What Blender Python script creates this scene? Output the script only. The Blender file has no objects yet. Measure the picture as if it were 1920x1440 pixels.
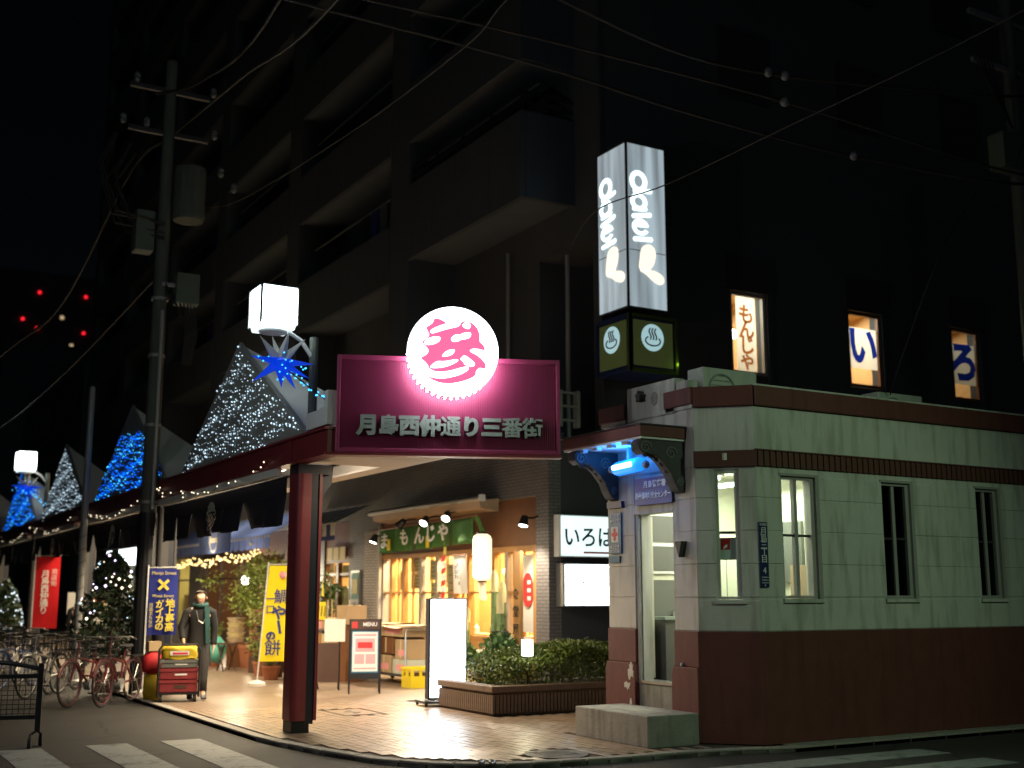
import bpy, bmesh, math, random
from mathutils import Vector, Matrix
R = math.radians
rnd = random.Random(11)
scene = bpy.context.scene
COL = scene.collection

# ---------------------------------------------------------------- camera
cam_data = bpy.data.cameras.new('camera')
cam_data.sensor_width = 36.0
cam_data.lens = 41.62
cam_data.clip_start = 0.05
cam_data.clip_end = 1500
camera = bpy.data.objects.new('camera', cam_data)
camera.location = (0, 0, 1.6)
camera.rotation_euler = (R(90 + 10.09), 0, R(-30.3))
cam_data.dof.use_dof = True
cam_data.dof.focus_distance = 13.0
cam_data.dof.aperture_fstop = 1.0
COL.objects.link(camera)
scene.camera = camera

# ---------------------------------------------------------------- night sky, and a weak cool fill lamp added for the facades
SUN_EL, SUN_ROT = R(38), R(200)
world = bpy.data.worlds.new('World')
scene.world = world
world.use_nodes = True
wn = world.node_tree
sky = wn.nodes.new('ShaderNodeTexSky')
sky.sky_type = 'NISHITA'
sky.sun_disc = False
sky.sun_elevation = SUN_EL
sky.sun_rotation = SUN_ROT
wn.links.new(sky.outputs[0], wn.nodes['Background'].inputs[0])
wn.nodes['Background'].inputs[1].default_value = 0.0003
sun_data = bpy.data.lights.new('cool_fill', 'SUN')
sun_data.energy = 0.035
sun_data.angle = R(8)
sun_data.color = (0.74, 0.88, 1.0)
sun = bpy.data.objects.new('cool_fill', sun_data)
sun.rotation_euler = (R(52), 0, R(-20))
sun.location = (0, 0, 60)
COL.objects.link(sun)
scene.view_settings.view_transform = 'Standard'
scene.view_settings.look = 'None'
scene.view_settings.exposure = 0.22
scene.view_settings.gamma = 1.0
scene.view_settings.use_curve_mapping = False
scene.cycles.use_denoising = True
scene.cycles.max_bounces = 6
scene.cycles.diffuse_bounces = 3
scene.cycles.glossy_bounces = 3
scene.cycles.transmission_bounces = 4
scene.cycles.transparent_max_bounces = 12
scene.cycles.sample_clamp_indirect = 3.0
scene.cycles.caustics_reflective = False
scene.cycles.caustics_refractive = False

# ---------------------------------------------------------------- materials
M = {}
def mat(name, col, rough=0.6, metal=0.0, var=0.18, scale=6.0, bump=0.0, bscale=40.0, emit=None, es=0.0,
        spec=0.4, sample=True, stain=0.0, grime=None):
    m = bpy.data.materials.new(name)
    m.use_nodes = True
    nt = m.node_tree
    b = nt.nodes['Principled BSDF']
    b.inputs['Roughness'].default_value = rough
    b.inputs['Metallic'].default_value = metal
    b.inputs['Specular IOR Level'].default_value = spec
    tc = nt.nodes.new('ShaderNodeTexCoord')
    c = (col[0], col[1], col[2], 1)
    if var > 0 and emit is None:
        n1 = nt.nodes.new('ShaderNodeTexNoise')
        n1.inputs['Scale'].default_value = scale
        n1.inputs['Detail'].default_value = 6
        n1.inputs['Roughness'].default_value = 0.65
        nt.links.new(tc.outputs['Object'], n1.inputs['Vector'])
        mix = nt.nodes.new('ShaderNodeMix'); mix.data_type = 'RGBA'
        mix.inputs['A'].default_value = tuple(max(0, x * (1 - var)) for x in col) + (1,)
        mix.inputs['B'].default_value = tuple(min(1, x * (1 + var)) for x in col) + (1,)
        nt.links.new(n1.outputs['Fac'], mix.inputs['Factor'])
        out = mix.outputs['Result']
        if stain > 0:
            mp = nt.nodes.new('ShaderNodeMapping')
            mp.inputs['Scale'].default_value = (5.0, 5.0, 0.7)
            nt.links.new(tc.outputs['Object'], mp.inputs['Vector'])
            n2 = nt.nodes.new('ShaderNodeTexNoise')
            n2.inputs['Scale'].default_value = 1.6
            n2.inputs['Detail'].default_value = 8
            nt.links.new(mp.outputs[0], n2.inputs['Vector'])
            rp = nt.nodes.new('ShaderNodeValToRGB')
            rp.color_ramp.elements[0].position = 0.48
            rp.color_ramp.elements[1].position = 0.75
            nt.links.new(n2.outputs['Fac'], rp.inputs['Fac'])
            mm = nt.nodes.new('ShaderNodeMath'); mm.operation = 'MULTIPLY'
            mm.inputs[1].default_value = stain
            nt.links.new(rp.outputs['Color'], mm.inputs[0])
            mix2 = nt.nodes.new('ShaderNodeMix'); mix2.data_type = 'RGBA'
            g = grime or (col[0] * 0.35, col[1] * 0.33, col[2] * 0.3)
            mix2.inputs['B'].default_value = g + (1,)
            nt.links.new(mm.outputs[0], mix2.inputs['Factor'])
            nt.links.new(out, mix2.inputs['A'])
            out = mix2.outputs['Result']
        nt.links.new(out, b.inputs['Base Color'])
    else:
        b.inputs['Base Color'].default_value = c
    if bump > 0:
        n3 = nt.nodes.new('ShaderNodeTexNoise')
        n3.inputs['Scale'].default_value = bscale
        n3.inputs['Detail'].default_value = 5
        nt.links.new(tc.outputs['Object'], n3.inputs['Vector'])
        bp = nt.nodes.new('ShaderNodeBump')
        bp.inputs['Strength'].default_value = bump
        bp.inputs['Distance'].default_value = 0.02
        nt.links.new(n3.outputs['Fac'], bp.inputs['Height'])
        nt.links.new(bp.outputs[0], b.inputs['Normal'])
    if emit is not None:
        b.inputs['Emission Color'].default_value = (emit[0], emit[1], emit[2], 1)
        b.inputs['Emission Strength'].default_value = es
        if not sample:
            m.cycles.emission_sampling = 'NONE'
    M[name] = m
    return m

def brick_mat(name, c1, c2, mortar, bw, bh, rough=0.6, bump=0.4, msize=0.012, rot=None, axis='yz'):
    """fine tile cladding too small to tell apart piece by piece"""
    m = bpy.data.materials.new(name); m.use_nodes = True
    nt = m.node_tree; b = nt.nodes['Principled BSDF']
    b.inputs['Roughness'].default_value = rough
    tc = nt.nodes.new('ShaderNodeTexCoord')
    sx = nt.nodes.new('ShaderNodeSeparateXYZ'); nt.links.new(tc.outputs['Object'], sx.inputs[0])
    cx = nt.nodes.new('ShaderNodeCombineXYZ')
    idx = {'x': 0, 'y': 1, 'z': 2}
    if axis == 'wall':
        ad = nt.nodes.new('ShaderNodeMath'); ad.operation = 'ADD'
        nt.links.new(sx.outputs[0], ad.inputs[0]); nt.links.new(sx.outputs[1], ad.inputs[1])
        nt.links.new(ad.outputs[0], cx.inputs[0]); nt.links.new(sx.outputs[2], cx.inputs[1])
    else:
        nt.links.new(sx.outputs[idx[axis[0]]], cx.inputs[0]); nt.links.new(sx.outputs[idx[axis[1]]], cx.inputs[1])
    br = nt.nodes.new('ShaderNodeTexBrick')
    br.inputs['Scale'].default_value = 1.0
    br.inputs['Brick Width'].default_value = bw
    br.inputs['Row Height'].default_value = bh
    br.inputs['Mortar Size'].default_value = msize
    br.inputs['Color1'].default_value = c1 + (1,)
    br.inputs['Color2'].default_value = c2 + (1,)
    br.inputs['Mortar'].default_value = mortar + (1,)
    nt.links.new(cx.outputs[0], br.inputs['Vector'])
    n = nt.nodes.new('ShaderNodeTexNoise'); n.inputs['Scale'].default_value = 2.2; n.inputs['Detail'].default_value = 6
    nt.links.new(tc.outputs['Object'], n.inputs['Vector'])
    mr = nt.nodes.new('ShaderNodeMapRange'); mr.inputs['To Min'].default_value = 0.7; mr.inputs['To Max'].default_value = 1.3
    nt.links.new(n.outputs['Fac'], mr.inputs['Value'])
    mx = nt.nodes.new('ShaderNodeVectorMath'); mx.operation = 'MULTIPLY'
    nt.links.new(br.outputs['Color'], mx.inputs[0]); nt.links.new(mr.outputs[0], mx.inputs[1])
    nt.links.new(mx.outputs[0], b.inputs['Base Color'])
    bp = nt.nodes.new('ShaderNodeBump'); bp.inputs['Strength'].default_value = bump; bp.inputs['Distance'].default_value = 0.01
    bp.invert = True
    nt.links.new(br.outputs['Fac'], bp.inputs['Height']); nt.links.new(bp.outputs[0], b.inputs['Normal'])
    M[name] = m
    return m

def glass_mat(name, tint=(0.9, 0.95, 0.93), gloss=0.1):
    m = bpy.data.materials.new(name); m.use_nodes = True
    nt = m.node_tree
    for n in list(nt.nodes): nt.nodes.remove(n)
    o = nt.nodes.new('ShaderNodeOutputMaterial')
    t = nt.nodes.new('ShaderNodeBsdfTransparent'); t.inputs[0].default_value = tint + (1,)
    g = nt.nodes.new('ShaderNodeBsdfGlossy'); g.inputs['Roughness'].default_value = 0.04
    lw = nt.nodes.new('ShaderNodeLayerWeight'); lw.inputs[0].default_value = 0.5
    pw = nt.nodes.new('ShaderNodeMath'); pw.operation = 'POWER'; pw.inputs[1].default_value = 4.0
    nt.links.new(lw.outputs['Facing'], pw.inputs[0])
    f = nt.nodes.new('ShaderNodeMapRange'); f.inputs['To Min'].default_value = 0.03; f.inputs['To Max'].default_value = 0.45
    nt.links.new(pw.outputs[0], f.inputs['Value'])
    mx = nt.nodes.new('ShaderNodeMixShader')
    nt.links.new(f.outputs[0], mx.inputs[0]); nt.links.new(t.outputs[0], mx.inputs[1]); nt.links.new(g.outputs[0], mx.inputs[2])
    nt.links.new(mx.outputs[0], o.inputs[0])
    M[name] = m

def leaf_mat(name, c1, c2):
    m = bpy.data.materials.new(name); m.use_nodes = True
    nt = m.node_tree; b = nt.nodes['Principled BSDF']
    b.inputs['Roughness'].default_value = 0.5
    b.inputs['Specular IOR Level'].default_value = 0.35
    g = nt.nodes.new('ShaderNodeNewGeometry')
    mx = nt.nodes.new('ShaderNodeMix'); mx.data_type = 'RGBA'
    mx.inputs['A'].default_value = c1 + (1,); mx.inputs['B'].default_value = c2 + (1,)
    nt.links.new(g.outputs['Random Per Island'], mx.inputs['Factor'])
    nt.links.new(mx.outputs['Result'], b.inputs['Base Color'])
    M[name] = m

glass_mat('glass')
glass_mat('dark_glass', (0.45, 0.5, 0.5))
leaf_mat('leaf_hedge', (0.04, 0.08, 0.018), (0.16, 0.19, 0.035))
leaf_mat('leaf_pale', (0.10, 0.16, 0.03), (0.24, 0.28, 0.06))
leaf_mat('leaf_dark', (0.02, 0.04, 0.015), (0.045, 0.07, 0.03))
leaf_mat('leaf_pine', (0.03, 0.08, 0.02), (0.07, 0.14, 0.04))
mat('asphalt', (0.034, 0.032, 0.031), 0.72, var=0.4, scale=1.1, bump=0.6, bscale=190)
def cracks(m):
    nt = m.node_tree; b = nt.nodes['Principled BSDF']; src = b.inputs['Base Color'].links[0].from_socket
    tc = nt.nodes.new('ShaderNodeTexCoord'); v = nt.nodes.new('ShaderNodeTexVoronoi'); v.feature = 'DISTANCE_TO_EDGE'; v.inputs['Scale'].default_value = 0.45
    n = nt.nodes.new('ShaderNodeTexNoise'); n.inputs['Scale'].default_value = 2.5; n.inputs['Detail'].default_value = 8
    ad = nt.nodes.new('ShaderNodeMix'); ad.data_type = 'VECTOR'; ad.inputs['Factor'].default_value = 0.22
    nt.links.new(tc.outputs['Object'], n.inputs['Vector']); nt.links.new(tc.outputs['Object'], ad.inputs['A']); nt.links.new(n.outputs['Color'], ad.inputs['B']); nt.links.new(ad.outputs['Result'], v.inputs['Vector'])
    r = nt.nodes.new('ShaderNodeMapRange'); r.inputs['From Max'].default_value = 0.012; r.inputs['To Min'].default_value = 0.35
    nt.links.new(v.outputs['Distance'], r.inputs['Value'])
    g = nt.nodes.new('ShaderNodeTexNoise'); g.inputs['Scale'].default_value = 240; nt.links.new(tc.outputs['Object'], g.inputs['Vector'])
    gr = nt.nodes.new('ShaderNodeMapRange'); gr.inputs['To Min'].default_value = 0.45; gr.inputs['To Max'].default_value = 1.55; nt.links.new(g.outputs['Fac'], gr.inputs['Value'])
    m1 = nt.nodes.new('ShaderNodeMath'); m1.operation = 'MULTIPLY'; nt.links.new(r.outputs[0], m1.inputs[0]); nt.links.new(gr.outputs[0], m1.inputs[1])
    mu = nt.nodes.new('ShaderNodeVectorMath'); mu.operation = 'MULTIPLY'; nt.links.new(src, mu.inputs[0]); nt.links.new(m1.outputs[0], mu.inputs[1]); nt.links.new(mu.outputs[0], b.inputs['Base Color'])
cracks(M['asphalt'])
mat('road_paint', (0.25, 0.265, 0.26), 0.65, var=0.3, scale=18, bump=0.4, bscale=150)
def worn(m):
    nt = m.node_tree; b = nt.nodes['Principled BSDF']; src = b.inputs['Base Color'].links[0].from_socket
    tc = nt.nodes.new('ShaderNodeTexCoord'); n = nt.nodes.new('ShaderNodeTexNoise'); n.inputs['Scale'].default_value = 3.5; n.inputs['Detail'].default_value = 12; n.inputs['Roughness'].default_value = .75
    nt.links.new(tc.outputs['Object'], n.inputs['Vector'])
    r = nt.nodes.new('ShaderNodeMapRange'); r.inputs['From Min'].default_value = .52; r.inputs['From Max'].default_value = .62; r.inputs['To Max'].default_value = .8; nt.links.new(n.outputs['Fac'], r.inputs['Value'])
    mx = nt.nodes.new('ShaderNodeMix'); mx.data_type = 'RGBA'; mx.inputs['B'].default_value = (.06, .06, .058, 1)
    nt.links.new(r.outputs[0], mx.inputs['Factor']); nt.links.new(src, mx.inputs['A']); nt.links.new(mx.outputs['Result'], b.inputs['Base Color'])
worn(M['road_paint'])
mat('kerb', (0.29, 0.265, 0.235), 0.75, var=0.3, scale=9, bump=0.4, bscale=60)
mat('tile_a', (0.29, 0.205, 0.145), 0.34, var=0.22, scale=20, spec=0.5)
mat('tile_b', (0.245, 0.175, 0.125), 0.38, var=0.22, scale=20, spec=0.5)
mat('tile_c', (0.325, 0.235, 0.17), 0.33, var=0.22, scale=20, spec=0.5)
mat('tile_joint', (0.07, 0.055, 0.045), 0.85, var=0.3)
mat('iron_cover', (0.14, 0.125, 0.11), 0.5, metal=0.4, var=0.4, scale=30, bump=0.4, bscale=50)
mat('concrete', (0.30, 0.285, 0.26), 0.8, var=0.35, scale=5, bump=0.35, bscale=30, stain=0.75)
mat('koban_wall', (0.55, 0.54, 0.50), 0.75, var=0.14, scale=3, bump=0.25, bscale=55, stain=0.75, grime=(0.22, 0.215, 0.165))
mat('bracket_iron', (0.055, 0.055, 0.058), 0.6, var=0.4, scale=20, bump=0.5, bscale=30)
mat('koban_red', (0.135, 0.04, 0.034), 0.6, var=0.25, scale=4, bump=0.15, bscale=50, stain=0.4)
mat('koban_band', (0.11, 0.042, 0.034), 0.6, var=0.25, scale=6, bump=0.1)
mat('interior_cream', (0.72, 0.70, 0.58), 0.7, var=0.05)
mat('frame_grey', (0.33, 0.31, 0.30), 0.55, var=0.15, bump=0.1)
mat('frame_dark', (0.045, 0.043, 0.045), 0.45, var=0.2)
mat('black_metal', (0.02, 0.02, 0.022), 0.42, metal=0.3, var=0.2)
mat('steel', (0.55, 0.55, 0.54), 0.35, metal=0.9, var=0.1)
mat('grey_metal', (0.28, 0.29, 0.29), 0.5, metal=0.3, var=0.15)
mat('desk_grey', (0.13, 0.13, 0.122), 0.5, var=0.1)
mat('desk_top', (0.32, 0.38, 0.35), 0.4, var=0.1)
mat('green_board', (0.05, 0.22, 0.17), 0.6, var=0.1)
mat('white_paint', (0.75, 0.75, 0.73), 0.5, var=0.06)
mat('ac_white', (0.50, 0.53, 0.47), 0.5, var=0.12, stain=0.25)
mat('navy_plate', (0.016, 0.026, 0.09), 0.4, var=0.1)
mat('blue_plate', (0.03, 0.06, 0.24), 0.4, var=0.1)
mat('teal_plate', (0.05, 0.15, 0.24), 0.4, var=0.15, scale=30)
mat('ink_white', (0.8, 0.8, 0.8), 0.5, var=0)
mat('ink_black', (0.02, 0.02, 0.022), 0.5, var=0)
mat('ink_red', (0.6, 0.03, 0.035), 0.5, var=0)
mat('ink_navy', (0.012, 0.03, 0.2), 0.5, var=0)
mat('ink_gold', (0.62, 0.5, 0.06), 0.5, var=0)
mat('sign_white', (0.75, 0.75, 0.72), 0.5, var=0.05)
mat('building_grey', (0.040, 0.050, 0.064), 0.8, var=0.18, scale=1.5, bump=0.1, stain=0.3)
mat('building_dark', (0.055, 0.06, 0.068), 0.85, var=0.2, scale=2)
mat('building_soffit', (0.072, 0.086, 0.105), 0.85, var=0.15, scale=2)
mat('far_building', (0.05, 0.05, 0.052), 0.9, var=0.2, scale=1)
brick_mat('wall_tile', (0.155, 0.145, 0.145), (0.18, 0.168, 0.165), (0.10, 0.095, 0.095), 0.2, 0.06, axis='wall')
brick_mat('pillar_tile', (0.33, 0.27, 0.22), (0.40, 0.33, 0.27), (0.17, 0.14, 0.12), 0.24, 0.062, axis='wall', bump=0.8)
brick_mat('plaza_far', (0.29, 0.205, 0.145), (0.245, 0.175, 0.125), (0.10, 0.075, 0.055), 0.2, 0.1, rough=0.4, axis='yx', bump=0.3)
mat('arcade_red', (0.20, 0.028, 0.035), 0.42, var=0.15, bump=0.05, spec=0.5)
mat('column_grey', (0.06, 0.055, 0.055), 0.5, var=0.2)
mat('arcade_navy', (0.015, 0.017, 0.028), 0.45, var=0.2)
mat('soffit_cream', (0.66, 0.58, 0.48), 0.65, var=0.06)
mat('tent_white', (0.62, 0.62, 0.60), 0.7, var=0.08, scale=3)
mat('net_panel', (0.25, 0.26, 0.235), 0.8, var=0.3, scale=25)
mat('maroon_panel', (0.31, 0.032, 0.10), 0.45, var=0.1, spec=0.5)
mat('letter_silver', (0.37, 0.41, 0.37), 0.45, metal=0.25, var=0.1)
mat('sign_pink', (0.85, 0.2, 0.4), 0.5, var=0, emit=(0.92, 0.15, 0.35), es=0.88)
mat('disc_white', (0.9, 0.9, 0.9), 0.5, var=0, emit=(0.86, 0.95, 1.0), es=4.2)
mat('halo_light', (0.9, 0.9, 0.9), 0.5, var=0, emit=(0.88, 0.95, 1.0), es=26.0)
mat('lamp_glow', (0.9, 0.9, 0.9), 0.5, var=0, emit=(0.82, 0.97, 1.0), es=7.0)
mat('lamp_glow_dim', (0.9, 0.9, 0.9), 0.5, var=0, emit=(0.74, 0.95, 0.98), es=1.15)
mat('box_glow', (0.9, 0.9, 0.9), 0.5, var=0, emit=(0.84, 0.95, 1.0), es=3.4)
mat('box_glow_hot', (0.9, 0.9, 0.9), 0.5, var=0, emit=(0.84, 0.93, 1.0), es=7.5)
mat('box_glow_soft', (0.9, 0.9, 0.9), 0.5, var=0, emit=(0.70, 0.93, 0.93), es=1.05)
mat('downlight', (0.9, 0.9, 0.9), 0.5, var=0, emit=(1.0, 0.9, 0.66), es=14.0)
mat('spot_face', (0.9, 0.9, 0.9), 0.5, var=0, emit=(1.0, 0.95, 0.85), es=12.0)
mat('tube_light', (0.9, 0.9, 0.9), 0.5, var=0, emit=(0.94, 1.0, 0.9), es=11.0)
mat('blue_core', (0.9, 0.9, 0.9), 0.5, var=0, emit=(0.42, 0.93, 1.0), es=6.0)
mat('blue_glow', (0.1, 0.3, 0.9), 0.3, var=0, emit=(0.0, 0.24, 1.0), es=1.15)
mat('lantern_paper', (0.9, 0.85, 0.7), 0.7, var=0, emit=(1.0, 0.86, 0.56), es=1.15)
mat('lantern_small', (0.9, 0.9, 0.85), 0.7, var=0, emit=(1.0, 0.98, 0.9), es=5.0)
mat('bulb_white', (0.9, 0.9, 0.9), 0.5, var=0, emit=(0.62, 0.84, 1.0), es=1.35, sample=False)
mat('bulb_white_dim', (0.9, 0.9, 0.9), 0.5, var=0, emit=(0.55, 0.72, 0.85), es=0.42, sample=False)
mat('bulb_blue', (0.1, 0.2, 0.9), 0.5, var=0, emit=(0.0, 0.13, 1.0), es=1.9, sample=False)
mat('bulb_blue_hot', (0.1, 0.2, 0.9), 0.5, var=0, emit=(0.05, 0.5, 1.0), es=2.2, sample=False)
mat('bulb_warm', (0.9, 0.7, 0.4), 0.5, var=0, emit=(1.0, 0.72, 0.28), es=3.0, sample=False)
mat('bulb_pale', (0.9, 0.8, 0.6), 0.5, var=0, emit=(1.0, 0.86, 0.6), es=2.2, sample=False)
mat('bulb_green', (0.2, 0.9, 0.6), 0.5, var=0, emit=(0.2, 1.0, 0.75), es=2.0, sample=False)
mat('bulb_violet', (0.8, 0.6, 0.9), 0.5, var=0, emit=(0.85, 0.65, 1.0), es=3.0, sample=False)
mat('beacon_red', (0.9, 0.05, 0.05), 0.5, var=0, emit=(1.0, 0.015, 0.03), es=1.6, sample=False)
mat('far_window', (0.9, 0.7, 0.4), 0.5, var=0, emit=(1.0, 0.72, 0.4), es=0.5, sample=False)
mat('star_white', (0.72, 0.74, 0.70), 0.45, var=0.05)
mat('star_blue', (0.02, 0.05, 0.55), 0.4, var=0.1, emit=(0.0, 0.06, 0.9), es=0.45, sample=False)
mat('wood_light', (0.42, 0.22, 0.075), 0.5, var=0.25, scale=3, bump=0.1)
mat('wood_brown', (0.17, 0.07, 0.028), 0.5, var=0.3, scale=4, bump=0.1)
mat('wood_dark', (0.07, 0.035, 0.025), 0.5, var=0.25)
mat('plank_tan', (0.38, 0.27, 0.18), 0.6, var=0.2)
mat('shop_wall', (0.55, 0.34, 0.15), 0.7, var=0.3, scale=2.5)
mat('cardboard', (0.40, 0.28, 0.16), 0.8, var=0.18, scale=3, bump=0.1)
mat('cardboard_pale', (0.58, 0.47, 0.30), 0.8, var=0.12)
mat('paper_yellow', (0.72, 0.62, 0.32), 0.7, var=0.1)
mat('paper_white', (0.72, 0.71, 0.68), 0.7, var=0.06)
mat('paper_pink', (0.75, 0.32, 0.34), 0.7, var=0.2)
mat('noren_green', (0.045, 0.135, 0.03), 0.85, var=0.2, scale=4)
mat('curtain_navy', (0.012, 0.013, 0.024), 0.85, var=0.2)
mat('crest_pale', (0.42, 0.43, 0.36), 0.8, var=0.1)
mat('awning_blue', (0.06, 0.10, 0.32), 0.75, var=0.12)
mat('awning_navy', (0.02, 0.03, 0.14), 0.75, var=0.12)
mat('awning_cream', (0.62, 0.58, 0.47), 0.75, var=0.1)
mat('flag_yellow', (0.80, 0.64, 0.03), 0.75, var=0.06)
mat('flag_blue', (0.03, 0.035, 0.2), 0.75, var=0.08)
mat('flag_red', (0.45, 0.02, 0.025), 0.75, var=0.1)
mat('crate_yellow', (0.75, 0.58, 0.02), 0.45, var=0.08)
mat('bag_yellow', (0.55, 0.38, 0.02), 0.65, var=0.3, scale=7, bump=0.3, bscale=14)
mat('crate_red', (0.22, 0.025, 0.03), 0.55, var=0.35, scale=9, stain=0.4)
mat('bag_teal', (0.10, 0.40, 0.33), 0.45, var=0.15)
mat('terracotta', (0.33, 0.12, 0.06), 0.75, var=0.2)
mat('bark', (0.11, 0.075, 0.045), 0.85, var=0.3, bump=0.3)
mat('bamboo', (0.16, 0.24, 0.09), 0.4, var=0.15)
mat('bamboo_cut', (0.62, 0.54, 0.28), 0.5, var=0.1)
mat('straw', (0.45, 0.33, 0.14), 0.85, var=0.2)
mat('planter_brick', (0.13, 0.085, 0.06), 0.75, var=0.3, scale=10, bump=0.3)
mat('soil', (0.06, 0.04, 0.03), 0.95, var=0.3)
tp = mat('tower_panel', (0.55, 0.6, 0.64), 0.4, var=0, emit=(0.60, 0.74, 0.82), es=0.36)
_n = tp.node_tree; _t = _n.nodes.new('ShaderNodeTexCoord'); _m = _n.nodes.new('ShaderNodeMapping'); _m.inputs['Scale'].default_value = (5.5, 5.5, 0.35)
_z = _n.nodes.new('ShaderNodeTexNoise'); _z.inputs['Scale'].default_value = 1.0; _z.inputs['Detail'].default_value = 1.0
_r = _n.nodes.new('ShaderNodeMapRange'); _r.inputs['From Min'].default_value = 0.3; _r.inputs['From Max'].default_value = 0.7; _r.inputs['To Min'].default_value = 0.2; _r.inputs['To Max'].default_value = 0.56  # uneven tube backlight painted as stretched noise in the emission strength
_n.links.new(_t.outputs['Object'], _m.inputs['Vector']); _n.links.new(_m.outputs[0], _z.inputs['Vector']); _n.links.new(_z.outputs['Fac'], _r.inputs['Value'])
_n.links.new(_r.outputs[0], _n.nodes['Principled BSDF'].inputs['Emission Strength'])
mat('tower_text', (0.9, 0.95, 0.95), 0.4, var=0, emit=(0.80, 1.0, 1.0), es=1.5)
mat('tower_leaf', (0.9, 0.8, 0.6), 0.4, var=0, emit=(1.0, 0.86, 0.66), es=1.15)
mat('spa_panel', (0.10, 0.13, 0.045), 0.4, var=0.15, emit=(0.26, 0.33, 0.10), es=0.06)
mat('spa_disc', (0.6, 0.8, 0.85), 0.4, var=0, emit=(0.48, 0.78, 0.84), es=0.55)
mat('spa_ink', (0.14, 0.05, 0.04), 0.4, var=0.1)
mat('spa_frame', (0.11, 0.16, 0.03), 0.25, metal=0.5, var=0.1)
mat('rubber', (0.02, 0.02, 0.02), 0.75, var=0.2)
mat('bike_red', (0.12, 0.018, 0.022), 0.35, metal=0.2, var=0.1)
mat('bike_silver', (0.45, 0.45, 0.45), 0.3, metal=0.7, var=0.1)
mat('bike_blue', (0.05, 0.09, 0.24), 0.35, metal=0.2, var=0.1)
mat('bike_black', (0.03, 0.03, 0.03), 0.35, metal=0.2, var=0.1)
mat('skin', (0.50, 0.31, 0.22), 0.55, var=0.06)
mat('coat_black', (0.009, 0.009, 0.010), 0.8, var=0.25)
mat('trouser_grey', (0.022, 0.02, 0.02), 0.8, var=0.2)
mat('hair_dark', (0.028, 0.014, 0.009), 0.5, var=0.3, scale=40)
mat('scarf_teal', (0.014, 0.06, 0.057), 0.8, var=0.2)
mat('pole_concrete', (0.085, 0.095, 0.08), 0.8, var=0.25, scale=3, stain=0.3)
mat('cable', (0.022, 0.02, 0.018), 0.6, var=0.1)
mat('porcelain', (0.14, 0.15, 0.16), 0.3, var=0.05)
mat('transformer', (0.10, 0.125, 0.095), 0.6, var=0.15)
mat('barrier_black', (0.018, 0.018, 0.02), 0.45, metal=0.3, var=0.15)
mat('white_sack', (0.68, 0.66, 0.62), 0.8, var=0.1)

# ---------------------------------------------------------------- builders
def pmat(o):
    m = Matrix.Identity(4)
    while o is not None:
        m = o.matrix_basis @ m
        o = o.parent
    return m

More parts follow.
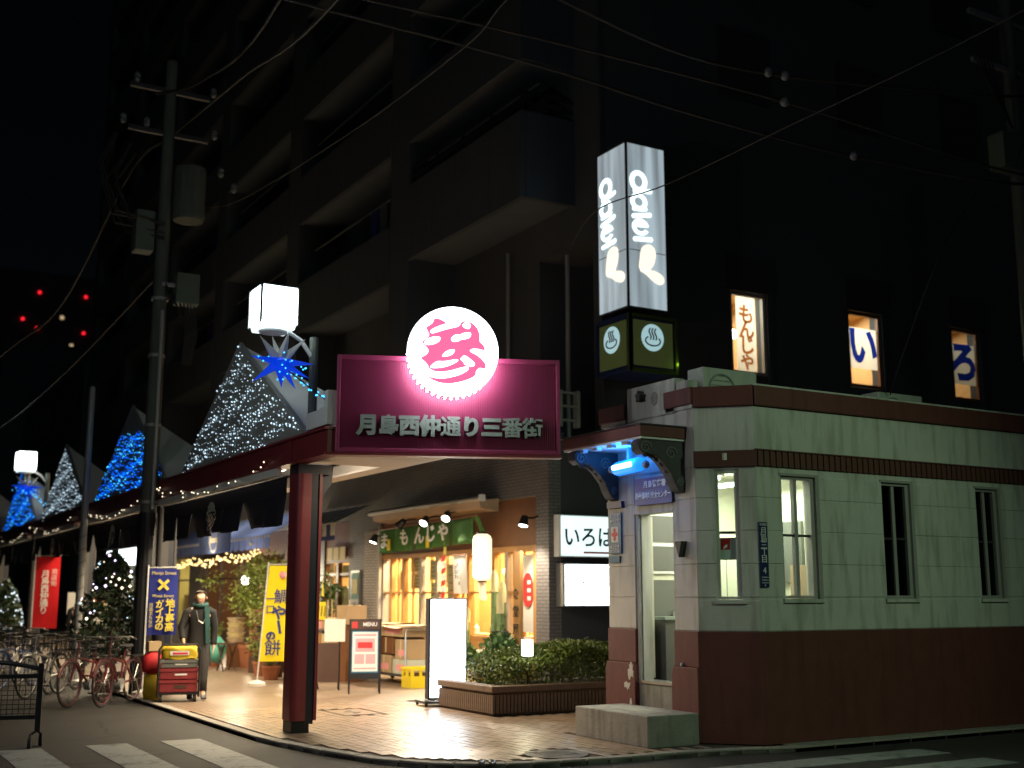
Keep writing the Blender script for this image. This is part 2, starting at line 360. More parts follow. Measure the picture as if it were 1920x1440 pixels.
class MB:
    def __init__(s):
        s.v = []; s.f = []
    def add(s, vs, fs):
        n = len(s.v)
        s.v += [tuple(v) for v in vs]
        s.f += [tuple(i + n for i in f) for f in fs]
        return s
    def fbox(s, o, ang, u0, u1, d0, d1, z0, z1):
        a = R(ang); c, sn = math.cos(a), math.sin(a)
        P = []
        for z in (z0, z1):
            for (u, d) in ((u0, d0), (u1, d0), (u1, d1), (u0, d1)):
                P.append((o[0] + u * c - d * sn, o[1] + u * sn + d * c, z + (o[2] if len(o) > 2 else 0)))
        return s.add(P, [(3, 2, 1, 0), (4, 5, 6, 7), (0, 1, 5, 4), (1, 2, 6, 5), (2, 3, 7, 6), (3, 0, 4, 7)])
    def box(s, x0, x1, y0, y1, z0, z1):
        return s.fbox((0, 0), 0, x0, x1, y0, y1, z0, z1)
    def prism(s, o, ang, poly, d0, d1):
        """poly in (u, z) of a frame, extruded along its depth d"""
        a = R(ang); c, sn = math.cos(a), math.sin(a)
        oz = o[2] if len(o) > 2 else 0
        n = len(poly); P = []
        for d in (d0, d1):
            for (u, z) in poly:
                P.append((o[0] + u * c - d * sn, o[1] + u * sn + d * c, z + oz))
        ar = sum(poly[i][0] * poly[(i + 1) % n][1] - poly[(i + 1) % n][0] * poly[i][1] for i in range(n))
        F = [tuple(range(n)), tuple(range(2 * n - 1, n - 1, -1))]
        F += [(i, n + i, n + (i + 1) % n, (i + 1) % n) for i in range(n)]
        if ar < 0: F = [tuple(reversed(f)) for f in F]
        return s.add(P, F)
    def slab(s, poly, z0, z1):
        n = len(poly)
        P = [(x, y, z0) for x, y in poly] + [(x, y, z1) for x, y in poly]
        ar = sum(poly[i][0] * poly[(i + 1) % n][1] - poly[(i + 1) % n][0] * poly[i][1] for i in range(n))
        F = [tuple(range(n - 1, -1, -1)), tuple(range(n, 2 * n))] + [(i, (i + 1) % n, n + (i + 1) % n, n + i) for i in range(n)]
        if ar < 0: F = [tuple(reversed(f)) for f in F]
        return s.add(P, F)
    def tube(s, pts, r, n=8, closed=False):
        pts = [Vector(p) for p in pts]; k = len(pts)
        rs = r if isinstance(r, (list, tuple)) else [r] * k
        rings = []
        up = None
        for i, p in enumerate(pts):
            if closed: t = pts[(i + 1) % k] - pts[i - 1]
            else: t = pts[min(i + 1, k - 1)] - pts[max(i - 1, 0)]
            t.normalize()
            if up is None:
                up = Vector((0, 0, 1)) if abs(t.z) < 0.9 else Vector((1, 0, 0))
            x = t.cross(up)
            if x.length < 1e-5: x = t.cross(Vector((0.3, 1, 0.2)))
            x.normalize(); y = x.cross(t); y.normalize(); up = y
            rings.append([p + x * math.cos(2 * math.pi * j / n) * rs[i] + y * math.sin(2 * math.pi * j / n) * rs[i] for j in range(n)])
        V = [v for rg in rings for v in rg]; F = []
        m = k if closed else k - 1
        for i in range(m):
            a, b = i * n, ((i + 1) % k) * n
            for j in range(n):
                F.append((a + j, a + (j + 1) % n, b + (j + 1) % n, b + j))
        if not closed:
            F.append(tuple(range(n - 1, -1, -1))); F.append(tuple((k - 1) * n + j for j in range(n)))
        return s.add(V, F)
    def lathe(s, c, prof, n=16, sx=1.0, sy=1.0):
        V = []; F = []
        for (r, z) in prof:
            for j in range(n):
                a = 2 * math.pi * j / n
                V.append((c[0] + math.cos(a) * r * sx, c[1] + math.sin(a) * r * sy, c[2] + z))
        for i in range(len(prof) - 1):
            for j in range(n):
                F.append((i * n + j, i * n + (j + 1) % n, (i + 1) * n + (j + 1) % n, (i + 1) * n + j))
        F.append(tuple(range(n - 1, -1, -1))); F.append(tuple((len(prof) - 1) * n + j for j in range(n)))
        return s.add(V, F)
    def ball(s, c, r, n=8, m=5, sz=1.0):
        prof = [(r * math.sin(math.pi * (i + 0.02) / (m + 0.04)), -r * sz * math.cos(math.pi * (i + 0.02) / (m + 0.04))) for i in range(m + 1)]
        return s.lathe(c, prof, n)
    def octa(s, c, r):
        x, y, z = c
        return s.add([(x + r, y, z), (x - r, y, z), (x, y + r, z), (x, y - r, z), (x, y, z + r), (x, y, z - r)],
                     [(0, 2, 4), (2, 1, 4), (1, 3, 4), (3, 0, 4), (2, 0, 5), (1, 2, 5), (3, 1, 5), (0, 3, 5)])
    def quad(s, *p):
        return s.add(p, [tuple(range(len(p)))])
    def leaf(s, c, size, rg, flat=0.0):
        th = rg.uniform(0, 2 * math.pi); ph = rg.uniform(-1.0, 1.0) * (1 - flat)
        u = Vector((math.cos(th) * math.cos(ph), math.sin(th) * math.cos(ph), math.sin(ph)))
        w = u.cross(Vector((rg.uniform(-1, 1), rg.uniform(-1, 1), rg.uniform(-1, 1)))); w.normalize()
        c = Vector(c); a = size
        return s.add([c - u * a, c + w * a * 0.42, c + u * a, c - w * a * 0.42], [(0, 1, 2, 3)])
    def build(s, name, m, parent=None, world=True, smooth=False, bevel=0.0, kind=None, label=None):
        me = bpy.data.meshes.new(name)
        vs = s.v
        if parent is not None and world:
            inv = pmat(parent).inverted()
            vs = [tuple(inv @ Vector(v)) for v in vs]
        me.from_pydata(vs, [], s.f)
        me.update()
        if smooth:
            me.polygons.foreach_set('use_smooth', [True] * len(me.polygons))
        if m: me.materials.append(M[m] if isinstance(m, str) else m)
        o = bpy.data.objects.new(name, me)
        COL.objects.link(o)
        if parent is not None: o.parent = parent
        if bevel:
            bv = o.modifiers.new('bevel', 'BEVEL'); bv.width = bevel; bv.segments = 2; bv.limit_method = 'ANGLE'
        if kind: o['kind'] = kind
        if label: o['label'] = label
        return o

def chaikin(p, n=1):
    for _ in range(n):
        q = []
        for i in range(len(p)):
            a, b = p[i], p[(i + 1) % len(p)]
            q += [(a[0] * .78 + b[0] * .22, a[1] * .78 + b[1] * .22), (a[0] * .22 + b[0] * .78, a[1] * .22 + b[1] * .78)]
        p = q
    return p

def thing(name, label, cat, loc=(0, 0, 0), rz=0.0, group=None):
    o = bpy.data.objects.new(name, None)
    o.empty_display_size = 0.2
    o.location = loc
    o.rotation_euler = (0, 0, R(rz))
    COL.objects.link(o)
    o['label'] = label; o['category'] = cat
    if group: o['group'] = group
    return o

def tag(o, label, cat, group=None):
    o['label'] = label; o['category'] = cat
    if group: o['group'] = group
    return o

def dup(root, loc, rz=0.0, label=None, group=None, swap=None):
    def cp(o, parent):
        c = o.copy(); COL.objects.link(c); c.parent = parent
        for ch in [q for q in o.children if q is not c]:
            cp(ch, c)
        return c
    r = cp(root, None)
    r.location = loc; r.rotation_euler = (0, 0, R(rz))
    if label: r['label'] = label
    if group: r['group'] = group
    if swap:
        for ch in r.children_recursive if hasattr(r, 'children_recursive') else []:
            for i, sl in enumerate(ch.material_slots):
                if sl.material and sl.material.name == swap[0]:
                    sl.link = 'OBJECT'; sl.material = M[swap[1]]
    return r

def txt(body, size, loc, ang, m, parent, name='lettering', extrude=0.004, off=0.0, align='CENTER', sx=1.0, space=1.0, roll=0.0, line=1.0):
    """standing lettering on a face whose left-to-right direction is ang; loc = centre of the block"""
    cu = bpy.data.curves.new('t', 'FONT')
    cu.body = body; cu.size = size; cu.extrude = extrude; cu.offset = off
    cu.align_x = align; cu.align_y = 'CENTER'; cu.space_character = space; cu.space_line = line
    cu.resolution_u = 3
    t = bpy.data.objects.new('t', cu)
    me = bpy.data.meshes.new_from_object(t)
    me.name = name
    mtx = Matrix.Translation(Vector(loc)) @ Matrix.Rotation(R(ang), 4, 'Z') @ Matrix.Rotation(R(90), 4, 'X') @ Matrix.Rotation(R(roll), 4, 'Z') @ Matrix.Diagonal((sx, 1, 1, 1))
    if parent is not None: mtx = pmat(parent).inverted() @ mtx
    me.transform(mtx)
    me.materials.clear(); me.materials.append(M[m])
    o = bpy.data.objects.new(name, me); COL.objects.link(o)
    if parent is not None: o.parent = parent
    bpy.data.objects.remove(t); bpy.data.curves.remove(cu)
    return o

def lamp(name, kind, parent, loc, energy, color, size=0.1, rot=None, spot=None, blend=0.5, sy=None):
    l = bpy.data.lights.new(name, kind)
    l.energy = energy; l.color = color
    if kind == 'AREA':
        l.size = size
        if sy: l.shape = 'RECTANGLE'; l.size_y = sy
    elif kind in ('POINT', 'SPOT'): l.shadow_soft_size = size
    if kind == 'SPOT': l.spot_size = R(spot or 90); l.spot_blend = blend
    o = bpy.data.objects.new(name, l); COL.objects.link(o)
    v = Vector(loc)
    if parent is not None:
        inv = pmat(parent).inverted(); o.parent = parent; o.location = inv @ v
        if rot is not None: o.rotation_euler = (inv.to_3x3() @ Matrix.Identity(3) @ rot.to_matrix()).to_euler()
    else:
        o.location = v
        if rot is not None: o.rotation_euler = rot.to_euler()
    return o
def aim(a, b):
    return (Vector(b) - Vector(a)).to_track_quat('-Z', 'Y')
# ================================================================ the ground
def struct(o):
    o['kind'] = 'structure'
    return o
road = MB().add([(-300, -200, -0.05), (400, -200, -0.05), (400, 500, -0.05), (-300, 500, -0.05)], [(0, 1, 2, 3)]).build('road', 'asphalt')
struct(road)
for (a, b) in ((0.97, 1.42), (1.87, 2.32), (2.78, 3.23), (3.6, 4.06)):
    MB().box(a, b, 8.6, 14.12, -0.05, -0.044).build('crossing_stripe', 'road_paint', road)
for (a, b) in ((8.88, 9.3), (8.04, 8.46), (7.2, 7.62)):
    MB().box(6.5, 10.55, a, b, -0.05, -0.044).build('crossing_stripe', 'road_paint', road)

EDGE = [(4.55, 75), (4.55, 13.6), (4.59, 13.1), (4.75, 12.1), (4.96, 11.25), (5.28, 10.67), (5.68, 10.33), (6.19, 10.17),
        (6.76, 10.1), (7.26, 10.06), (8.08, 10.04), (8.6, 9.95), (9.2, 9.78), (24, 9.78), (24, 75)]
pav = MB().slab(EDGE, -0.2, -0.014).build('pavement', 'tile_joint')
struct(pav)
def inside(p, poly):
    c = False; n = len(poly)
    for i in range(n):
        (x1, y1), (x2, y2) = poly[i], poly[i - 1]
        if (y1 > p[1]) != (y2 > p[1]) and p[0] < (x2 - x1) * (p[1] - y1) / (y2 - y1) + x1: c = not c
    return c
MB().slab([(4.69, 17.0), (10.95, 17.0), (10.95, 75), (4.69, 75)], -0.02, 0.0).build('paved_walk', 'plaza_far', pav)
MB().slab([(9.3, 9.92), (24, 9.92), (24, 10.12), (9.3, 10.12)], -0.02, -0.002).build('wall_foot_strip', 'concrete', pav)
# kerb stones follow the edge
acc = []
for i in range(len(EDGE) - 2):
    a, b = Vector(EDGE[i]), Vector(EDGE[i + 1])
    if a.y > 40: a = Vector((4.55, 40))
    L = (b - a).length; n = max(1, round(L / 0.6)) if (i < 2 or i > 11) else max(1, round(L / 0.3))
    for k in range(n):
        acc.append((a.lerp(b, k / n), a.lerp(b, (k + 1) / n)))
for (a, b) in acc:
    d = b - a; ang = math.degrees(math.atan2(d.y, d.x)); L = d.length
    MB().fbox((a.x, a.y), ang, 0.006, L - 0.006, 0.0, 0.13, -0.19, 0.006 + rnd.uniform(-.002, .002)).build('kerb_stone', 'kerb', pav, bevel=0.008)
# paving tiles
HOLES = [(6.36, 6.92, 15.35, 16.15), (7.8, 8.65, 10.5, 12.0), (8.02, 24, 14.2, 17.0), (8.45, 24, 9.9, 12.5)]
COVER = (6.73, 10.62, 0.33)
tl = []
nx = 0
x = 4.74
while x < 10.85:
    y = 10.0 + (0.1035 if nx % 2 else 0)
    while y < 17.0:
        cx, cy = x + 0.05, y + 0.1
        ok = all(inside((px, py), EDGE) for px, py in ((cx - .2, cy - .2), (cx + .2, cy + .05), (cx, cy - .2), (cx - .2, cy)))
        if ok and any(h[0] - .05 < cx < h[1] + .05 and h[2] - .1 < cy < h[3] + .1 for h in HOLES): ok = False
        if ok and math.hypot(cx - COVER[0], cy - COVER[1]) < COVER[2] + 0.03: ok = False
        if ok: tl.append((cx, cy))
        y += 0.207
    x += 0.1055; nx += 1
FW = (math.sin(R(30.3)), math.cos(R(30.3)))
def depth(p): return p[0] * FW[0] + p[1] * FW[1]
def lateral(p): return p[0] * FW[1] - p[1] * FW[0]
vis = [t for t in tl if abs(lateral(t)) < 0.43 * depth(t) and depth(t) > 11.35]
vis.sort(key=depth)
near = set(vis[:300])
tile_me = {}
for k in ('tile_a', 'tile_b', 'tile_c'):
    o = MB().box(-0.05, 0.05, -0.1, 0.1, -0.012, 0.0).build('paving_tile', k)
    tile_me[k] = o.data; bpy.data.objects.remove(o)
rest = {'tile_a': MB(), 'tile_b': MB(), 'tile_c': MB()}
for t in tl:
    k = rnd.choice(('tile_a', 'tile_a', 'tile_b', 'tile_c'))
    dz = rnd.uniform(-0.0018, 0.0012)
    if t in near:
        o = bpy.data.objects.new('paving_tile', tile_me[k]); COL.objects.link(o); o.parent = pav
        o.location = (t[0], t[1], dz); o.rotation_euler = (rnd.gauss(0, .004), rnd.gauss(0, .006), rnd.gauss(0, .006))
    else:
        rest[k].box(t[0] - .05, t[0] + .05, t[1] - .1, t[1] + .1, -0.012, dz)
for k in rest: rest[k].build('paving_tiles', k, pav, kind='stuff')
# covers let into the paving
c = thing('manhole_cover', 'square paved inspection cover let into the tiles behind the red column', 'manhole cover', (6.64, 15.75, 0))
MB().box(6.36, 6.92, 15.35, 16.15, -0.013, -0.006).build('frame', 'iron_cover', c)
for i in range(5):
    for j in range(4):
        if (i, j) in ((2, 1), (2, 2)): continue
        MB().box(6.39 + i * .102, 6.39 + i * .102 + .096, 15.38 + j * .187, 15.38 + j * .187 + .18, -0.006, 0.0005).build('tile_insert', 'tile_a', c)
MB().lathe((6.64, 15.75, -0.006), [(0.13, 0), (0.13, .007), (.1, .008)], 20).build('lifting_plate', 'iron_cover', c)
c = thing('manhole_cover', 'round iron manhole cover in the tiles near the concrete step', 'manhole cover', (COVER[0], COVER[1], 0))
MB().lathe((COVER[0], COVER[1], -0.014), [(0.33, 0), (0.33, .015), (.30, .015)], 32).build('ring', 'iron_cover', c)
MB().lathe((COVER[0], COVER[1], -0.012), [(0.285, 0), (0.285, .014), (.26, .016)], 32).build('lid', 'iron_cover', c)
for i in range(9):
    MB().box(COVER[0] - .2, COVER[0] + .2, COVER[1] - .18 + i * .045, COVER[1] - .16 + i * .045, 0, .006).build('rib', 'iron_cover', c)
c = thing('litter', 'crumpled silver foil litter lying on the kerb in front of the tiles', 'litter', (5.72, 10.31, 0))
for k in range(2):
    b = MB(); b.ball((5.70 + k * .09, 10.33 - k * .04, .022), .035, 7, 5, .6)
    b.v = [(x + rnd.uniform(-.012, .012), y + rnd.uniform(-.012, .012), max(.002, z + rnd.uniform(-.01, .012))) for x, y, z in b.v]
    b.build('crumpled_foil', 'steel', c)

# ================================================================ the police box
kb = thing('police_box', 'small cream and dark red police box with chamfered corner and blue lamp over its door', 'police box', (8.6, 10.1, 0))
FA, FB, FC = ((8.6, 12.32), -90), ((8.6, 10.58), -45), ((9.08, 10.1), 0)      # door face, chamfer, long face
CH = 0.679                                                                   # chamfer length
XE = 15.6 - 9.08                                                             # long face length
CZ = [1.2, 1.57, 1.94, 2.31, 2.68, 3.03]
WINS = [(0.37, 0.90), (1.99, 2.48), (3.69, 4.11), (5.4, 5.85)]
wall = MB(); blocks = []
def wseg(F, u0, u1, z0, z1): wall.fbox(F[0], F[1], u0, u1, 0.009, 0.2, z0, z1)
# long face
xs = [0.0] + [v for w in WINS for v in w] + [XE]
for i in range(0, len(xs), 2):
    wseg(FC, xs[i], xs[i + 1], 1.55, 2.945)
    for k in range(1, 5): blocks.append((FC, xs[i] + (0.0 if i else .002), xs[i + 1], CZ[k], min(CZ[k + 1], 2.945)))
wseg(FC, 0, XE, 0, 1.55); wseg(FC, 0, XE, 2.945, 3.7)
blocks.append((FC, 0.0, XE, 1.2, 1.55))
# chamfer
for (u0, u1) in ((0, .215), (.485, CH)):
    wseg(FB, u0, u1, 1.54, 3.0)
    for k in range(1, 5): blocks.append((FB, u0 + .003, u1 - .003, CZ[k], min(CZ[k + 1], 3.0)))
wseg(FB, 0, CH, 0, 1.54); wseg(FB, 0, CH, 3.0, 3.7)
blocks.append((FB, .003, CH - .003, 1.2, 1.54))
# door face: two pilasters and the wall above the door
for (u0, u1) in ((0, .56), (1.31, 1.74)):
    wseg(FA, u0, u1, 0, 3.7)
    for k in range(5): blocks.append((FA, u0 + .002, u1 - .002, CZ[k], CZ[k + 1]))
wseg(FA, .56, 1.31, 2.66, 3.7)
# back and end
wall.box(8.62, 15.6, 12.12, 12.32, 0, 3.7); wall.box(15.4, 15.6, 10.3, 12.12, 0, 3.7)
wall.slab([(8.62, 12.3), (8.62, 10.62), (9.1, 10.14), (15.58, 10.14), (15.58, 12.3)], 3.6, 3.68)
wall.build('wall', 'koban_wall', kb)
for (F, u0, u1, z0, z1) in blocks:
    MB().fbox(F[0], F[1], u0, u1, rnd.uniform(-.003, .001), 0.05, z0 + .004, z1 - .004).build('wall_block', 'koban_wall', kb, bevel=0.004)
MB().fbox(FC[0], 0, -.002, XE, -.002, .05, 3.215, 3.715).build('frieze', 'koban_wall', kb)
MB().fbox(FB[0], -45, .002, CH - .002, -.002, .05, 3.215, 3.715).build('frieze', 'koban_wall', kb)
MB().fbox(FA[0], -90, .002, 1.738, -.002, .05, 3.04, 3.715).build('frieze', 'koban_wall', kb)
# plinth
pl = MB(); pl.fbox(FC[0], 0, -.008, XE, -.022, .02, 0, 1.197); pl.fbox(FB[0], -45, -.008, CH + .008, -.021, .02, 0, 1.195)
pl.build('plinth', 'koban_red', kb)
for (u0, u1) in ((0, .56), (1.31, 1.74)):
    a = MB(); a.fbox(FA[0], -90, u0 - .006, u1 + .004, -.018, .05, .8, 1.195)
    a.prism(FA[0], -90, [(u0 - .035, 0.0), (u1 + .012, 0.0), (u1 + .012, .72), (u1 + .004, .8), (u0 - .006, .8), (u0 - .035, .7)], -.045, .05)
    a.build('pilaster_base', 'koban_red', kb, bevel=0.008)
# peeled paint patches at the foot of the left pilaster
for (u, z, ru, rz) in ((.50, .70, .055, .12), (.43, .53, .075, .05), (.50, .18, .055, .2)):
    pts = []
    for j in range(19):
        a = 2 * math.pi * j / 19; q = rnd.uniform(.45, 1.15)
        pts.append((u + math.cos(a) * ru * q, z + math.sin(a) * rz * q))
    MB().prism(FA[0], -90, pts, -.05, -.044).build('peeled_patch', 'koban_wall', kb)
# band: plain on the chamfer, fluted on the long face
MB().fbox(FB[0], -45, -.01, CH + .012, -.03, .03, 3.03, 3.212).build('band', 'koban_band', kb)
MB().fbox(FC[0], 0, -.004, XE, -.012, .03, 3.032, 3.21).build('band', 'koban_band', kb)
MB().fbox(FC[0], 0, -.006, XE, -.034, .03, 3.212, 3.226).build('band_fillet', 'koban_band', kb)
fl = None
for i in range(int(XE / 0.092)):
    o = MB().fbox((0, 0), 0, 0, .05, -.03, .0, 3.036, 3.206)
    if fl is None:
        q = o.build('flute', 'koban_band', kb, world=False, bevel=.008); fl = q.data
        q.modifiers.clear()
    else:
        q = bpy.data.objects.new('flute', fl); COL.objects.link(q); q.parent = kb
    q.location = (9.1 + i * .092 - 8.6, 0.0, 0)
# red coping
MB().fbox(FC[0], 0, -.015, XE, -.05, .16, 3.72, 3.95).build('coping', 'koban_red', kb, bevel=.01)
MB().fbox(FB[0], -45, -.0, CH - .0, -.052, .15, 3.72, 3.953).build('coping', 'koban_red', kb, bevel=.01)
MB().fbox(FC[0], 0, -.01, XE, -.03, .12, 3.952, 3.972).build('coping_cap', 'koban_wall', kb)
MB().fbox(FA[0], -90, 1.25, 1.76, -.055, .16, 3.76, 3.96).build('coping', 'koban_red', kb, bevel=.01)
MB().fbox(FA[0], -90, -.1, .46, -.055, .16, 3.74, 3.94).build('coping', 'koban_red', kb, bevel=.01)
MB().fbox(FA[0], -90, 1.26, 1.75, -.03, .16, 3.715, 3.758).build('coping_mould', 'koban_wall', kb)
MB().fbox(FA[0], -90, -.08, .45, -.03, .16, 3.69, 3.738).build('coping_mould', 'koban_wall', kb)
MB().fbox(FA[0], -90, .48, 1.44, -.03, .14, 3.70, 4.12).build('raised_parapet', 'koban_wall', kb, bevel=.02)
MB().fbox(FA[0], -90, 1.45, 1.66, -.01, .14, 3.96, 4.06).build('parapet_step', 'koban_wall', kb)
st = [((.06 if i % 2 == 0 else .036) * math.sin(i * math.pi / 5), (.075 if i % 2 == 0 else .045) * math.cos(i * math.pi / 5)) for i in range(10)]
MB().prism((8.6, 12.32), -90, [(.83 + u, 3.97 + z) for u, z in st], -.12, -.03).build('star_emblem', 'frame_dark', kb)
MB().prism((8.6, 12.32), -90, [(1.05 + .07 * math.cos(j), 3.92 + .09 * math.sin(j)) for j in (0.3, 1.1, 2, 2.9, 3.7, 4.6, 5.5)], -.034, -.03).build('damp_patch', 'concrete', kb)
# canopy on scrolled brackets
MB().box(7.94, 8.6, 10.72, 12.36, 3.37, 3.50).build('canopy', 'koban_red', kb, bevel=.008)
MB().box(7.96, 8.6, 10.74, 12.34, 3.345, 3.368).build('canopy_soffit', 'white_paint', kb)
MB().box(7.92, 8.6, 10.70, 12.38, 3.502, 3.515).build('canopy_flashing', 'frame_dark', kb)
for yc in (10.84, 12.16):
    prof = [(8.605, 3.34), (7.98, 3.34), (7.95, 3.30), (7.955, 3.22), (8.02, 3.17), (8.10, 3.19), (8.20, 3.16), (8.30, 3.08),
            (8.40, 2.97), (8.45, 2.86), (8.5, 2.78), (8.605, 2.75)]
    br = MB().prism((0, yc), 0, prof, -.08, .08).build('scroll_bracket', 'bracket_iron', kb, bevel=.01)
    for sd in (-.082, .082):
        for (sx0, sz0, rr) in ((8.04, 3.25, .075), (8.53, 2.87, .05), (8.4, 3.2, .08)):
            sp = [(sx0 + rr * (1 - t / 22) * math.cos(t * .55), yc + sd, sz0 + rr * (1 - t / 22) * math.sin(t * .55)) for t in range(20)]
            MB().tube(sp, .014, 5).build('volute', 'desk_grey', br)
    for k in range(6):
        MB().ball((8.1 + k * .075, yc, 3.19 - k * k * .011), .045, 7, 5).build('leaf_boss', 'bracket_iron', br, smooth=True)
for k in range(5):
    MB().box(8.02, 8.09, 10.80 + k * .3, 10.90 + k * .3, 3.31, 3.345).build('dentil', 'white_paint', kb)
# blue lamp
bl = MB(); n = 12
pts = []; rr = []
for i in range(13):
    t = i / 12; y = 11.86 - .66 * t
    pts.append((8.36, y, 3.10 + .03 * t)); e = min(t, 1 - t); rr.append(.085 * min(1, math.sqrt(max(.02, e * 7))))
lm = bl.tube(pts, rr, 14).build('blue_lamp', 'blue_glow', kb, smooth=True)
MB().tube([(8.268, 11.72, 3.11), (8.268, 11.36, 3.125)], .03, 8).build('lit_tube', 'blue_core', lm)
MB().box(8.34, 8.39, 11.5, 11.54, 3.19, 3.345).build('lamp_stem', 'grey_metal', lm)
for y in (11.88, 11.19):
    MB().ball((8.36, y, 3.11), .05, 8, 5).build('lamp_end_cap', 'grey_metal', lm)
lamp('blue_lamp_light', 'POINT', kb, (8.22, 11.45, 3.2), 12, (0.0, 0.22, 1.0), .1)
# door: recess, lintel plate, open door, step
MB().fbox(FA[0], -90, .56, 1.31, .0, .2, 2.56, 2.66).build('lintel', 'koban_wall', kb)
npl = MB().fbox(FA[0], -90, .64, 1.36, -.045, -.012, 2.66, 2.98).build('name_plate', 'blue_plate', kb)
txt('月島警察署', .088, (8.552, 11.28, 2.895), -90, 'ink_white', npl, off=.002)
txt('西仲通地域安全センター', .085, (8.552, 11.32, 2.765), -90, 'ink_white', npl, off=.002, sx=.74)
MB().fbox(FA[0], -90, .54, .62, .06, .2, .6, 2.56).build('door_jamb', 'koban_wall', kb)
MB().tube([(8.64, 11.74, .6), (8.64, 11.74, 2.56)], .028, 8).build('drain_pipe', 'koban_wall', kb)
MB().fbox(FA[0], -90, .56, 1.31, .02, .22, 0, .57).build('door_riser', 'concrete', kb)
MB().fbox(FA[0], -90, .55, 1.32, .0, .23, .572, .602).build('door_sill', 'steel', kb)
dr = MB().fbox((8.82, 11.72), 78, 0, .36, -.02, .02, .62, 2.54).build('open_door', 'interior_cream', kb)
MB().fbox((8.82, 11.72), 78, .28, .33, -.05, -.021, 1.5, 1.62).build('door_handle', 'steel', dr)
cp = MB().fbox(FA[0], -90, .06, .31, -.03, -.006, 2.1, 2.6).build('notice_plate', 'teal_plate', kb)
MB().fbox(FA[0], -90, .11, .26, -.033, -.03, 2.24, 2.43).build('cross_panel', 'paper_white', cp)
MB().fbox(FA[0], -90, .165, .205, -.036, -.033, 2.26, 2.41).build('red_cross', 'ink_red', cp)
MB().fbox(FA[0], -90, .125, .245, -.0365, -.033, 2.315, 2.355).build('red_cross', 'ink_red', cp)
for z in (2.55, 2.49, 2.18, 2.13):
    txt('救急医療', .05, (8.568, 12.135, z), -90, 'ink_white', cp)
MB().fbox(FA[0], -90, .05, .27, -.028, -.006, 1.99, 2.07).build('small_notice', 'teal_plate', kb)
lw = MB(); lw.prism(FA[0], -90, [(1.45, 2.2), (1.57, 2.2), (1.515, 2.02)], -.09, -.004)
lw.build('wall_lamp_hood', 'frame_dark', kb)
MB().ball((8.575, 10.86, .82), .03, 8, 5).build('bolt', 'grey_metal', kb)
MB().fbox((8.6, 12.32), -90, .05, .36, -.05, .0, 2.66, 2.74).build('bracket_shelf', 'navy_plate', kb)
# windows of the long face and of the chamfer
def window(F, u0, u1, z0, z1, cols, glass, sill=True):
    du = .035
    a = MB()
    a.fbox(F[0], F[1], u0, u0 + du, .03, .12, z0, z1); a.fbox(F[0], F[1], u1 - du - .02, u1, .03, .12, z0, z1)
    a.fbox(F[0], F[1], u0 + du, u1 - du, .031, .12, z1 - du, z1); a.fbox(F[0], F[1], u0 + du, u1 - du, .031, .12, z0, z0 + du)
    w = a.build('window', 'frame_grey' if cols > 1 else 'koban_wall', kb)
    zm = (z0 + z1) / 2 + .02; um = (u0 + u1) / 2 - .01
    if cols > 1: MB().fbox(F[0], F[1], um - .025, um + .025, .045, .1, z0 + du, z1 - du).build('mullion', 'frame_grey', w)
    xs2 = [(u0 + du, um - .025), (um + .025, u1 - du - .02)] if cols > 1 else [(u0 + du, u1 - du - .02)]
    for (a0, a1) in xs2:
        MB().fbox(F[0], F[1], a0, a1, .055, .09, zm - .014, zm + .014).build('glazing_bar', 'frame_dark', w)
        for (b0, b1) in ((z0 + du, zm - .014), (zm + .014, z1 - du)):
            MB().fbox(F[0], F[1], a0, a1, .07, .074, b0, b1).build('pane', glass, w)
    if sill: MB().fbox(F[0], F[1], u0 - .03, u1 + .06, -.03, .06, z0 - .045, z0 - .002).build('sill', 'koban_wall', w)
    b = MB(); b.fbox(F[0], F[1], u1 - .001, u1 + .055, -.008, .05, z0, z1 + .03); b.fbox(F[0], F[1], u0 - .02, u1 - .001, -.008, .05, z1 + .001, z1 + .03)
    if cols > 1: b.build('surround', 'frame_grey', w)
    return w
for i, (u0, u1) in enumerate(WINS):
    window(FC, u0, u1, 1.555, 2.94, 2, 'glass' if i == 0 else 'dark_glass')
cw = window(FB, .215, .485, 1.545, 2.995, 1, 'glass', True)
ps = MB().fbox(FB[0], -45, .245, .44, .078, .08, 1.985, 2.235).build('poster', 'paper_white', cw)
MB().prism(FB[0], -45, [(.26, 2.1), (.36, 2.1), (.365, 2.225), (.26, 2.22)], .075, .078).build('red_print', 'ink_red', ps)
MB().prism(FB[0], -45, [(.28, 2.1), (.335, 2.13), (.33, 2.16), (.30, 2.145)], .073, .075).build('white_print', 'paper_white', ps)
# address plate
ap = MB().fbox(FC[0], 0, .0, .125, -.02, -.006, 1.68, 2.4).build('address_plate', 'navy_plate', kb)
txt('月\n島\n三\n丁\n目', .098, (9.1425, 10.078, 2.14), 0, 'ink_white', ap, line=.78)
txt('4', .1, (9.1425, 10.078, 1.86), 0, 'ink_white', ap)
txt('中央区', .036, (9.1425, 10.078, 2.37), 0, 'ink_white', ap)
for z in (1.79, 1.76, 1.73): txt('Tsukishima', .022, (9.1425, 10.078, z), 0, 'ink_white', ap)
txt('4', .04, (9.1425, 10.078, 1.7), 0, 'ink_white', ap)
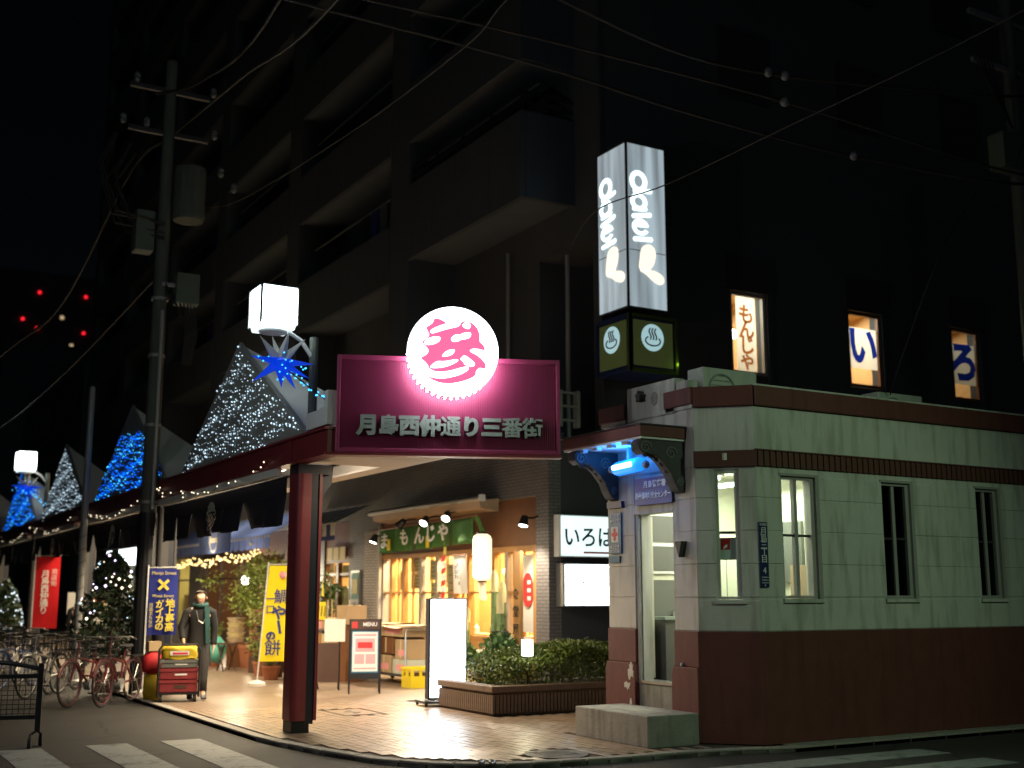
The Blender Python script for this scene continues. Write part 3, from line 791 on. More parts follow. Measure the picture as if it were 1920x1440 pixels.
# room inside
rm = MB(); rm.box(10.55, 10.62, 10.3, 12.12, .55, 3.2); rm.box(8.8, 15.4, 12.08, 12.118, .55, 3.2)
rm.box(8.8, 15.4, 10.3, 12.118, 3.1, 3.18)
rm.build('interior_wall', 'interior_cream', kb)
MB().slab([(8.8, 12.1), (8.8, 10.68), (9.16, 10.31), (15.4, 10.31), (15.4, 12.1)], .52, .575).build('interior_floor', 'desk_grey', kb)
tl_ = MB().box(9.0, 9.12, 10.75, 11.75, 2.93, 2.97).build('ceiling_light', 'tube_light', kb)
MB().box(8.98, 9.14, 10.7, 11.8, 2.971, 3.05).build('light_housing', 'white_paint', tl_)
tl2 = MB().box(9.75, 9.87, 10.9, 11.7, 2.93, 2.97).build('ceiling_light', 'tube_light', kb)
lamp('room_light', 'AREA', kb, (9.9, 11.0, 2.9), 44, (0.93, 1.0, 0.72), .9, aim((0, 0, 1), (0, 0, 0)))
cb = MB().box(8.93, 9.6, 11.62, 12.07, .577, 1.30).build('counter', 'desk_grey', kb)
MB().box(8.91, 9.62, 11.60, 12.075, 1.302, 1.335).build('counter_top', 'desk_top', cb)
MB().fbox((8.96, 11.9, 0), 12, 0, .55, 0, .03, 1.336, 1.78).build('notice_board', 'desk_grey', kb)
bw = MB().box(9.02, 9.5, 12.05, 12.079, 1.86, 2.62).build('back_window', 'white_paint', kb)
for (za, zb) in ((1.9, 2.2), (2.25, 2.58)): MB().box(9.06, 9.46, 12.04, 12.051, za, zb).build('pane', 'desk_grey', bw)
wi = MB().box(10.50, 10.55, 10.9, 11.6, 1.75, 2.5).build('inner_window', 'desk_grey', kb)
MB().box(10.48, 10.51, 11.22, 11.27, 1.75, 2.5).build('inner_frame', 'white_paint', wi)
lk = MB().box(9.75, 10.2, 11.7, 12.07, .576, 2.35).build('locker', 'interior_cream', kb)
MB().box(9.97, 9.98, 11.693, 11.7, .62, 2.3).build('locker_gap', 'frame_grey', lk)
MB().box(10.28, 10.5, 12.05, 12.078, 1.95, 2.3).build('wall_notice', 'green_board', kb)
sh = MB().box(9.3, 9.55, 11.7, 11.95, 1.337, 1.40).build('paper_tray', 'paper_white', kb)
MB().box(10.2, 10.52, 10.4, 10.8, .576, 1.95).build('file_cabinet', 'plank_tan', kb)

# step in front of the door
stp = MB().box(7.85, 8.55, 10.56, 11.97, -.02, .32).build('door_step', 'concrete', bevel=.015)
tag(stp, 'worn concrete step block in front of the police box door', 'step')
# air conditioners on its flat roof
def ac_unit(loc, rz, label, group='outdoor air conditioner units on the police box roof', s=1.0):
    t = thing('air_conditioner', label, 'air conditioner', loc, rz, group)
    w, d, h = .84 * s, .3 * s, .6 * s
    b = MB().box(-w / 2, w / 2, 0, d, .04, h).build('casing', 'ac_white', t, world=False, bevel=.012)
    rg = MB()
    ring = [(-.14 * s + .2 * s * math.cos(a * math.pi / 10), -.008, .33 * s + .2 * s * math.sin(a * math.pi / 10)) for a in range(20)]
    MB().tube(ring, .012, 5, closed=True).build('fan_guard', 'grey_metal', t, world=False)
    for k in range(7):
        zz = .33 * s + (-.18 + .06 * k) * s; hw = math.sqrt(max(.001, (.2 * s) ** 2 - (zz - .33 * s) ** 2))
        MB().box(-.14 * s - hw, -.14 * s + hw, -.012, -.004, zz - .004, zz + .004).build('guard_bar', 'grey_metal', t, world=False)
    MB().lathe((0, 0, 0), [(.05 * s, 0), (.05 * s, .01)], 10).build('fan_hub', 'frame_dark', t, world=False).matrix_basis = Matrix.Translation((-.14 * s, -.001, .33 * s)) @ Matrix.Rotation(R(90), 4, 'X')
    for sx in (-.3 * s, .24 * s): MB().box(sx, sx + .06, .02, d - .02, 0, .04).build('foot', 'frame_dark', t, world=False)
    return t
ac_unit((9.38, 10.82, 3.68), 0, 'pale air conditioner unit above the chamfered corner of the police box')
ac_unit((12.35, 10.85, 3.64), 0, 'pale air conditioner unit on the police box roof below the い window')
# ================================================================ apartment building
def paper_lit(name, col, tr=0.6):
    m = bpy.data.materials.new(name); m.use_nodes = True
    nt = m.node_tree
    for n in list(nt.nodes): nt.nodes.remove(n)
    o = nt.nodes.new('ShaderNodeOutputMaterial')
    d = nt.nodes.new('ShaderNodeBsdfDiffuse'); d.inputs[0].default_value = col + (1,)
    t = nt.nodes.new('ShaderNodeBsdfTranslucent'); t.inputs[0].default_value = col + (1,)
    mx = nt.nodes.new('ShaderNodeMixShader'); mx.inputs[0].default_value = tr
    nt.links.new(d.outputs[0], mx.inputs[1]); nt.links.new(t.outputs[0], mx.inputs[2]); nt.links.new(mx.outputs[0], o.inputs[0])
    M[name] = m
paper_lit('paper_backlit', (0.75, 0.75, 0.72))
paper_lit('paper_backlit_dim', (0.40, 0.40, 0.36))
paper_lit('ink_blue_backlit', (0.012, 0.035, 0.42), .7)
paper_lit('ink_brown_backlit', (0.42, 0.15, 0.03), .7)
paper_lit('cloth_thin', (0.72, 0.70, 0.66), .4)
paper_lit('awning_cloth', (0.14, 0.20, 0.46), .35)
paper_lit('flag_yellow_cloth', (0.82, 0.66, 0.03), .4)
paper_lit('flag_blue_cloth', (0.035, 0.045, 0.24), .3)
paper_lit('flag_red_cloth', (0.5, 0.02, 0.025), .3)

ab = thing('apartment_building', 'tall dark concrete apartment block with stacked balconies above the shops', 'building', (10.9, 17.4, 0))
body = MB()
W2 = [(15.14, 16.06, 5.86, 7.52), (18.34, 19.31, 5.88, 7.5), (21.54, 22.45, 5.86, 7.5)]
# end wall facing the crossing street, with the three second-floor openings
xs = [12.1, 15.14, 16.06, 18.34, 19.31, 21.54, 22.45, 40]
body.box(11.15, 40, 17.4, 17.7, 0, 4.3)
body.box(12.1, 40, 17.4, 17.7, 4.3, 5.86); body.box(12.1, 40, 17.4, 17.7, 7.52, 36)
for i in range(0, 8, 2): body.box(xs[i], xs[i + 1], 17.4, 17.7, 5.86, 7.52)
body.box(12.1, 40, 19.6, 60, 4.4, 36); body.box(12.1, 40, 17.7, 19.6, 8.2, 36)
body.box(14.6, 40, 19.6, 60, 0, 4.4)
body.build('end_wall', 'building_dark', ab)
# floors of the lit rooms behind the windows
for i, (x0, x1, z0, z1) in enumerate(W2):
    w = MB()
    w.box(x0 - .5, x1 + .5, 17.7, 19.5, z0 - .25, z0 - .05); w.box(x0 - .5, x1 + .5, 17.7, 19.5, z1 + .2, z1 + .4)
    w.box(x0 - .6, x0 - .5, 17.7, 19.5, z0 - .2, z1 + .3); w.box(x1 + .5, x1 + .6, 17.7, 19.5, z0 - .2, z1 + .3); w.box(x0 - .5, x1 + .5, 19.4, 19.5, z0 - .2, z1 + .3)
    w.build('window_room', 'shop_wall', ab)
    wf = MB()
    for (a, b) in ((x0, x0 + .06), (x1 - .06, x1)): wf.box(a, b, 17.42, 17.5, z0, z1)
    wf.box(x0 + .06, x1 - .06, 17.42, 17.5, z0, z0 + .07); wf.box(x0 + .06, x1 - .06, 17.42, 17.5, z1 - .07, z1)
    win = wf.build('window', 'wood_brown' if i else 'frame_grey', ab)
    MB().box(x0 + .06, x1 - .06, 17.44, 17.444, z0 + .07, z1 - .07).build('pane', 'glass', win)
    MB().box(x1 + .02, x1 + .16, 17.36, 17.4, z0 - .3, z1 + .75).build('side_trim', 'building_grey', win)
    MB().box(x0 - .08, x1 + .2, 17.34, 17.4, z1, z1 + .7).build('shutter_box', 'frame_dark', win)
    if i == 0:
        s = MB().quad((x0 + .2, 17.475, z0 - .04), (x1 - .22, 17.475, z0 - .04), (x1 - .22, 17.475, z1 - .03), (x0 + .2, 17.475, z1 - .03)).build('window_sign', 'paper_backlit', win)
        txt('も\nん\nじ\nゃ', .42, ((x0 + x1) / 2, 17.468, z0 + .74), 0, 'ink_brown_backlit', s, off=.012, line=.74, extrude=0)
    elif i == 1:
        s = MB().quad((x0 + .07, 17.475, z0 + .42), (x1 - .07, 17.475, z0 + .42), (x1 - .07, 17.475, z1 - .33), (x0 + .07, 17.475, z1 - .33)).build('window_sign', 'paper_backlit', win)
        txt('い', .95, ((x0 + x1) / 2, 17.468, z0 + .86), 0, 'ink_blue_backlit', s, off=.035, sx=.95, extrude=0)
    else:
        s = MB().quad((x0 + .08, 17.475, z0 + .38), (x1 - .07, 17.475, z0 + .38), (x1 - .07, 17.475, z1 - .34), (x0 + .08, 17.475, z1 - .34)).build('window_sign', 'paper_backlit_dim', win)
        txt('ろ', .98, ((x0 + x1) / 2, 17.468, z0 + .84), 0, 'ink_blue_backlit', s, off=.045, extrude=0)
    lamp('window_room_light', 'AREA', ab, ((x0 + x1) / 2, 18.6, z1 + .1), (75, 75, 24)[i], (1.0, .90, .74), .6, aim((0, 0, 1), (0, -.3, 0)))
    if i == 0:
        lb = MB().ball((x0 + .74, 18.2, z0 + 1.0), .1, 10, 7).build('room_lamp', 'spot_face', ab, smooth=True)
# a few unlit windows higher up the end wall
for k in range(3):
    for j in range(3):
        x0 = 15.0 + j * 3.3; z0 = 11.6 + 3.1 * k
        w = MB(); w.box(x0, x0 + .06, 17.36, 17.41, z0, z0 + 1.5); w.box(x0 + 1.3, x0 + 1.36, 17.36, 17.41, z0, z0 + 1.5)
        w.box(x0 + .06, x0 + 1.3, 17.36, 17.41, z0, z0 + .06); w.box(x0 + .06, x0 + 1.3, 17.36, 17.41, z0 + 1.44, z0 + 1.5)
        w = w.build('window', 'frame_dark', ab)
        MB().box(x0 + .06, x0 + 1.3, 17.38, 17.395, z0 + .06, z0 + 1.44).build('pane', 'frame_dark', w)
# podium front with its openings
pw = MB()
ys = [17.4, 17.82, 24.45, 26.25, 27.85, 28.7, 38.7, 40.0, 47.0, 48.0, 56.0, 60.0]
for i in range(0, 12, 2): pw.box(10.9, 11.15, ys[i], ys[i + 1], 0, 3.32)
pw.box(10.9, 11.15, 17.4, 60, 3.32, 4.3); pw.box(11.15, 12.3, 17.7, 60, 4.2, 4.3)
pw.build('shop_storey_wall', 'wall_tile', ab)
MB().box(10.86, 11.2, 17.36, 60, 4.302, 4.42).build('podium_coping', 'building_grey', ab)
# piers, floor slabs, parapets
LV = [8.7 + 3.1 * k for k in range(9)]
PY = [23.3 + 7.1 * k for k in range(6)]
for y in PY:
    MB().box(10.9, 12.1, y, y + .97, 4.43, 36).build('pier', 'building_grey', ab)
ends = [(18.3, 23.3)] + [(y + .97, y + 7.1) for y in PY[:-1]]
for z in LV:
    z_floor = z
    for (a, b) in ends:
        z = z_floor + (.32 if (a == 18.3 and z_floor == LV[0]) else 0); pt_ = 1.68 if z != z_floor else 1.32
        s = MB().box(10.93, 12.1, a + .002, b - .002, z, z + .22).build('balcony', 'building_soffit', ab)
        MB().box(10.88, 11.0, a + (0 if a == 18.3 else .003), b - .003, z - .05, z + pt_).build('parapet', 'building_grey', s)
        if a == 18.3: MB().box(11.0, 12.1, 18.28, 18.4, z - .05, z + pt_).build('parapet', 'building_grey', s)
        if a == 18.3 and z != z_floor:
            r = MB()
            for zz in (z + 1.84, z + 2.06):
                r.box(10.92, 10.97, 18.32, 23.2, zz, zz + .05); r.box(10.97, 12.1, 18.32, 18.37, zz, zz + .05)
            for k in range(5): r.box(10.925, 10.965, 18.325 + k * 1.2, 18.365 + k * 1.2, z + 1.66, z + 2.1)
            r.build('railing', 'black_metal', s)
        # glazed doors at the back of the balcony
        n = 2
        for k in range(n):
            y0 = a + .7 + k * (b - a - .6) / n
            d = MB().box(12.06, 12.1, y0, y0 + 1.7, z + .24, z + 2.2).build('balcony_door', 'frame_dark', s)
        if z < 22 and a < 40:
            yy = a + .9
            MB().box(11.75, 12.04, yy + 2.0, yy + 2.8, z + .24, z + .85).build('balcony_ac', 'desk_grey', s)
            MB().tube([(11.35, a + .1, z + 2.35), (11.35, b - .1, z + 2.35)], .018, 6).build('laundry_pole', 'grey_metal', s)
            for q in range(3):
                MB().box(11.34, 11.36, yy + .3 + q * .55, yy + .7 + q * .55, z + 1.55 + .1 * (q % 2), z + 2.35).build('hung_cloth', ('desk_grey', 'flag_blue', 'trouser_grey')[q], s) if (a + z) % 3 > 1.2 else None
            for q in range(1, 4): MB().box(10.874, 10.881, a + (b - a) * q / 4 - .012, a + (b - a) * q / 4 + .012, z - .05, z + 1.32).build('panel_joint', 'building_dark', s)
MB().box(12.05, 12.12, 17.36, 17.46, 4.3, 36).build('corner_trim', 'building_grey', ab)
for (y, z0, z1) in ((18.35, 4.3, 8.0), (20.6, 4.4, 8.6), (25.0, 4.4, 8.6)):
    MB().tube([(11.95, y, z0), (11.95, y, z1)], .045, 8).build('downpipe', 'grey_metal', ab)
for k, y in enumerate((26.0, 27.3, 30.2, 33.0)):
    MB().box(11.3, 11.6, y, y + .85, 4.45 + (k % 2) * .75, 5.1 + (k % 2) * .75).build('podium_ac_unit', 'ac_white', ab)
MB().box(11.55, 11.75, 17.36, 17.4, 5.0, 5.01)
# two lit box signs on the end wall
t = thing('box_sign', 'lit white box sign with black いろは lettering and red arrow on the dark wall', 'sign', (11.8, 17.4, 2.6), 0, 'lit box signs stacked beside the police box')
MB().box(11.0, 12.75, 17.24, 17.4, 2.24, 2.96).build('casing', 'white_paint', t, bevel=.01)
f = MB().box(11.05, 12.73, 17.225, 17.24, 2.26, 2.94).build('lit_face', 'box_glow_soft', t)
txt('いろはん', .38, (11.78, 17.216, 2.56), 0, 'ink_black', f, off=.006, sx=.92)
MB().box(11.5, 12.6, 17.218, 17.222, 2.30, 2.335).build('red_line', 'ink_red', f)
MB().prism((12.2, 17.218), 0, [(-.08, 2.29), (.06, 2.335), (-.08, 2.375)], -.003, .001).build('red_arrow', 'ink_red', f)
t = thing('box_sign', 'lower glaring white box sign with faint red writing and an arrow', 'sign', (11.8, 17.4, 1.75), 0, 'lit box signs stacked beside the police box')
MB().box(11.04, 12.75, 17.18, 17.4, 1.40, 2.13).build('casing', 'steel', t, bevel=.01)
f = MB().box(11.09, 12.73, 17.165, 17.18, 1.42, 2.11).build('lit_face', 'box_glow', t)
txt('鉄', .2, (11.4, 17.158, 1.80), 0, 'paper_pink', f)
txt('もんじゃ', .15, (11.86, 17.158, 1.80), 0, 'paper_pink', f, off=-.002)
MB().box(11.6, 11.98, 17.158, 17.162, 1.545, 1.556).build('arrow_shaft', 'ink_navy', f)
MB().prism((11.98, 17.158), 0, [(0, 1.525), (.13, 1.55), (0, 1.575)], -.003, .001).build('arrow_head', 'ink_navy', f)
# small ladder-like bracket on the wall
t = thing('wall_bracket', 'small pale metal frame fixed high on the dark wall left of the tower sign', 'bracket', (11.2, 17.35, 4.4))
for x in (11.05, 11.42): MB().box(x, x + .06, 17.25, 17.4, 4.5, 5.15).build('upright', 'grey_metal', t)
for z in (4.6, 4.85, 5.09): MB().box(11.11, 11.42, 17.28, 17.33, z, z + .04).build('rung', 'grey_metal', t)

# ================================================================ tower sign
ts = thing('tower_sign', 'tall two sided grey lit tower sign with sideways white lettering and cream petals', 'sign', (12.2, 16.7, 6.5))
X0, X1, Y0, Y1 = 11.80, 12.68, 16.2, 17.12
MB().box(X0 + .02, X1 - .02, Y0 + .02, Y1, 6.56, 9.5).build('core', 'frame_dark', ts)
fr = MB()
for (x, y) in ((X0, Y0), (X1 - .035, Y0), (X0, Y1 - .035)): fr.box(x, x + .035, y, y + .035, 6.5, 9.56)
for z in (6.5, 9.52): fr.box(X0 + .035, X1 - .035, Y0, Y0 + .035, z, z + .035); fr.box(X0, X0 + .035, Y0 + .035, Y1 - .035, z, z + .035)
fr.build('frame', 'frame_dark', ts)
for (o, ang, wd) in (((X0, Y0), 0, X1 - X0), ((X0, Y1), -90, Y1 - Y0)):
    pn = MB().fbox(o, ang, .036, wd - .036, .005, .019, 6.54, 9.515).build('lit_panel', 'tower_panel', ts)
    # vertical tube streaks are painted into the panel's emission; only the sheet joint is built
    for z in (7.55,): MB().fbox(o, ang, .05, wd - .05, .0, .004, z, z + .012).build('panel_joint', 'frame_dark', pn)
    def U(x): return .02 + (x - 350) / 230 * (wd - .04)
    def Z(y): return 9.5 - (y - 80) / 890 * 2.94
    def ring(cx, cy, rx, ry, w, a0=0, a1=360, rot=0):
        P = []; k = 26
        for j in range(k + 1):
            a = R(a0 + (a1 - a0) * j / k); P.append((rx * math.cos(a), ry * math.sin(a)))
        for j in range(k, -1, -1):
            a = R(a0 + (a1 - a0) * j / k); P.append(((rx - w) * math.cos(a), (ry - w) * math.sin(a)))
        return [(U(cx) + x / 230 * wd, Z(cy) - y / 890 * 2.94) for x, y in P]
    def bar(x0, y0, x1, y1, w):
        P = [(x0, y0 - w), (x1, y1 - w), (x1 + 7, y1), (x1, y1 + w), (x0, y0 + w), (x0 - 7, y0)]
        return [(U(x), Z(y)) for x, y in P]
    for pl_ in (ring(418, 282, 50, 60, 25), bar(390, 341, 494, 327, 12), ring(418, 397, 48, 49, 23), bar(384, 441, 462, 432, 11),
                bar(380, 482, 488, 460, 12), ring(426, 537, 48, 46, 21, 25, 325), bar(402, 530, 468, 524, 9), bar(386, 608, 492, 597, 12)):
        MB().prism(o, ang, pl_, -.004, .0045).build('letter', 'tower_text', pn)
    for pl_ in ([(410, 775), (420, 700), (428, 655), (450, 632), (482, 626), (508, 645), (514, 680), (503, 730), (480, 765), (455, 780)],
                [(412, 778), (455, 770), (500, 768), (540, 780), (562, 803), (558, 832), (530, 842), (490, 822), (450, 790)]):
        MB().prism(o, ang, [(U(x), Z(y)) for x, y in chaikin(pl_, 2)], -.006, .004).build('petal', 'tower_leaf', pn)
sb = thing('spa_sign', 'square olive sign box with hot spring emblems under the tower sign', 'sign', (12.2, 16.7, 5.4))
XA, XB, YA, YB = 11.76, 12.82, 16.14, 17.16
MB().box(XA + .03, XB - .03, YA + .03, YB, 5.40, 6.36).build('core', 'navy_plate', sb)
for (o, ang, wd) in (((XA, YA), 0, XB - XA), ((XA, YB), -90, YB - YA)):
    a = MB(); a.fbox(o, ang, 0, .06, 0, .06, 5.38, 6.4); a.fbox(o, ang, wd - .06, wd, 0.002, .062, 5.38, 6.4)
    a.fbox(o, ang, .06, wd - .06, 0.001, .06, 5.38, 5.44); a.fbox(o, ang, .06, wd - .06, 0.001, .06, 6.34, 6.4)
    a.build('frame', 'spa_frame' if ang == 0 else 'navy_plate', sb)
    pn = MB().fbox(o, ang, .11, wd - .11, .012, .03, 5.49, 6.29).build('panel', 'spa_panel', sb)
    cu, cz = wd * .48, 6.0
    dc = MB().prism(o, ang, [(cu + .24 * math.cos(R(j * 15)), cz + .24 * math.sin(R(j * 15))) for j in range(24)], .004, .012).build('emblem_disc', 'spa_disc', pn)
    a = R(ang); cc, ss = math.cos(a), math.sin(a)
    def W(u, d, z): return (o[0] + u * cc - d * ss, o[1] + u * ss + d * cc, z)
    for k in (-1, 0, 1):
        MB().tube([W(cu + k * .06 + .022 * math.sin(t * 1.1), .0, cz - .04 + t * .034) for t in range(7)], .014, 6).build('steam', 'spa_ink', dc)
    MB().tube([W(cu + .16 * math.cos(R(j)), .0, cz - .06 + .085 * math.sin(R(j))) for j in range(130, 415, 15)], .014, 6).build('basin', 'spa_ink', dc)
lamp('sign_edge_light', 'POINT', sb, (12.9, 16.05, 5.6), .5, (.55, .9, .05), .03)
MB().box(12.2, 12.3, 16.9, 17.4, 6.42, 6.5).build('wall_arm', 'frame_dark', ts)
MB().box(12.2, 12.3, 17.12, 17.4, 8.9, 9.0).build('wall_arm', 'frame_dark', ts)

# ================================================================ arcade along the shops
ar = thing('arcade_canopy', 'red steel arcade canopy with white tent roofs running along the shops', 'arcade', (5.1, 13.83, 0))
BY = [13.83 + 6.65 * k for k in range(6)]
def column(y, first=False):
    x = 5.12; cm = 'arcade_red' if first else 'column_grey'
    c = MB()
    pr = [(.035, .17)] + [(-.07 + .07 * math.cos(R(q)), .10 + .07 * math.sin(R(q))) for q in range(90, 181, 15)] + [(-.07 + .07 * math.cos(R(q)), -.12 + .07 * math.sin(R(q))) for q in range(180, 271, 15)] + [(.035, -.19)]
    c.slab([(x + p[0], y + p[1]) for p in pr], .14, 3.05)
    o = c.build('column', cm, ar)
    MB().box(x + .035, x + .14, y - .165, y + .17, .1, 3.05).build('column_recess', 'arcade_navy', o)
    MB().box(x + .14, x + .175, y - .185, y + .185, .14, 3.05).build('column_flange', cm, o)
    MB().box(x - .12, x + .1, y - .16, y + .14, -.01, .138).build('column_foot', 'black_metal', o, bevel=.01)
    MB().box(x - .13, x + .3, y - .16, y + .14, 3.052, 3.166).build('column_head', 'arcade_navy', o)
    MB().prism((x, y), 0, [(.19, 2.74), (.34, 2.95), (.36, 3.166), (.19, 3.166)], -.06, .06).build('knee_bracket', 'arcade_navy', o)
for i, y in enumerate(BY): column(y, i == 0)
bm = MB(); bm.box(4.94, 5.08, 12.62, 50, 3.20, 3.46)
bm = bm.build('edge_beam', 'arcade_red', ar)
MB().box(4.90, 5.10, 12.6, 50, 3.462, 3.49).build('beam_flange', 'arcade_red', ar)
MB().box(4.90, 5.10, 12.6, 50, 3.168, 3.198).build('beam_flange', 'arcade_red', ar)
for y in BY: MB().box(4.915, 4.938, y - .08, y + .08, 3.2, 3.46).build('beam_stiffener', 'arcade_red', ar)
MB().box(6.52, 6.66, 12.15, 50, 3.26, 3.46).build('inner_beam', 'soffit_cream', ar)
for k, y in enumerate(BY[:-1]):
    MB().box(4.92, 4.99, y + .45, y + 6.4, 3.07, 3.165).build('white_valance', 'white_paint', ar)
    y1 = BY[k + 1]
    # soffit with an opening into the tent
    s = MB()
    ya = y - .6
    s.box(5.08, 6.52, ya, ya + .72 + (.0 if k else .2), 3.235, 3.26)
    s.box(5.08, 5.3, ya + .92, y1 - .62, 3.235, 3.26); s.box(6.28, 6.52, ya + .92, y1 - .62, 3.235, 3.26)
    s.build('soffit', 'soffit_cream', ar)
    MB().box(5.12, 5.24, y + 1.0, y + 5.8, 3.2, 3.234).build('tube_fitting', 'lantern_small' if k == 0 else 'soffit_cream', ar)
    lamp('canopy_light', 'AREA', ar, (5.85, y + 3.3, 3.2), (380, 330, 170, 130, 70)[k], (1.0, .80, .52), 1.0, aim((0, 0, 1), (0, 0, 0)), sy=4.0)
# end soffit cut by the skewed gate sign
MB().slab([(5.08, 12.66), (6.56, 12.05), (6.56, 13.22), (5.08, 13.22)], 3.236, 3.261).build('soffit', 'soffit_cream', ar)
dl = MB().box(5.8, 5.93, 12.72, 12.86, 3.222, 3.235).build('downlight', 'downlight', ar)
MB().box(5.78, 5.95, 12.70, 12.88, 3.236, 3.30).build('downlight_box', 'white_paint', dl)
lamp('downlight_beam', 'AREA', ar, (5.865, 12.79, 3.21), 24, (1.0, .82, .55), .2, aim((0, 0, 1), (0, 0, 0)))
# tents: half pyramids with an upright triangular front
TENT = [(13.35, 18.95, 16.14), (20.0, 25.75, 22.7), (26.7, 32.35, 29.5), (33.3, 39.4, 36.3), (40.0, 46.0, 43.0)]
for i, (y0, y1, ya) in enumerate(TENT):
    zb, za, xb = 3.49, 5.1, 6.45
    A, B0, B1, C0, C1 = (4.98, ya, za), (4.98, y0, zb), (4.98, y1, zb), (xb, y0 + .1, zb), (xb, y1 - .1, zb)
    tn = MB(); tn.quad(B0, C0, A); tn.quad(C0, C1, A); tn.quad(C1, B1, A)
    tn = tn.build('tent_roof', 'tent_white', ar)
    sl = tn.modifiers.new('thick', 'SOLIDIFY'); sl.thickness = .02
    MB().prism((4.97, 0), 90, [(y0 + .05, zb + .01), (y1 - .05, zb + .01), (ya, za - .02)], -.004, .004).build('gable_panel', 'net_panel', ar)
    MB().tube([B0, A, B1], .035, 6).build('gable_frame', 'grey_metal', ar)
    lamp('tent_light', 'POINT', ar, (5.5, ya - 1.2 if i == 0 else ya, 3.7), 34 if i == 0 else 4, (1.0, .93, .8), .1)
# ---- gate sign
gs = thing('gate_sign', 'maroon ribbed arcade gate sign with glowing white disc and raised silver characters', 'sign', (5.02, 12.58, 3.2))
GO, GA = (5.02, 12.58), -22.4
MB().fbox(GO, GA, .02, 2.58, .02, .14, 3.21, 4.31).build('panel', 'maroon_panel', gs)
rb = MB()
k = 0; u = .06
while u < 2.54:
    rb.fbox(GO, GA, u, u + .013, .004, .02, 3.25, 4.27); u += .0265
rb.build('panel_ribs', 'maroon_panel', gs, kind='stuff')
fr = MB(); fr.fbox(GO, GA, 0, .045, -.02, .16, 3.2, 4.33); fr.fbox(GO, GA, 2.555, 2.6, -.02, .16, 3.2, 4.33)
fr.fbox(GO, GA, .045, 2.555, -.02, .16, 4.27, 4.33); fr.fbox(GO, GA, .045, 2.555, -.02, .16, 3.2, 3.25)
fr.build('frame', 'maroon_panel', gs, bevel=.008)
a = MB().fbox(GO, GA, -.1, 2.62, -.03, .16, 3.165, 3.198)
a.build('bottom_rail', 'arcade_red', gs)
def gw(u, d, z):
    a = R(GA); return (GO[0] + u * math.cos(a) - d * math.sin(a), GO[1] + u * math.sin(a) + d * math.cos(a), z)
DU, DZ, DR = 1.31, 4.345, .53
cir = lambda r, n=48: [(DU + r * math.cos(2 * math.pi * j / n), DZ + r * math.sin(2 * math.pi * j / n)) for j in range(n)]
DD = -.07
dsc = MB().prism(GO, GA, cir(DR), -.20 + DD, -.165 + DD).build('disc_rim', 'grey_metal', gs)
MB().prism(GO, GA, cir(DR - .004), -.208 + DD, -.201 + DD).build('disc_face', 'disc_white', dsc)
def cv(p): return [(DU + (x - 632) / 594 * DR * 1.05, DZ - (y - 676) / 594 * DR * 1.05) for x, y in p]
pink = [(395, 265), (450, 268), (510, 292), (556, 328), (700, 362), (735, 300), (780, 285), (850, 300), (920, 355), (960, 440), (958, 545), (1005, 580),
        (1028, 625), (1022, 662), (1040, 760), (1038, 840), (1030, 890), (960, 868), (918, 910), (915, 965), (860, 1005), (740, 1050), (600, 1078), (480, 1072),
        (390, 1040), (318, 995), (345, 890), (310, 830), (230, 765), (320, 715), (335, 660), (265, 590), (250, 560), (330, 505), (337, 465), (305, 405), (300, 380), (370, 335), (392, 300)]
MB().prism(GO, GA, cv(chaikin(pink)), -.212 + DD, -.2085 + DD).build('crest_character', 'sign_pink', dsc)
for w in ([(345, 440), (365, 410), (450, 365), (556, 328), (640, 318), (712, 335), (690, 365), (560, 395), (430, 440), (375, 458)],
          [(760, 320), (800, 290), (835, 320), (850, 350), (830, 385), (800, 390), (742, 355)],
          [(272, 572), (320, 525), (400, 495), (480, 500), (465, 555), (400, 590), (310, 608)],
          [(605, 510), (665, 460), (712, 470), (760, 440), (855, 432), (845, 490), (800, 515), (735, 520), (690, 550), (620, 555)],
          [(498, 730), (560, 665), (655, 648), (650, 685), (600, 730), (510, 745)],
          [(345, 880), (430, 800), (530, 805), (690, 768), (697, 795), (600, 850), (500, 880), (400, 890)],
          [(718, 770), (770, 715), (850, 770), (905, 820), (890, 855), (840, 860), (775, 835), (760, 800)],
          [(830, 668), (870, 635), (960, 640), (1030, 662), (1052, 760), (1042, 835), (1000, 770), (930, 712)],
          [(300, 940), (335, 890), (400, 930), (480, 937), (600, 920), (720, 880), (800, 860), (828, 868), (820, 905), (720, 965), (560, 1010), (430, 1015), (300, 985)]):
    MB().prism(GO, GA, cv(chaikin(w, 2)), -.215 + DD, -.2125 + DD).build('crest_gap', 'disc_white', dsc)
for j in range(44):
    a = 2 * math.pi * j / 44
    if math.sin(a) > .02: continue
    p0 = gw(DU + (DR - .022) * math.cos(a), -.165 + DD, DZ + (DR - .022) * math.sin(a)); p1 = gw(DU + (DR - .022) * math.cos(a), -.05, DZ + (DR - .022) * math.sin(a))
    MB().tube([p0, p1], .016, 6).build('halo_lamp', 'halo_light', dsc)
for i, ch in enumerate('月島西仲通り三番街'):
    txt(ch, .245, gw(.36 + i * .2385, -.022, 3.5 - i * .001), GA, 'letter_silver', gs, name='raised_character', extrude=.022, off=.0062 if ch in '島通街番' else .0125)
# link plate between gate sign and beam
MB().box(4.93, 5.07, 12.62, 13.3, 3.52, 3.72).build('link_plate', 'white_paint', ar)
MB().box(4.94, 5.06, 12.64, 12.74, 3.72, 3.92).build('link_post', 'white_paint', ar)

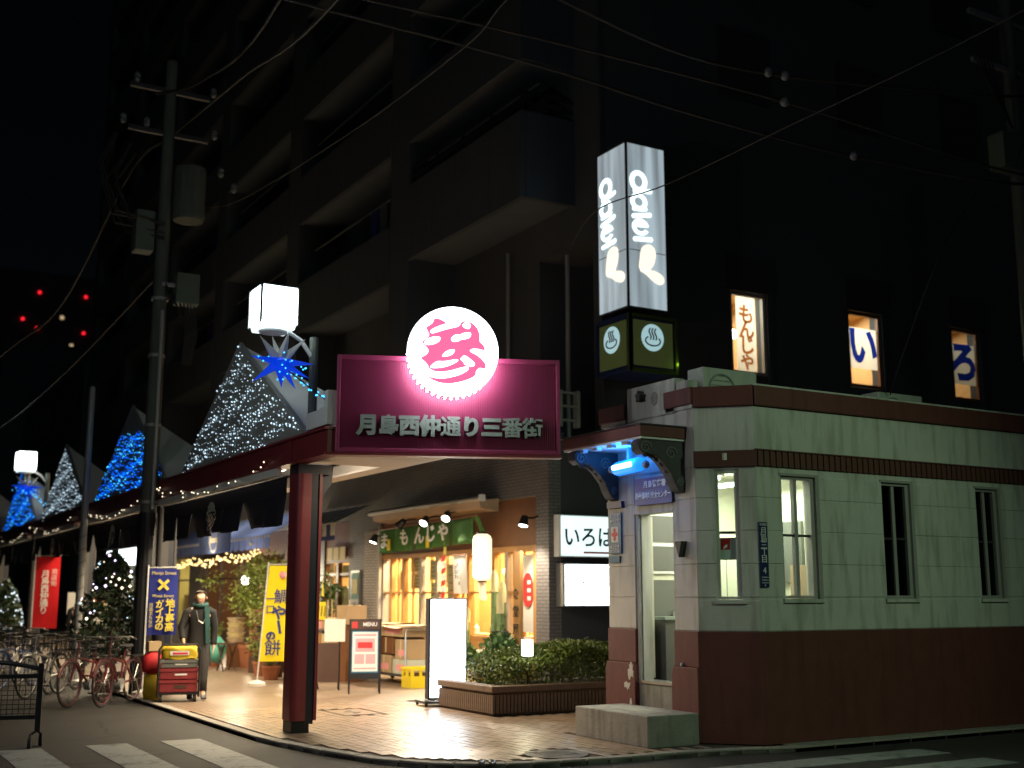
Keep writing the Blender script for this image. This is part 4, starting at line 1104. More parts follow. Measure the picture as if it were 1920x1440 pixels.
# ---- street lamps on the arcade
def bolt_ring(mb, c, r): mb.lathe(c, [(r, 0), (r, .012), (r * .8, .014)], 12)
def cube_lamp(y, label, star_label):
    t = thing('street_lamp', label, 'street lamp', (5.2, y, 3.49), 0, 'cube street lamps on the arcade')
    MB().tube([(5.2, y, 3.49), (5.2, y, 4.78)], .055, 10).build('post', 'pole_concrete', t)
    arm = [(5.2, y, 4.5), (5.02, y - .02, 4.72), (4.85, y - .06, 4.8), (4.62, y - .1, 4.78)]
    MB().tube(arm, .028, 8).build('arm', 'white_paint', t)
    cx, cy, cz, h = 4.62, y - .12, 5.06, .235
    MB().lathe((cx, cy, cz - h - .09), [(.05, 0), (.17, .02), (.19, .06), (.2, .085)], 16).build('lamp_base', 'white_paint', t)
    hd = MB().box(cx - h, cx + h, cy - h, cy + h, cz + h + .001, cz + h + .02).build('lid', 'frame_dark', t)
    for (sx, sy) in ((-1, -1), (1, -1), (1, 1), (-1, 1)):
        MB().box(cx + sx * h - .012, cx + sx * h + .012, cy + sy * h - .012, cy + sy * h + .012, cz - h, cz + h).build('corner_post', 'frame_dark', hd)
    g = h - .004
    for (o, ang) in (((cx - h, cy - h), 0), ((cx - h, cy + h), -90), ((cx + h, cy - h), 90), ((cx + h, cy + h), 180)):
        MB().fbox(o, ang, .018, 2 * h - .018, .0, .008, cz - h + .03, cz + h - .015).build('lit_panel', 'lamp_glow', hd)
    MB().prism((cx, cy), 0, [(-.2, cz - h - .05), (.2, cz - h - .05), (h - .01, cz - h + .02), (-h + .01, cz - h + .02)], -.2, .2).build('lit_bottom', 'lamp_glow_dim', hd)
    # star ornament hung under it
    s = thing('star_ornament', star_label, 'ornament', (cx, cy - .1, 4.45), 0, 'star ornaments under the street lamps')
    c = Vector((cx + .03, cy - .2, 4.36))
    def spike(dirv, L, m, nm):
        d = Vector(dirv).normalized(); p = d.cross(Vector((.3, .6, .7))).normalized(); q = d.cross(p)
        b = [c + d * .03 + p * .075, c + d * .03 + q * .075, c + d * .03 - p * .075, c + d * .03 - q * .075]
        MB().add(b + [c + d * L], [(0, 1, 4), (1, 2, 4), (2, 3, 4), (3, 0, 4), (3, 2, 1, 0)]).build(nm, m, s)
    for dv in ((-.75, -.2, .75), (.1, -.5, .9), (.75, -.3, .8), (-.1, .5, .9)): spike(dv, .42, 'star_white', 'white_spike')
    for dv in ((-1, -.3, .05), (1, -.2, .0), (-.8, .1, -.65), (0, -.3, -1), (-.2, -1, -.1), (.2, .9, -.1), (.35, -.4, -.8), (.75, -.5, -.5)): spike(dv, .42 if dv[2] > -.9 else .34, 'star_blue', 'blue_spike')
    MB().ball(c, .075, 10, 6).build('core', 'star_blue', s)
    tail = [c + Vector((.05, -.06, -.08)) + Vector((.4, -.38, -.42)) * (k / 8) for k in range(9)]
    b = MB()
    for p in tail:
        for q in range(3): b.octa(p + Vector((rnd.uniform(-.03, .03), rnd.uniform(-.03, .03), rnd.uniform(-.03, .03))), .014)
    for k in range(20):
        d = Vector((rnd.uniform(-1, 1), rnd.uniform(-1, .3), rnd.uniform(-1, .25))).normalized(); b.octa(c + d * rnd.uniform(.08, .38), .013)
    b.build('bulbs', 'bulb_blue_hot', s, kind='stuff')
    MB().tube(tail, .008, 5).build('tail_wire', 'cable', s)
    lamp('lamp_light', 'POINT', t, (cx, cy, cz - .1), 42, (.84, .97, 1.0), .22)
cube_lamp(BY[0], 'nearest glowing white cube street lamp above the arcade corner', 'blue and white star ornament hanging under the nearest cube lamp')
cube_lamp(33.4, 'distant glowing white cube street lamp at the left edge', 'blue star ornament under the distant cube lamp')

# ---- strings of lights on the gables and along the beam
def led_net(i, m, label, rows, dens, top=1.0):
    y0, y1, ya = TENT[i]
    t = thing('light_net', label, 'fairy lights', (4.94, ya, 3.5), 0, 'light nets on the arcade gables')
    b = MB(); c = MB(); b2 = MB(); b3 = MB()
    for r in range(rows):
        f = (r + .5) / rows
        if f > top: continue
        z = 3.54 + f * 1.5
        ha, hb = y0 + (ya - y0) * f, y1 + (ya - y1) * f
        L = hb - ha
        n = int(L * dens)
        pts = []
        for k in range(n):
            yy = ha + .08 + (L - .16) * (k + .5 + rnd.uniform(-.3, .3)) / n
            zz = z + .05 * math.sin(yy * 1.9 + r) + rnd.gauss(0, .03)
            p = (4.945 + rnd.uniform(-.01, .0), yy, zz); pts.append(p)
            q = rnd.random()
            (b2 if q < .25 else (b3 if q > .55 else b)).octa(p, rnd.choice((.008, .009, .011, .015)))
        if len(pts) > 1: c.tube(pts, .003, 3)
    c.build('wire', 'cable', t)
    b.build('bulbs', m, t, kind='stuff')
    b3.build('dim_bulbs', 'bulb_blue' if 'blue' in m else 'bulb_white_dim', t, kind='stuff')
    b2.build('bright_bulbs', 'bulb_blue_hot' if 'blue' in m else m, t, kind='stuff')
led_net(0, 'bulb_white', 'net of white lights on the nearest triangular gable', 22, 8.5)
led_net(1, 'bulb_blue', 'net of blue lights on the second gable beside the utility pole', 20, 12, .68)
led_net(2, 'bulb_white', 'net of white lights on the third gable left of the slim pole', 19, 10)
led_net(3, 'bulb_blue', 'net of blue lights on the last gable by the distant lamp', 15, 11)
for k in range(4):
    y0, y1 = BY[k] + .5, BY[k + 1]
    t = thing('string_lights', ['warm string lights along the red beam right of the utility pole', 'warm string lights along the beam between utility pole and slim pole',
              'warm string lights along the beam left of the slim pole', 'warm string lights along the farthest stretch of beam'][k], 'fairy lights', (4.9, y0, 3.1), 0, 'string lights along the arcade beam')
    n = 24; pts = []
    b = MB()
    for q in range(n + 1):
        s = q / n; y = y0 + (y1 - y0) * s
        z = 3.33 - .24 * math.sin(min(1, s * 1.25) * math.pi * .9) + rnd.uniform(-.02, .02) + (.1 if s > .9 else 0)
        p = (4.885, y, z); pts.append(p)
        if rnd.random() < (.62 if k < 2 else .4):
            b.octa((4.88, y + rnd.uniform(-.1, .1), z - .02 + rnd.uniform(-.03, .03)), .0125)
            if s > .55 and rnd.random() < .5: b.octa((4.88, y + rnd.uniform(-.09, .09), z - .03 + rnd.uniform(-.05, .05)), .0125)
    MB().tube(pts, .004, 4).build('wire', 'cable', t)
    b.build('bulbs', 'bulb_pale', t, kind='stuff')
# ---- dark curtains hung under the beam
def cloth(x, ya, yb, zt, zb, rg, amp=.02, gap=.02, n=6, taper=.0):
    P = []; F = []
    for j in range(7):
        f = j / 6
        for i in range(n + 1):
            s = i / n; y = ya + gap / 2 + (yb - ya - gap) * s
            y = (ya + yb) / 2 + (y - (ya + yb) / 2) * (1 - taper * f)
            P.append((x + amp * f * math.sin(s * 7 + ya * 3) + rg * f, y, zt + (zb - zt) * f))
    for j in range(6):
        for i in range(n):
            a = j * (n + 1) + i
            F.append((a, a + 1, a + n + 2, a + n + 1))
    return P, F
for k in range(4):
    y0, y1 = BY[k] + .32, BY[k + 1] - .3
    t = thing('arcade_curtain', ['dark navy split curtain with pale crest right of the utility pole', 'dark navy split curtain with crest between the two poles',
              'dark navy split curtain with crest left of the slim pole', 'farthest dark navy split curtain under the arcade beam'][k], 'curtain', (5.0, y0, 3.0), 0, 'split curtains under the arcade beam')
    MB().tube([(5.02, y0, 3.05), (5.02, y1, 3.05)], .018, 6).build('rod', 'black_metal', t)
    MB().box(5.012, 5.028, y0 + .02, y1 - .02, 2.83, 3.05).build('heading', 'curtain_navy', t)
    n = 7
    for i in range(n):
        a = y0 + (y1 - y0) * i / n; b = y0 + (y1 - y0) * (i + 1) / n
        P, F = cloth(5.02, a, b, 2.84, 2.47 + rnd.uniform(-.02, .03), rnd.uniform(-.05, .1), .03, .01, taper=rnd.uniform(.05, .22))
        c = MB().add(P, F).build('cloth_panel', 'curtain_navy', t, smooth=True)
        c.modifiers.new('thick', 'SOLIDIFY').thickness = .004
        if i == 3:
            txt('參', .42, (4.965, (a + b) / 2 + .05, 2.70), -90, 'crest_pale', c, name='crest', off=.010, sx=1.1)
# ================================================================ griddle restaurant on the corner
sf = thing('restaurant_front', 'warmly lit wooden restaurant front with sliding lattice doors under the arcade', 'shop front', (10.9, 21.1, 0))
MB().box(11.15, 14.5, 17.75, 24.45, -.01, .02).build('shop_floor', 'plank_tan', sf)
rm = MB(); rm.box(14.3, 14.4, 17.75, 24.6, 0, 3.6); rm.box(11.16, 14.4, 17.72, 17.78, 0, 3.6); rm.box(11.16, 14.4, 24.5, 24.6, 0, 3.6); rm.box(11.16, 14.4, 17.75, 24.6, 3.5, 3.6)
rm.build('shop_wall', 'shop_wall', sf)
MB().box(10.93, 11.12, 17.83, 24.44, 2.46, 3.3).build('fascia', 'wood_brown', sf)
MB().box(10.9, 11.06, 17.83, 24.44, 2.36, 2.46).build('lintel_rail', 'wood_light', sf)
posts = [24.38, 23.92, 23.32, 22.47, 21.73, 20.95, 20.37, 19.39, 18.9, 18.46, 17.9]
for i, y in enumerate(posts):
    p = MB().box(10.92, 11.04, y - .055, y + .055, .02, 2.36).build('post', 'frame_grey' if i in (0, 3, 4, 8) else 'wood_light', sf)
for i in range(len(posts) - 1):
    a, b = posts[i + 1] + .055, posts[i] - .055
    bay = MB().box(10.95, 11.01, a, b, .02, .78).build('dado_panel', 'wood_brown' if i % 3 else 'wood_light', sf)
    MB().box(10.94, 11.02, a, b, .78, .84).build('rail', 'wood_light', bay)
    MB().box(10.94, 11.02, a, b, 1.62, 1.66).build('rail', 'wood_light', bay)
    MB().box(10.975, 10.98, a, b, .84, 2.36).build('pane', 'glass', bay)
    if i in (1, 2, 5, 8):
        m = (a + b) / 2
        MB().box(10.95, 11.0, m - .018, m + .018, .84, 2.36).build('glazing_bar', 'wood_light', bay)
# things seen through the glass
for (y0, y1, z0, z1, m) in ((22.62, 23.2, 1.72, 2.05, 'paper_yellow'), (22.6, 23.22, 2.07, 2.4, 'paper_yellow'), (21.85, 22.3, 1.9, 2.3, 'cardboard_pale'),
                            (21.9, 22.25, 1.45, 1.85, 'paper_yellow'), (23.5, 23.75, 1.7, 2.1, 'paper_yellow'), (21.1, 21.5, 1.5, 2.2, 'cardboard_pale')):
    o = MB().box(11.06, 11.064, y0, y1, z0, z1).build('menu_sheet', m, sf)
    for q in range(4): MB().box(11.056, 11.059, y0 + .06, y1 - .06, z1 - .07 - q * (z1 - z0) / 4.6, z1 - .055 - q * (z1 - z0) / 4.6).build('text_row', 'wood_brown', o)
for (x, y, h) in ((12.6, 23.4, 1.0), (12.9, 22.0, 1.0), (12.4, 20.4, 1.0), (12.8, 18.9, 1.0)):
    o = MB().box(x - .35, x + .35, y - .5, y + .5, .68, .74).build('griddle_table', 'wood_dark', sf)
    MB().box(x - .05, x + .05, y - .05, y + .05, 0, .68).build('table_leg', 'frame_dark', o)
for (y, z) in ((23.0, 1.5), (21.0, 1.75), (19.9, 1.9), (18.7, 1.7)):
    MB().box(14.26, 14.3, y - .35, y + .35, z, z + .6).build('wall_picture', rnd.choice(['paper_pink', 'paper_yellow', 'cardboard_pale']), sf)
rs = MB().prism((10.945, 18.15), -90, [(-.02 + .19 * math.cos(R(a * 20)), 1.68 + .3 * math.sin(R(a * 20))) for a in range(18)], -.006, .0).build('red_disc_print', 'ink_red', sf)
MB().box(10.952, 10.956, 17.93, 18.4, .95, 2.3).build('window_poster', 'paper_white', sf)
for k in range(3): MB().fbox((10.936, 18.2), -90, .02, .14, -.001, .001, 1.5 + k * .14, 1.57 + k * .14).build('white_print', 'paper_white', rs)
for (y, e) in ((22.8, 680), (20.6, 680), (18.7, 580)):
    lamp('shop_light', 'AREA', sf, (12.3, y, 3.4), e, (1.0, .70, .38), .9, aim((0, 0, 1), (0, 0, 0)))
for y in (19.1, 20.8, 22.4):
    MB().ball((12.0, y, 2.05), .07, 10, 6).build('pendant_lamp', 'bulb_warm', sf, smooth=True)
for k in range(9):
    y = 23.9 - k * .62; h = rnd.uniform(.18, .3)
    MB().lathe((11.35, y, .86), [(.05, 0), (.052, h * .6), (.02, h * .8), (.02, h)], 10).build('bottle', ('bamboo', 'wood_brown', 'paper_white')[k % 3], sf)
MB().box(11.15, 11.6, 18.0, 24.3, .80, .86).build('window_shelf', 'wood_light', sf)
for k in range(8):
    y = 23.8 - k * .72
    o = MB().box(11.5, 11.505, y - .1, y + .1, 1.75 + .1 * (k % 2), 2.4).build('menu_strip', ('paper_white', 'paper_yellow')[k % 2], sf)
    MB().box(11.494, 11.499, y - .02, y + .02, 1.85 + .1 * (k % 2), 2.32).build('strip_writing', 'ink_black', o)
for k in range(3):
    y = 23.3 - k * 1.5
    MB().box(13.0, 13.4, y - .4, y + .4, .02, 1.9).build('seat_partition', 'wood_light', sf)
# brick pier between the fronts
t = thing('brick_pier', 'tan ribbed brick pier at the left end of the restaurant front', 'pillar', (10.9, 24.8, 0))
MB().box(10.85, 10.9, 24.46, 25.25, 0, 3.0).build('brick_face', 'pillar_tile', t)
MB().box(10.83, 10.9, 24.36, 24.45, 0, 3.1).build('steel_edge', 'frame_grey', t)
# projecting awning cassette
t = thing('awning_cassette', 'rolled cream awning with silver cassette over the green curtain', 'awning', (10.6, 21.4, 3.3))
MB().tube([(10.42, 24.0, 3.34), (10.42, 18.95, 3.34)], .055, 10).build('roller_tube', 'steel', t)
MB().prism((0, 19.1), 0, [(10.45, 3.31), (10.88, 3.36), (10.88, 3.12), (10.5, 3.17)], 0, 4.85).build('folded_cloth', 'plank_tan', t)
MB().box(10.36, 10.48, 18.9, 18.96, 3.28, 3.40).build('end_cap', 'white_paint', t)
for y in (19.6, 21.2, 22.9): MB().box(10.46, 10.88, y - .03, y + .03, 3.37, 3.40).build('arm', 'grey_metal', t)
# green door curtain
t = thing('door_curtain', 'green split door curtain with white もんじゃ lettering under the awning', 'curtain', (10.55, 21.6, 2.9))
MB().tube([(10.55, 23.85, 2.97), (10.55, 19.3, 3.05)], .018, 6).build('rod', 'wood_brown', t)
seg = [(23.75, 22.9), (22.9, 22.05), (22.05, 21.2), (21.2, 20.4), (20.4, 19.5)]
for i, (b, a) in enumerate(seg):
    zt = 2.96 + (23.75 - (a + b) / 2) * .02
    P, F = cloth(10.55, a, b, zt, zt - .50, rnd.uniform(-.04, .04), .05, .006, 8)
    c = MB().add(P, F).build('cloth_panel', 'noren_green', t, smooth=True)
    c.modifiers.new('thick', 'SOLIDIFY').thickness = .004
P, F = cloth(10.54, 19.28, 19.5, 3.05, 2.56, .22, .05, .0, 4, .5)
MB().add(P, F).build('folded_edge', 'noren_green', t, smooth=True)
for ch, y, s, z in (('ま', 23.32, .34, 2.70), ('も', 22.32, .36, 2.74), ('ん', 21.62, .38, 2.75), ('じ', 21.12, .38, 2.77), ('ゃ', 20.56, .44, 2.80)):
    txt(ch, s, (10.47, y, z), -90, 'ink_white', t, name='lettering', off=.008, sx=1.25)
for (y) in (23.2, 21.35): MB().box(10.48, 10.485, y - .16, y - .02, 2.52, 2.75).build('yellow_tag', 'flag_yellow', t)
# spotlights
def spotlight(loc, lit, label, aimv, e=26):
    t = thing('spotlight', label, 'spotlight', loc, 0, 'spotlights over the restaurant front')
    d = Vector(aimv).normalized(); c = Vector(loc)
    MB().tube([c - d * .16 + Vector((.0, 0, .0)), c - d * .14, c, c + d * .02], [.045, .06, .09, .094], 14).build('housing', 'black_metal', t)
    MB().tube([c - d * .12, c + Vector((.2, 0, .12)), Vector((10.9, c.y, c.z + .16))], .018, 6).build('arm', 'black_metal', t)
    MB().tube([c + d * .018, c + d * .028], [.082, .075], 14).build('lens', 'spot_face' if lit else 'frame_dark', t)
    if lit: lamp('beam', 'SPOT', t, c + d * .06, e, (1.0, .84, .62), .05, aim((0, 0, 0), d), 120, .7)
spotlight((10.3, 23.5, 2.72), True, 'lit black spotlight hanging lowest at the left of the restaurant', (-.35, .1, -1), 360)
spotlight((10.35, 22.3, 3.0), False, 'unlit black spotlight second from the left over the green curtain', (-.3, .5, -.5))
spotlight((10.35, 21.17, 3.0), True, 'lit black spotlight third from the left over the green curtain', (-.65, -.35, -.75), 420)
spotlight((10.35, 20.21, 3.04), True, 'lit black spotlight above the last letters of the green curtain', (-.6, -.45, -.8), 420)
spotlight((10.6, 17.75, 2.8), True, 'lit black spotlight at the right corner of the restaurant', (-.25, -.1, -1), 320)
# paper lantern
t = thing('paper_lantern', 'tall glowing paper lantern hanging right of the green curtain', 'lantern', (10.42, 18.9, 1.8))
prof = [(.10, .0), (.155, .05)]
for k in range(15): prof += [(.172, .07 + k * .045), (.178, .09 + k * .045)]
prof += [(.155, .79), (.1, .83)]
sh = MB().lathe((10.42, 18.9, 1.85), prof, 20).build('paper_shade', 'lantern_paper', t, smooth=True)
MB().lathe((10.42, 18.9, 2.68), [(.1, 0), (.1, .04)], 14).build('top_ring', 'ink_black', t)
MB().lathe((10.42, 18.9, 1.815), [(.09, 0), (.09, .035)], 14).build('bottom_ring', 'frame_dark', t)
MB().tube([(10.42, 18.9, 2.72), (10.42, 18.9, 2.95)], .006, 5).build('hook', 'black_metal', t)
txt('も\nん\nじ', .19, (10.25, 18.85, 2.28), -72, 'wood_dark', sh, off=-.006, line=.95)
P, F = cloth(10.42, 18.76, 19.05, 1.81, 1.5, .03, .03, 0, 5)
MB().add(P, F).build('rain_cloth', 'cloth_thin', t)
lamp('lantern_light', 'POINT', t, (10.1, 18.7, 2.2), 6, (1.0, .83, .55), .15)
# white banner and zigzag streamer
t = thing('paper_banner', 'white hanging banner with black brush writing between curtain and lantern', 'banner', (10.45, 19.83, 2.3))
P, F = cloth(10.45, 19.56, 20.1, 2.32, 1.62, .02, .02, 0, 6)
MB().add(P, F).build('sheet', 'paper_white', t)
MB().tube([(10.45, 20.12, 2.33), (10.45, 19.54, 2.33)], .012, 6).build('rod', 'wood_brown', t)
txt('もんじゃ', .11, (10.425, 19.84, 1.97), -90, 'ink_black', t, roll=-78, off=-.002)
txt('お好み', .085, (10.425, 19.95, 2.02), -90, 'ink_black', t, roll=-80, off=-.002)
t = thing('paper_streamer', 'red and white zigzag paper streamer hanging before the lattice doors', 'streamer', (10.45, 20.45, 2.4))
for k in range(7):
    z = 2.34 - k * .115; s = 1 if k % 2 else -1
    MB().prism((10.43, 20.45), -90, [(-.09 * s, z), (.07 * s, z - .02), (.1 * s, z - .12), (-.05 * s, z - .11)], -.004, .004).build('folded_paper', 'ink_red' if k % 2 == 0 else 'paper_white', t)
MB().box(10.425, 10.435, 20.34, 20.44, 2.36, 2.5).build('gold_tassel', 'ink_gold', t)
MB().tube([(10.44, 20.45, 2.45), (10.44, 20.42, 2.95)], .004, 4).build('cord', 'straw', t)
# new year bamboo stands
def kadomatsu(loc, label, s=1.0, rg=random.Random(3)):
    t = thing('bamboo_stand', label, 'decoration', loc, 0, 'new year bamboo stands at the restaurant door')
    MB().lathe((0, 0, 0), [(.2 * s, 0), (.215 * s, .05), (.2 * s, .38 * s), (.19 * s, .4 * s)], 18).build('straw_base', 'straw', t, world=False)
    for k, (dx, dy, h) in enumerate(((-.05, .06, 1.45), (.06, .02, 1.3), (-.03, -.07, 1.15))):
        st_ = MB()
        for q in range(5):
            z0, z1 = .3 + q * (h - .4) / 5, .3 + (q + 1) * (h - .4) / 5
            st_.tube([(dx * s, dy * s, z0 * s), (dx * s, dy * s, (z1 - .012) * s), (dx * s, dy * s, z1 * s)], [.052 * s, .052 * s, .058 * s], 12)
        st_ = st_.build('bamboo', 'bamboo', t, world=False)
        c = MB(); V = []
        for j in range(12):
            a = 2 * math.pi * j / 12; V.append((dx * s + .055 * s * math.cos(a), dy * s + .055 * s * math.sin(a), (h - .1) * s))
        for j in range(12):
            a = 2 * math.pi * j / 12; V.append((dx * s + .055 * s * math.cos(a), dy * s + .055 * s * math.sin(a), (h + .07 + .14 * math.cos(a + 2.2)) * s))
        MB().add(V, [(j, (j + 1) % 12, 12 + (j + 1) % 12, 12 + j) for j in range(12)] + [tuple(range(12, 24))]).build('cut_tip', 'bamboo_cut', st_, world=False)
    for z in (.62, .8):
        MB().tube([(.125 * s * math.cos(R(j * 30)), .125 * s * math.sin(R(j * 30)), z * s) for j in range(12)], .012, 5, closed=True).build('rope', 'ink_black', t, world=False)
    lf = MB()
    for k in range(420):
        a = rg.uniform(0, 6.28); r = rg.uniform(.08, .30) * s; z = (.35 + rg.uniform(0, .5) * (1.1 - r / s * 2)) * s
        lf.leaf((r * math.cos(a), r * math.sin(a), z), rg.uniform(.05, .09) * s, rg)
    lf.build('pine_sprigs', 'leaf_pine', t, world=False, kind='stuff')
    return t
kadomatsu((10.35, 19.4, 0), 'bamboo and pine new year stand just behind the standing light sign', .92)
kadomatsu((10.3, 18.05, 0), 'bamboo and pine new year stand behind the hedge by the wooden board', 1.22)
t = thing('wooden_board', 'narrow upright wooden board with black characters right of the bamboo stand', 'sign', (10.6, 17.95, 0))
MB().box(10.6, 10.66, 17.86, 18.06, .2, 2.35).build('plank', 'wood_light', t)
MB().box(10.56, 10.7, 17.84, 18.08, 0, .2).build('foot', 'wood_brown', t)
txt('食\n堂\n屋', .2, (10.59, 18.0, 1.3), -90, 'ink_black', t, off=.003, line=1.5)
t = thing('wall_notice', 'small blue and white notice on the lattice door beside the bamboo stand', 'notice', (10.9, 19.0, 1.0))
MB().box(10.88, 10.9, 18.86, 19.14, .72, 1.3).build('board', 'paper_white', t)
MB().box(10.876, 10.88, 18.86, 19.14, 1.2, 1.3).build('blue_strip', 'awning_blue', t)
for z in (1.1, 1.0, .9, .8): MB().box(10.876, 10.88, 18.9, 19.1, z, z + .035).build('text_row', 'paper_pink', t)

# ---- standing light box, planter, hedge, lantern
sl = thing('light_box_sign', 'tall glaring white standing light box on castors beside the planter', 'sign', (7.95, 15.98, 0))
SO, SA = (7.93, 16.0), -8
cs = MB().fbox(SO, SA, 0, .60, 0, .16, .09, 1.55).build('casing', 'arcade_navy', sl, bevel=.008)
f = MB().fbox(SO, SA, .03, .575, -.006, .0, .12, 1.53).build('lit_face', 'box_glow_hot', sl)
MB().fbox(SO, SA, .025, .58, .16, .166, .12, 1.53).build('lit_back', 'box_glow_hot', sl)
MB().prism(SO, SA, [(.14, .98), (.155, 1.06), (.175, 1.09), (.15, 1.0), (.143, .95)], -.012, -.0065).build('brush_mark', 'ink_black', f)
MB().prism(SO, SA, [(.33, .46), (.34, .53), (.345, .45), (.36, .46), (.34, .43)], -.012, -.0065).build('brush_mark', 'ink_black', f)
MB().fbox(SO, SA, -.1, .7, -.16, .32, .045, .075).build('base_plate', 'black_metal', sl)
for (u, d) in ((-.07, -.13), (.67, -.13), (-.07, .29), (.67, .29)):
    a = R(SA); c = (SO[0] + u * math.cos(a) - d * math.sin(a), SO[1] + u * math.sin(a) + d * math.cos(a), .025)
    MB().tube([(c[0] - .012, c[1], c[2]), (c[0] + .012, c[1], c[2])], .024, 10).build('castor', 'rubber', sl)
pn = thing('planter', 'low dark ribbed brick planter at the building corner', 'planter', (8.02, 14.24, 0))
PX, PYY = 8.02, 14.24
MB().box(PX + .03, 14.4, PYY + .03, 15.82, 0, .33).build('bed_wall', 'planter_brick', pn)
n = 0
rib = MB().box(-.021, .021, -.021, .021, .03, .27).build('rib_brick', 'planter_brick', pn, world=False, bevel=.0)
rib_me = rib.data; rib.location = (.02, .02, 0)
k = 1
while k < 28:
    o = bpy.data.objects.new('rib_brick', rib_me); COL.objects.link(o); o.parent = pn; o.location = (.02, .02 + k * .0575, 0); k += 1
k = 1
while k < 70:
    o = bpy.data.objects.new('rib_brick', rib_me); COL.objects.link(o); o.parent = pn; o.location = (.02 + k * .0575, .02, 0); k += 1
cp = MB(); cp.box(PX - .02, 14.4, PYY - .02, PYY + .2, .30, .385); cp.box(PX - .02, PX + .18, PYY + .2, 15.86, .30, .385)
cp.build('coping', 'planter_brick', pn, bevel=.012)
MB().box(PX + .18, 14.3, PYY + .2, 15.6, .30, .345).build('soil', 'soil', pn)
hd = thing('hedge', 'clipped green hedge growing in the brick planter', 'hedge', (9.5, 14.9, .34))
lf = MB(); rg = random.Random(5)
def hz(x, y): return .71 + .05 * math.sin(x * 2.1) + .05 * math.sin(x * 5.3 + y * 4) + (.12 if x > 9.3 else .12 * (x - 8.3))
cnt = 0
while cnt < 30000:
    x = rg.uniform(8.32, 13.6) if rg.random() < .5 else rg.uniform(8.32, 11); y = rg.uniform(14.36, 15.62)
    h = hz(x, y)
    edge = min(x - 8.3, y - 14.34, 15.64 - y)
    top = h - max(0, .12 - edge) * .9
    z = .36 + (top - .36) * (1 - rg.random() ** 2.2)
    if edge > .3 and z < top - .16: continue
    lf.leaf((x + rg.gauss(0, .014), y + rg.gauss(0, .014), z + rg.gauss(0, .016)), rg.uniform(.018, .036), rg); cnt += 1
lf.build('foliage', 'leaf_hedge', hd, kind='stuff')
for k in range(16):
    x = 8.5 + k * .32; y = 14.95 + rg.uniform(-.25, .25)
    MB().tube([(x, y, .34), (x + .03, y + .02, .5), (x - .02, y, .66)], [.014, .01, .006], 5).build('stem', 'bark', hd)
t = thing('planter_lantern', 'small glowing white lantern standing in the hedge', 'lantern', (8.72, 14.72, .4))
pr = []
for k in range(7): pr += [(.078, .0 + k * .034), (.083, .017 + k * .034)]
MB().lathe((8.72, 14.5, .76), pr, 18).build('shade', 'lantern_small', t, smooth=True)
MB().tube([(8.72, 14.5, .36), (8.72, 14.5, .76)], .012, 6).build('spike', 'black_metal', t)
MB().lathe((8.72, 14.5, .998), [(.06, 0), (.05, .02)], 14).build('cap', 'frame_dark', t)
lamp('lantern_light', 'POINT', t, (8.62, 14.36, 1.05), 9.0, (1.0, .9, .5), .06)
# ---- the walkway clutter: menu board, boxes, crate
def aboard(loc, rz, w, h, panel, label, legs=.2):
    t = thing('menu_board', label, 'menu board', loc, rz)
    a = MB(); z0 = legs
    for s in (-1, 1):
        MB().tube([(s * w / 2, -.12, 0), (s * w / 2, .0, h)], .016, 6).build('leg', 'black_metal', t, world=False)
        MB().tube([(s * w / 2, .28, 0), (s * w / 2, .02, h)], .014, 6).build('leg', 'black_metal', t, world=False)
    def pt(u, f, d=0): return (u, -.12 + .12 * f - .015 - d, f * h)
    def plate(u0, u1, f0, f1, d, m, nm, par):
        return MB().add([pt(u0, f0, d), pt(u1, f0, d), pt(u1, f1, d), pt(u0, f1, d), pt(u0, f0, d - .012), pt(u1, f0, d - .012), pt(u1, f1, d - .012), pt(u0, f1, d - .012)],
                        [(0, 1, 2, 3), (7, 6, 5, 4), (0, 4, 5, 1), (1, 5, 6, 2), (2, 6, 7, 3), (3, 7, 4, 0)]).build(nm, m, par, world=False)
    return t, plate, pt
t, plate, pt = aboard((8.02, 18.55, 0), -22, .5, 1.2, None, 'black framed menu easel with pale blue picture poster in front of the boxes')
b = plate(-.25, .25, .2, 1.0, 0.0, 'black_metal', 'board', t)
plate(-.24, .24, .86, .985, .004, 'wood_dark', 'header', b)
p = plate(-.22, .22, .28, .84, .006, 'teal_plate', 'poster_border', b)
p = plate(-.205, .205, .30, .825, .009, 'paper_white', 'poster', b)
plate(-.16, .16, .56, .74, .012, 'paper_pink', 'food_picture', p); plate(-.17, -.01, .40, .53, .012, 'paper_pink', 'food_picture', p); plate(.01, .17, .40, .53, .012, 'paper_pink', 'food_picture', p)
plate(-.18, .18, .77, .80, .012, 'paper_pink', 'heading', p); plate(-.18, .18, .33, .35, .012, 'paper_pink', 'heading', p)
plate(-.12, .12, .61, .69, .015, 'ink_red', 'meat_print', p)
txt('MENU', .085, (8.02 + .02, 18.40, 1.115), -22, 'ink_white', b, off=.001)
plate(-.22, -.13, .88, .96, .008, 'ink_red', 'red_badge', b)
t, plate, pt = aboard((7.75, 19.55, 0), -20, .42, 1.12, None, 'dark easel with a blank white sheet left of the menu easel')
plate(-.2, .2, .12, .7, 0, 'wood_dark', 'board', t)
plate(-.05, .3, .72, 1.06, .012, 'paper_white', 'sheet', t)
t, plate, pt = aboard((7.35, 19.7, 0), -50, .36, .72, None, 'low yellow notice board leaning behind the red column')
p = plate(-.18, .18, .05, 1.0, 0, 'flag_yellow', 'board', t)
for k in range(4): plate(-.12 + k * .08, -.09 + k * .08, .3, .85, .004, 'ink_black', 'writing', p)
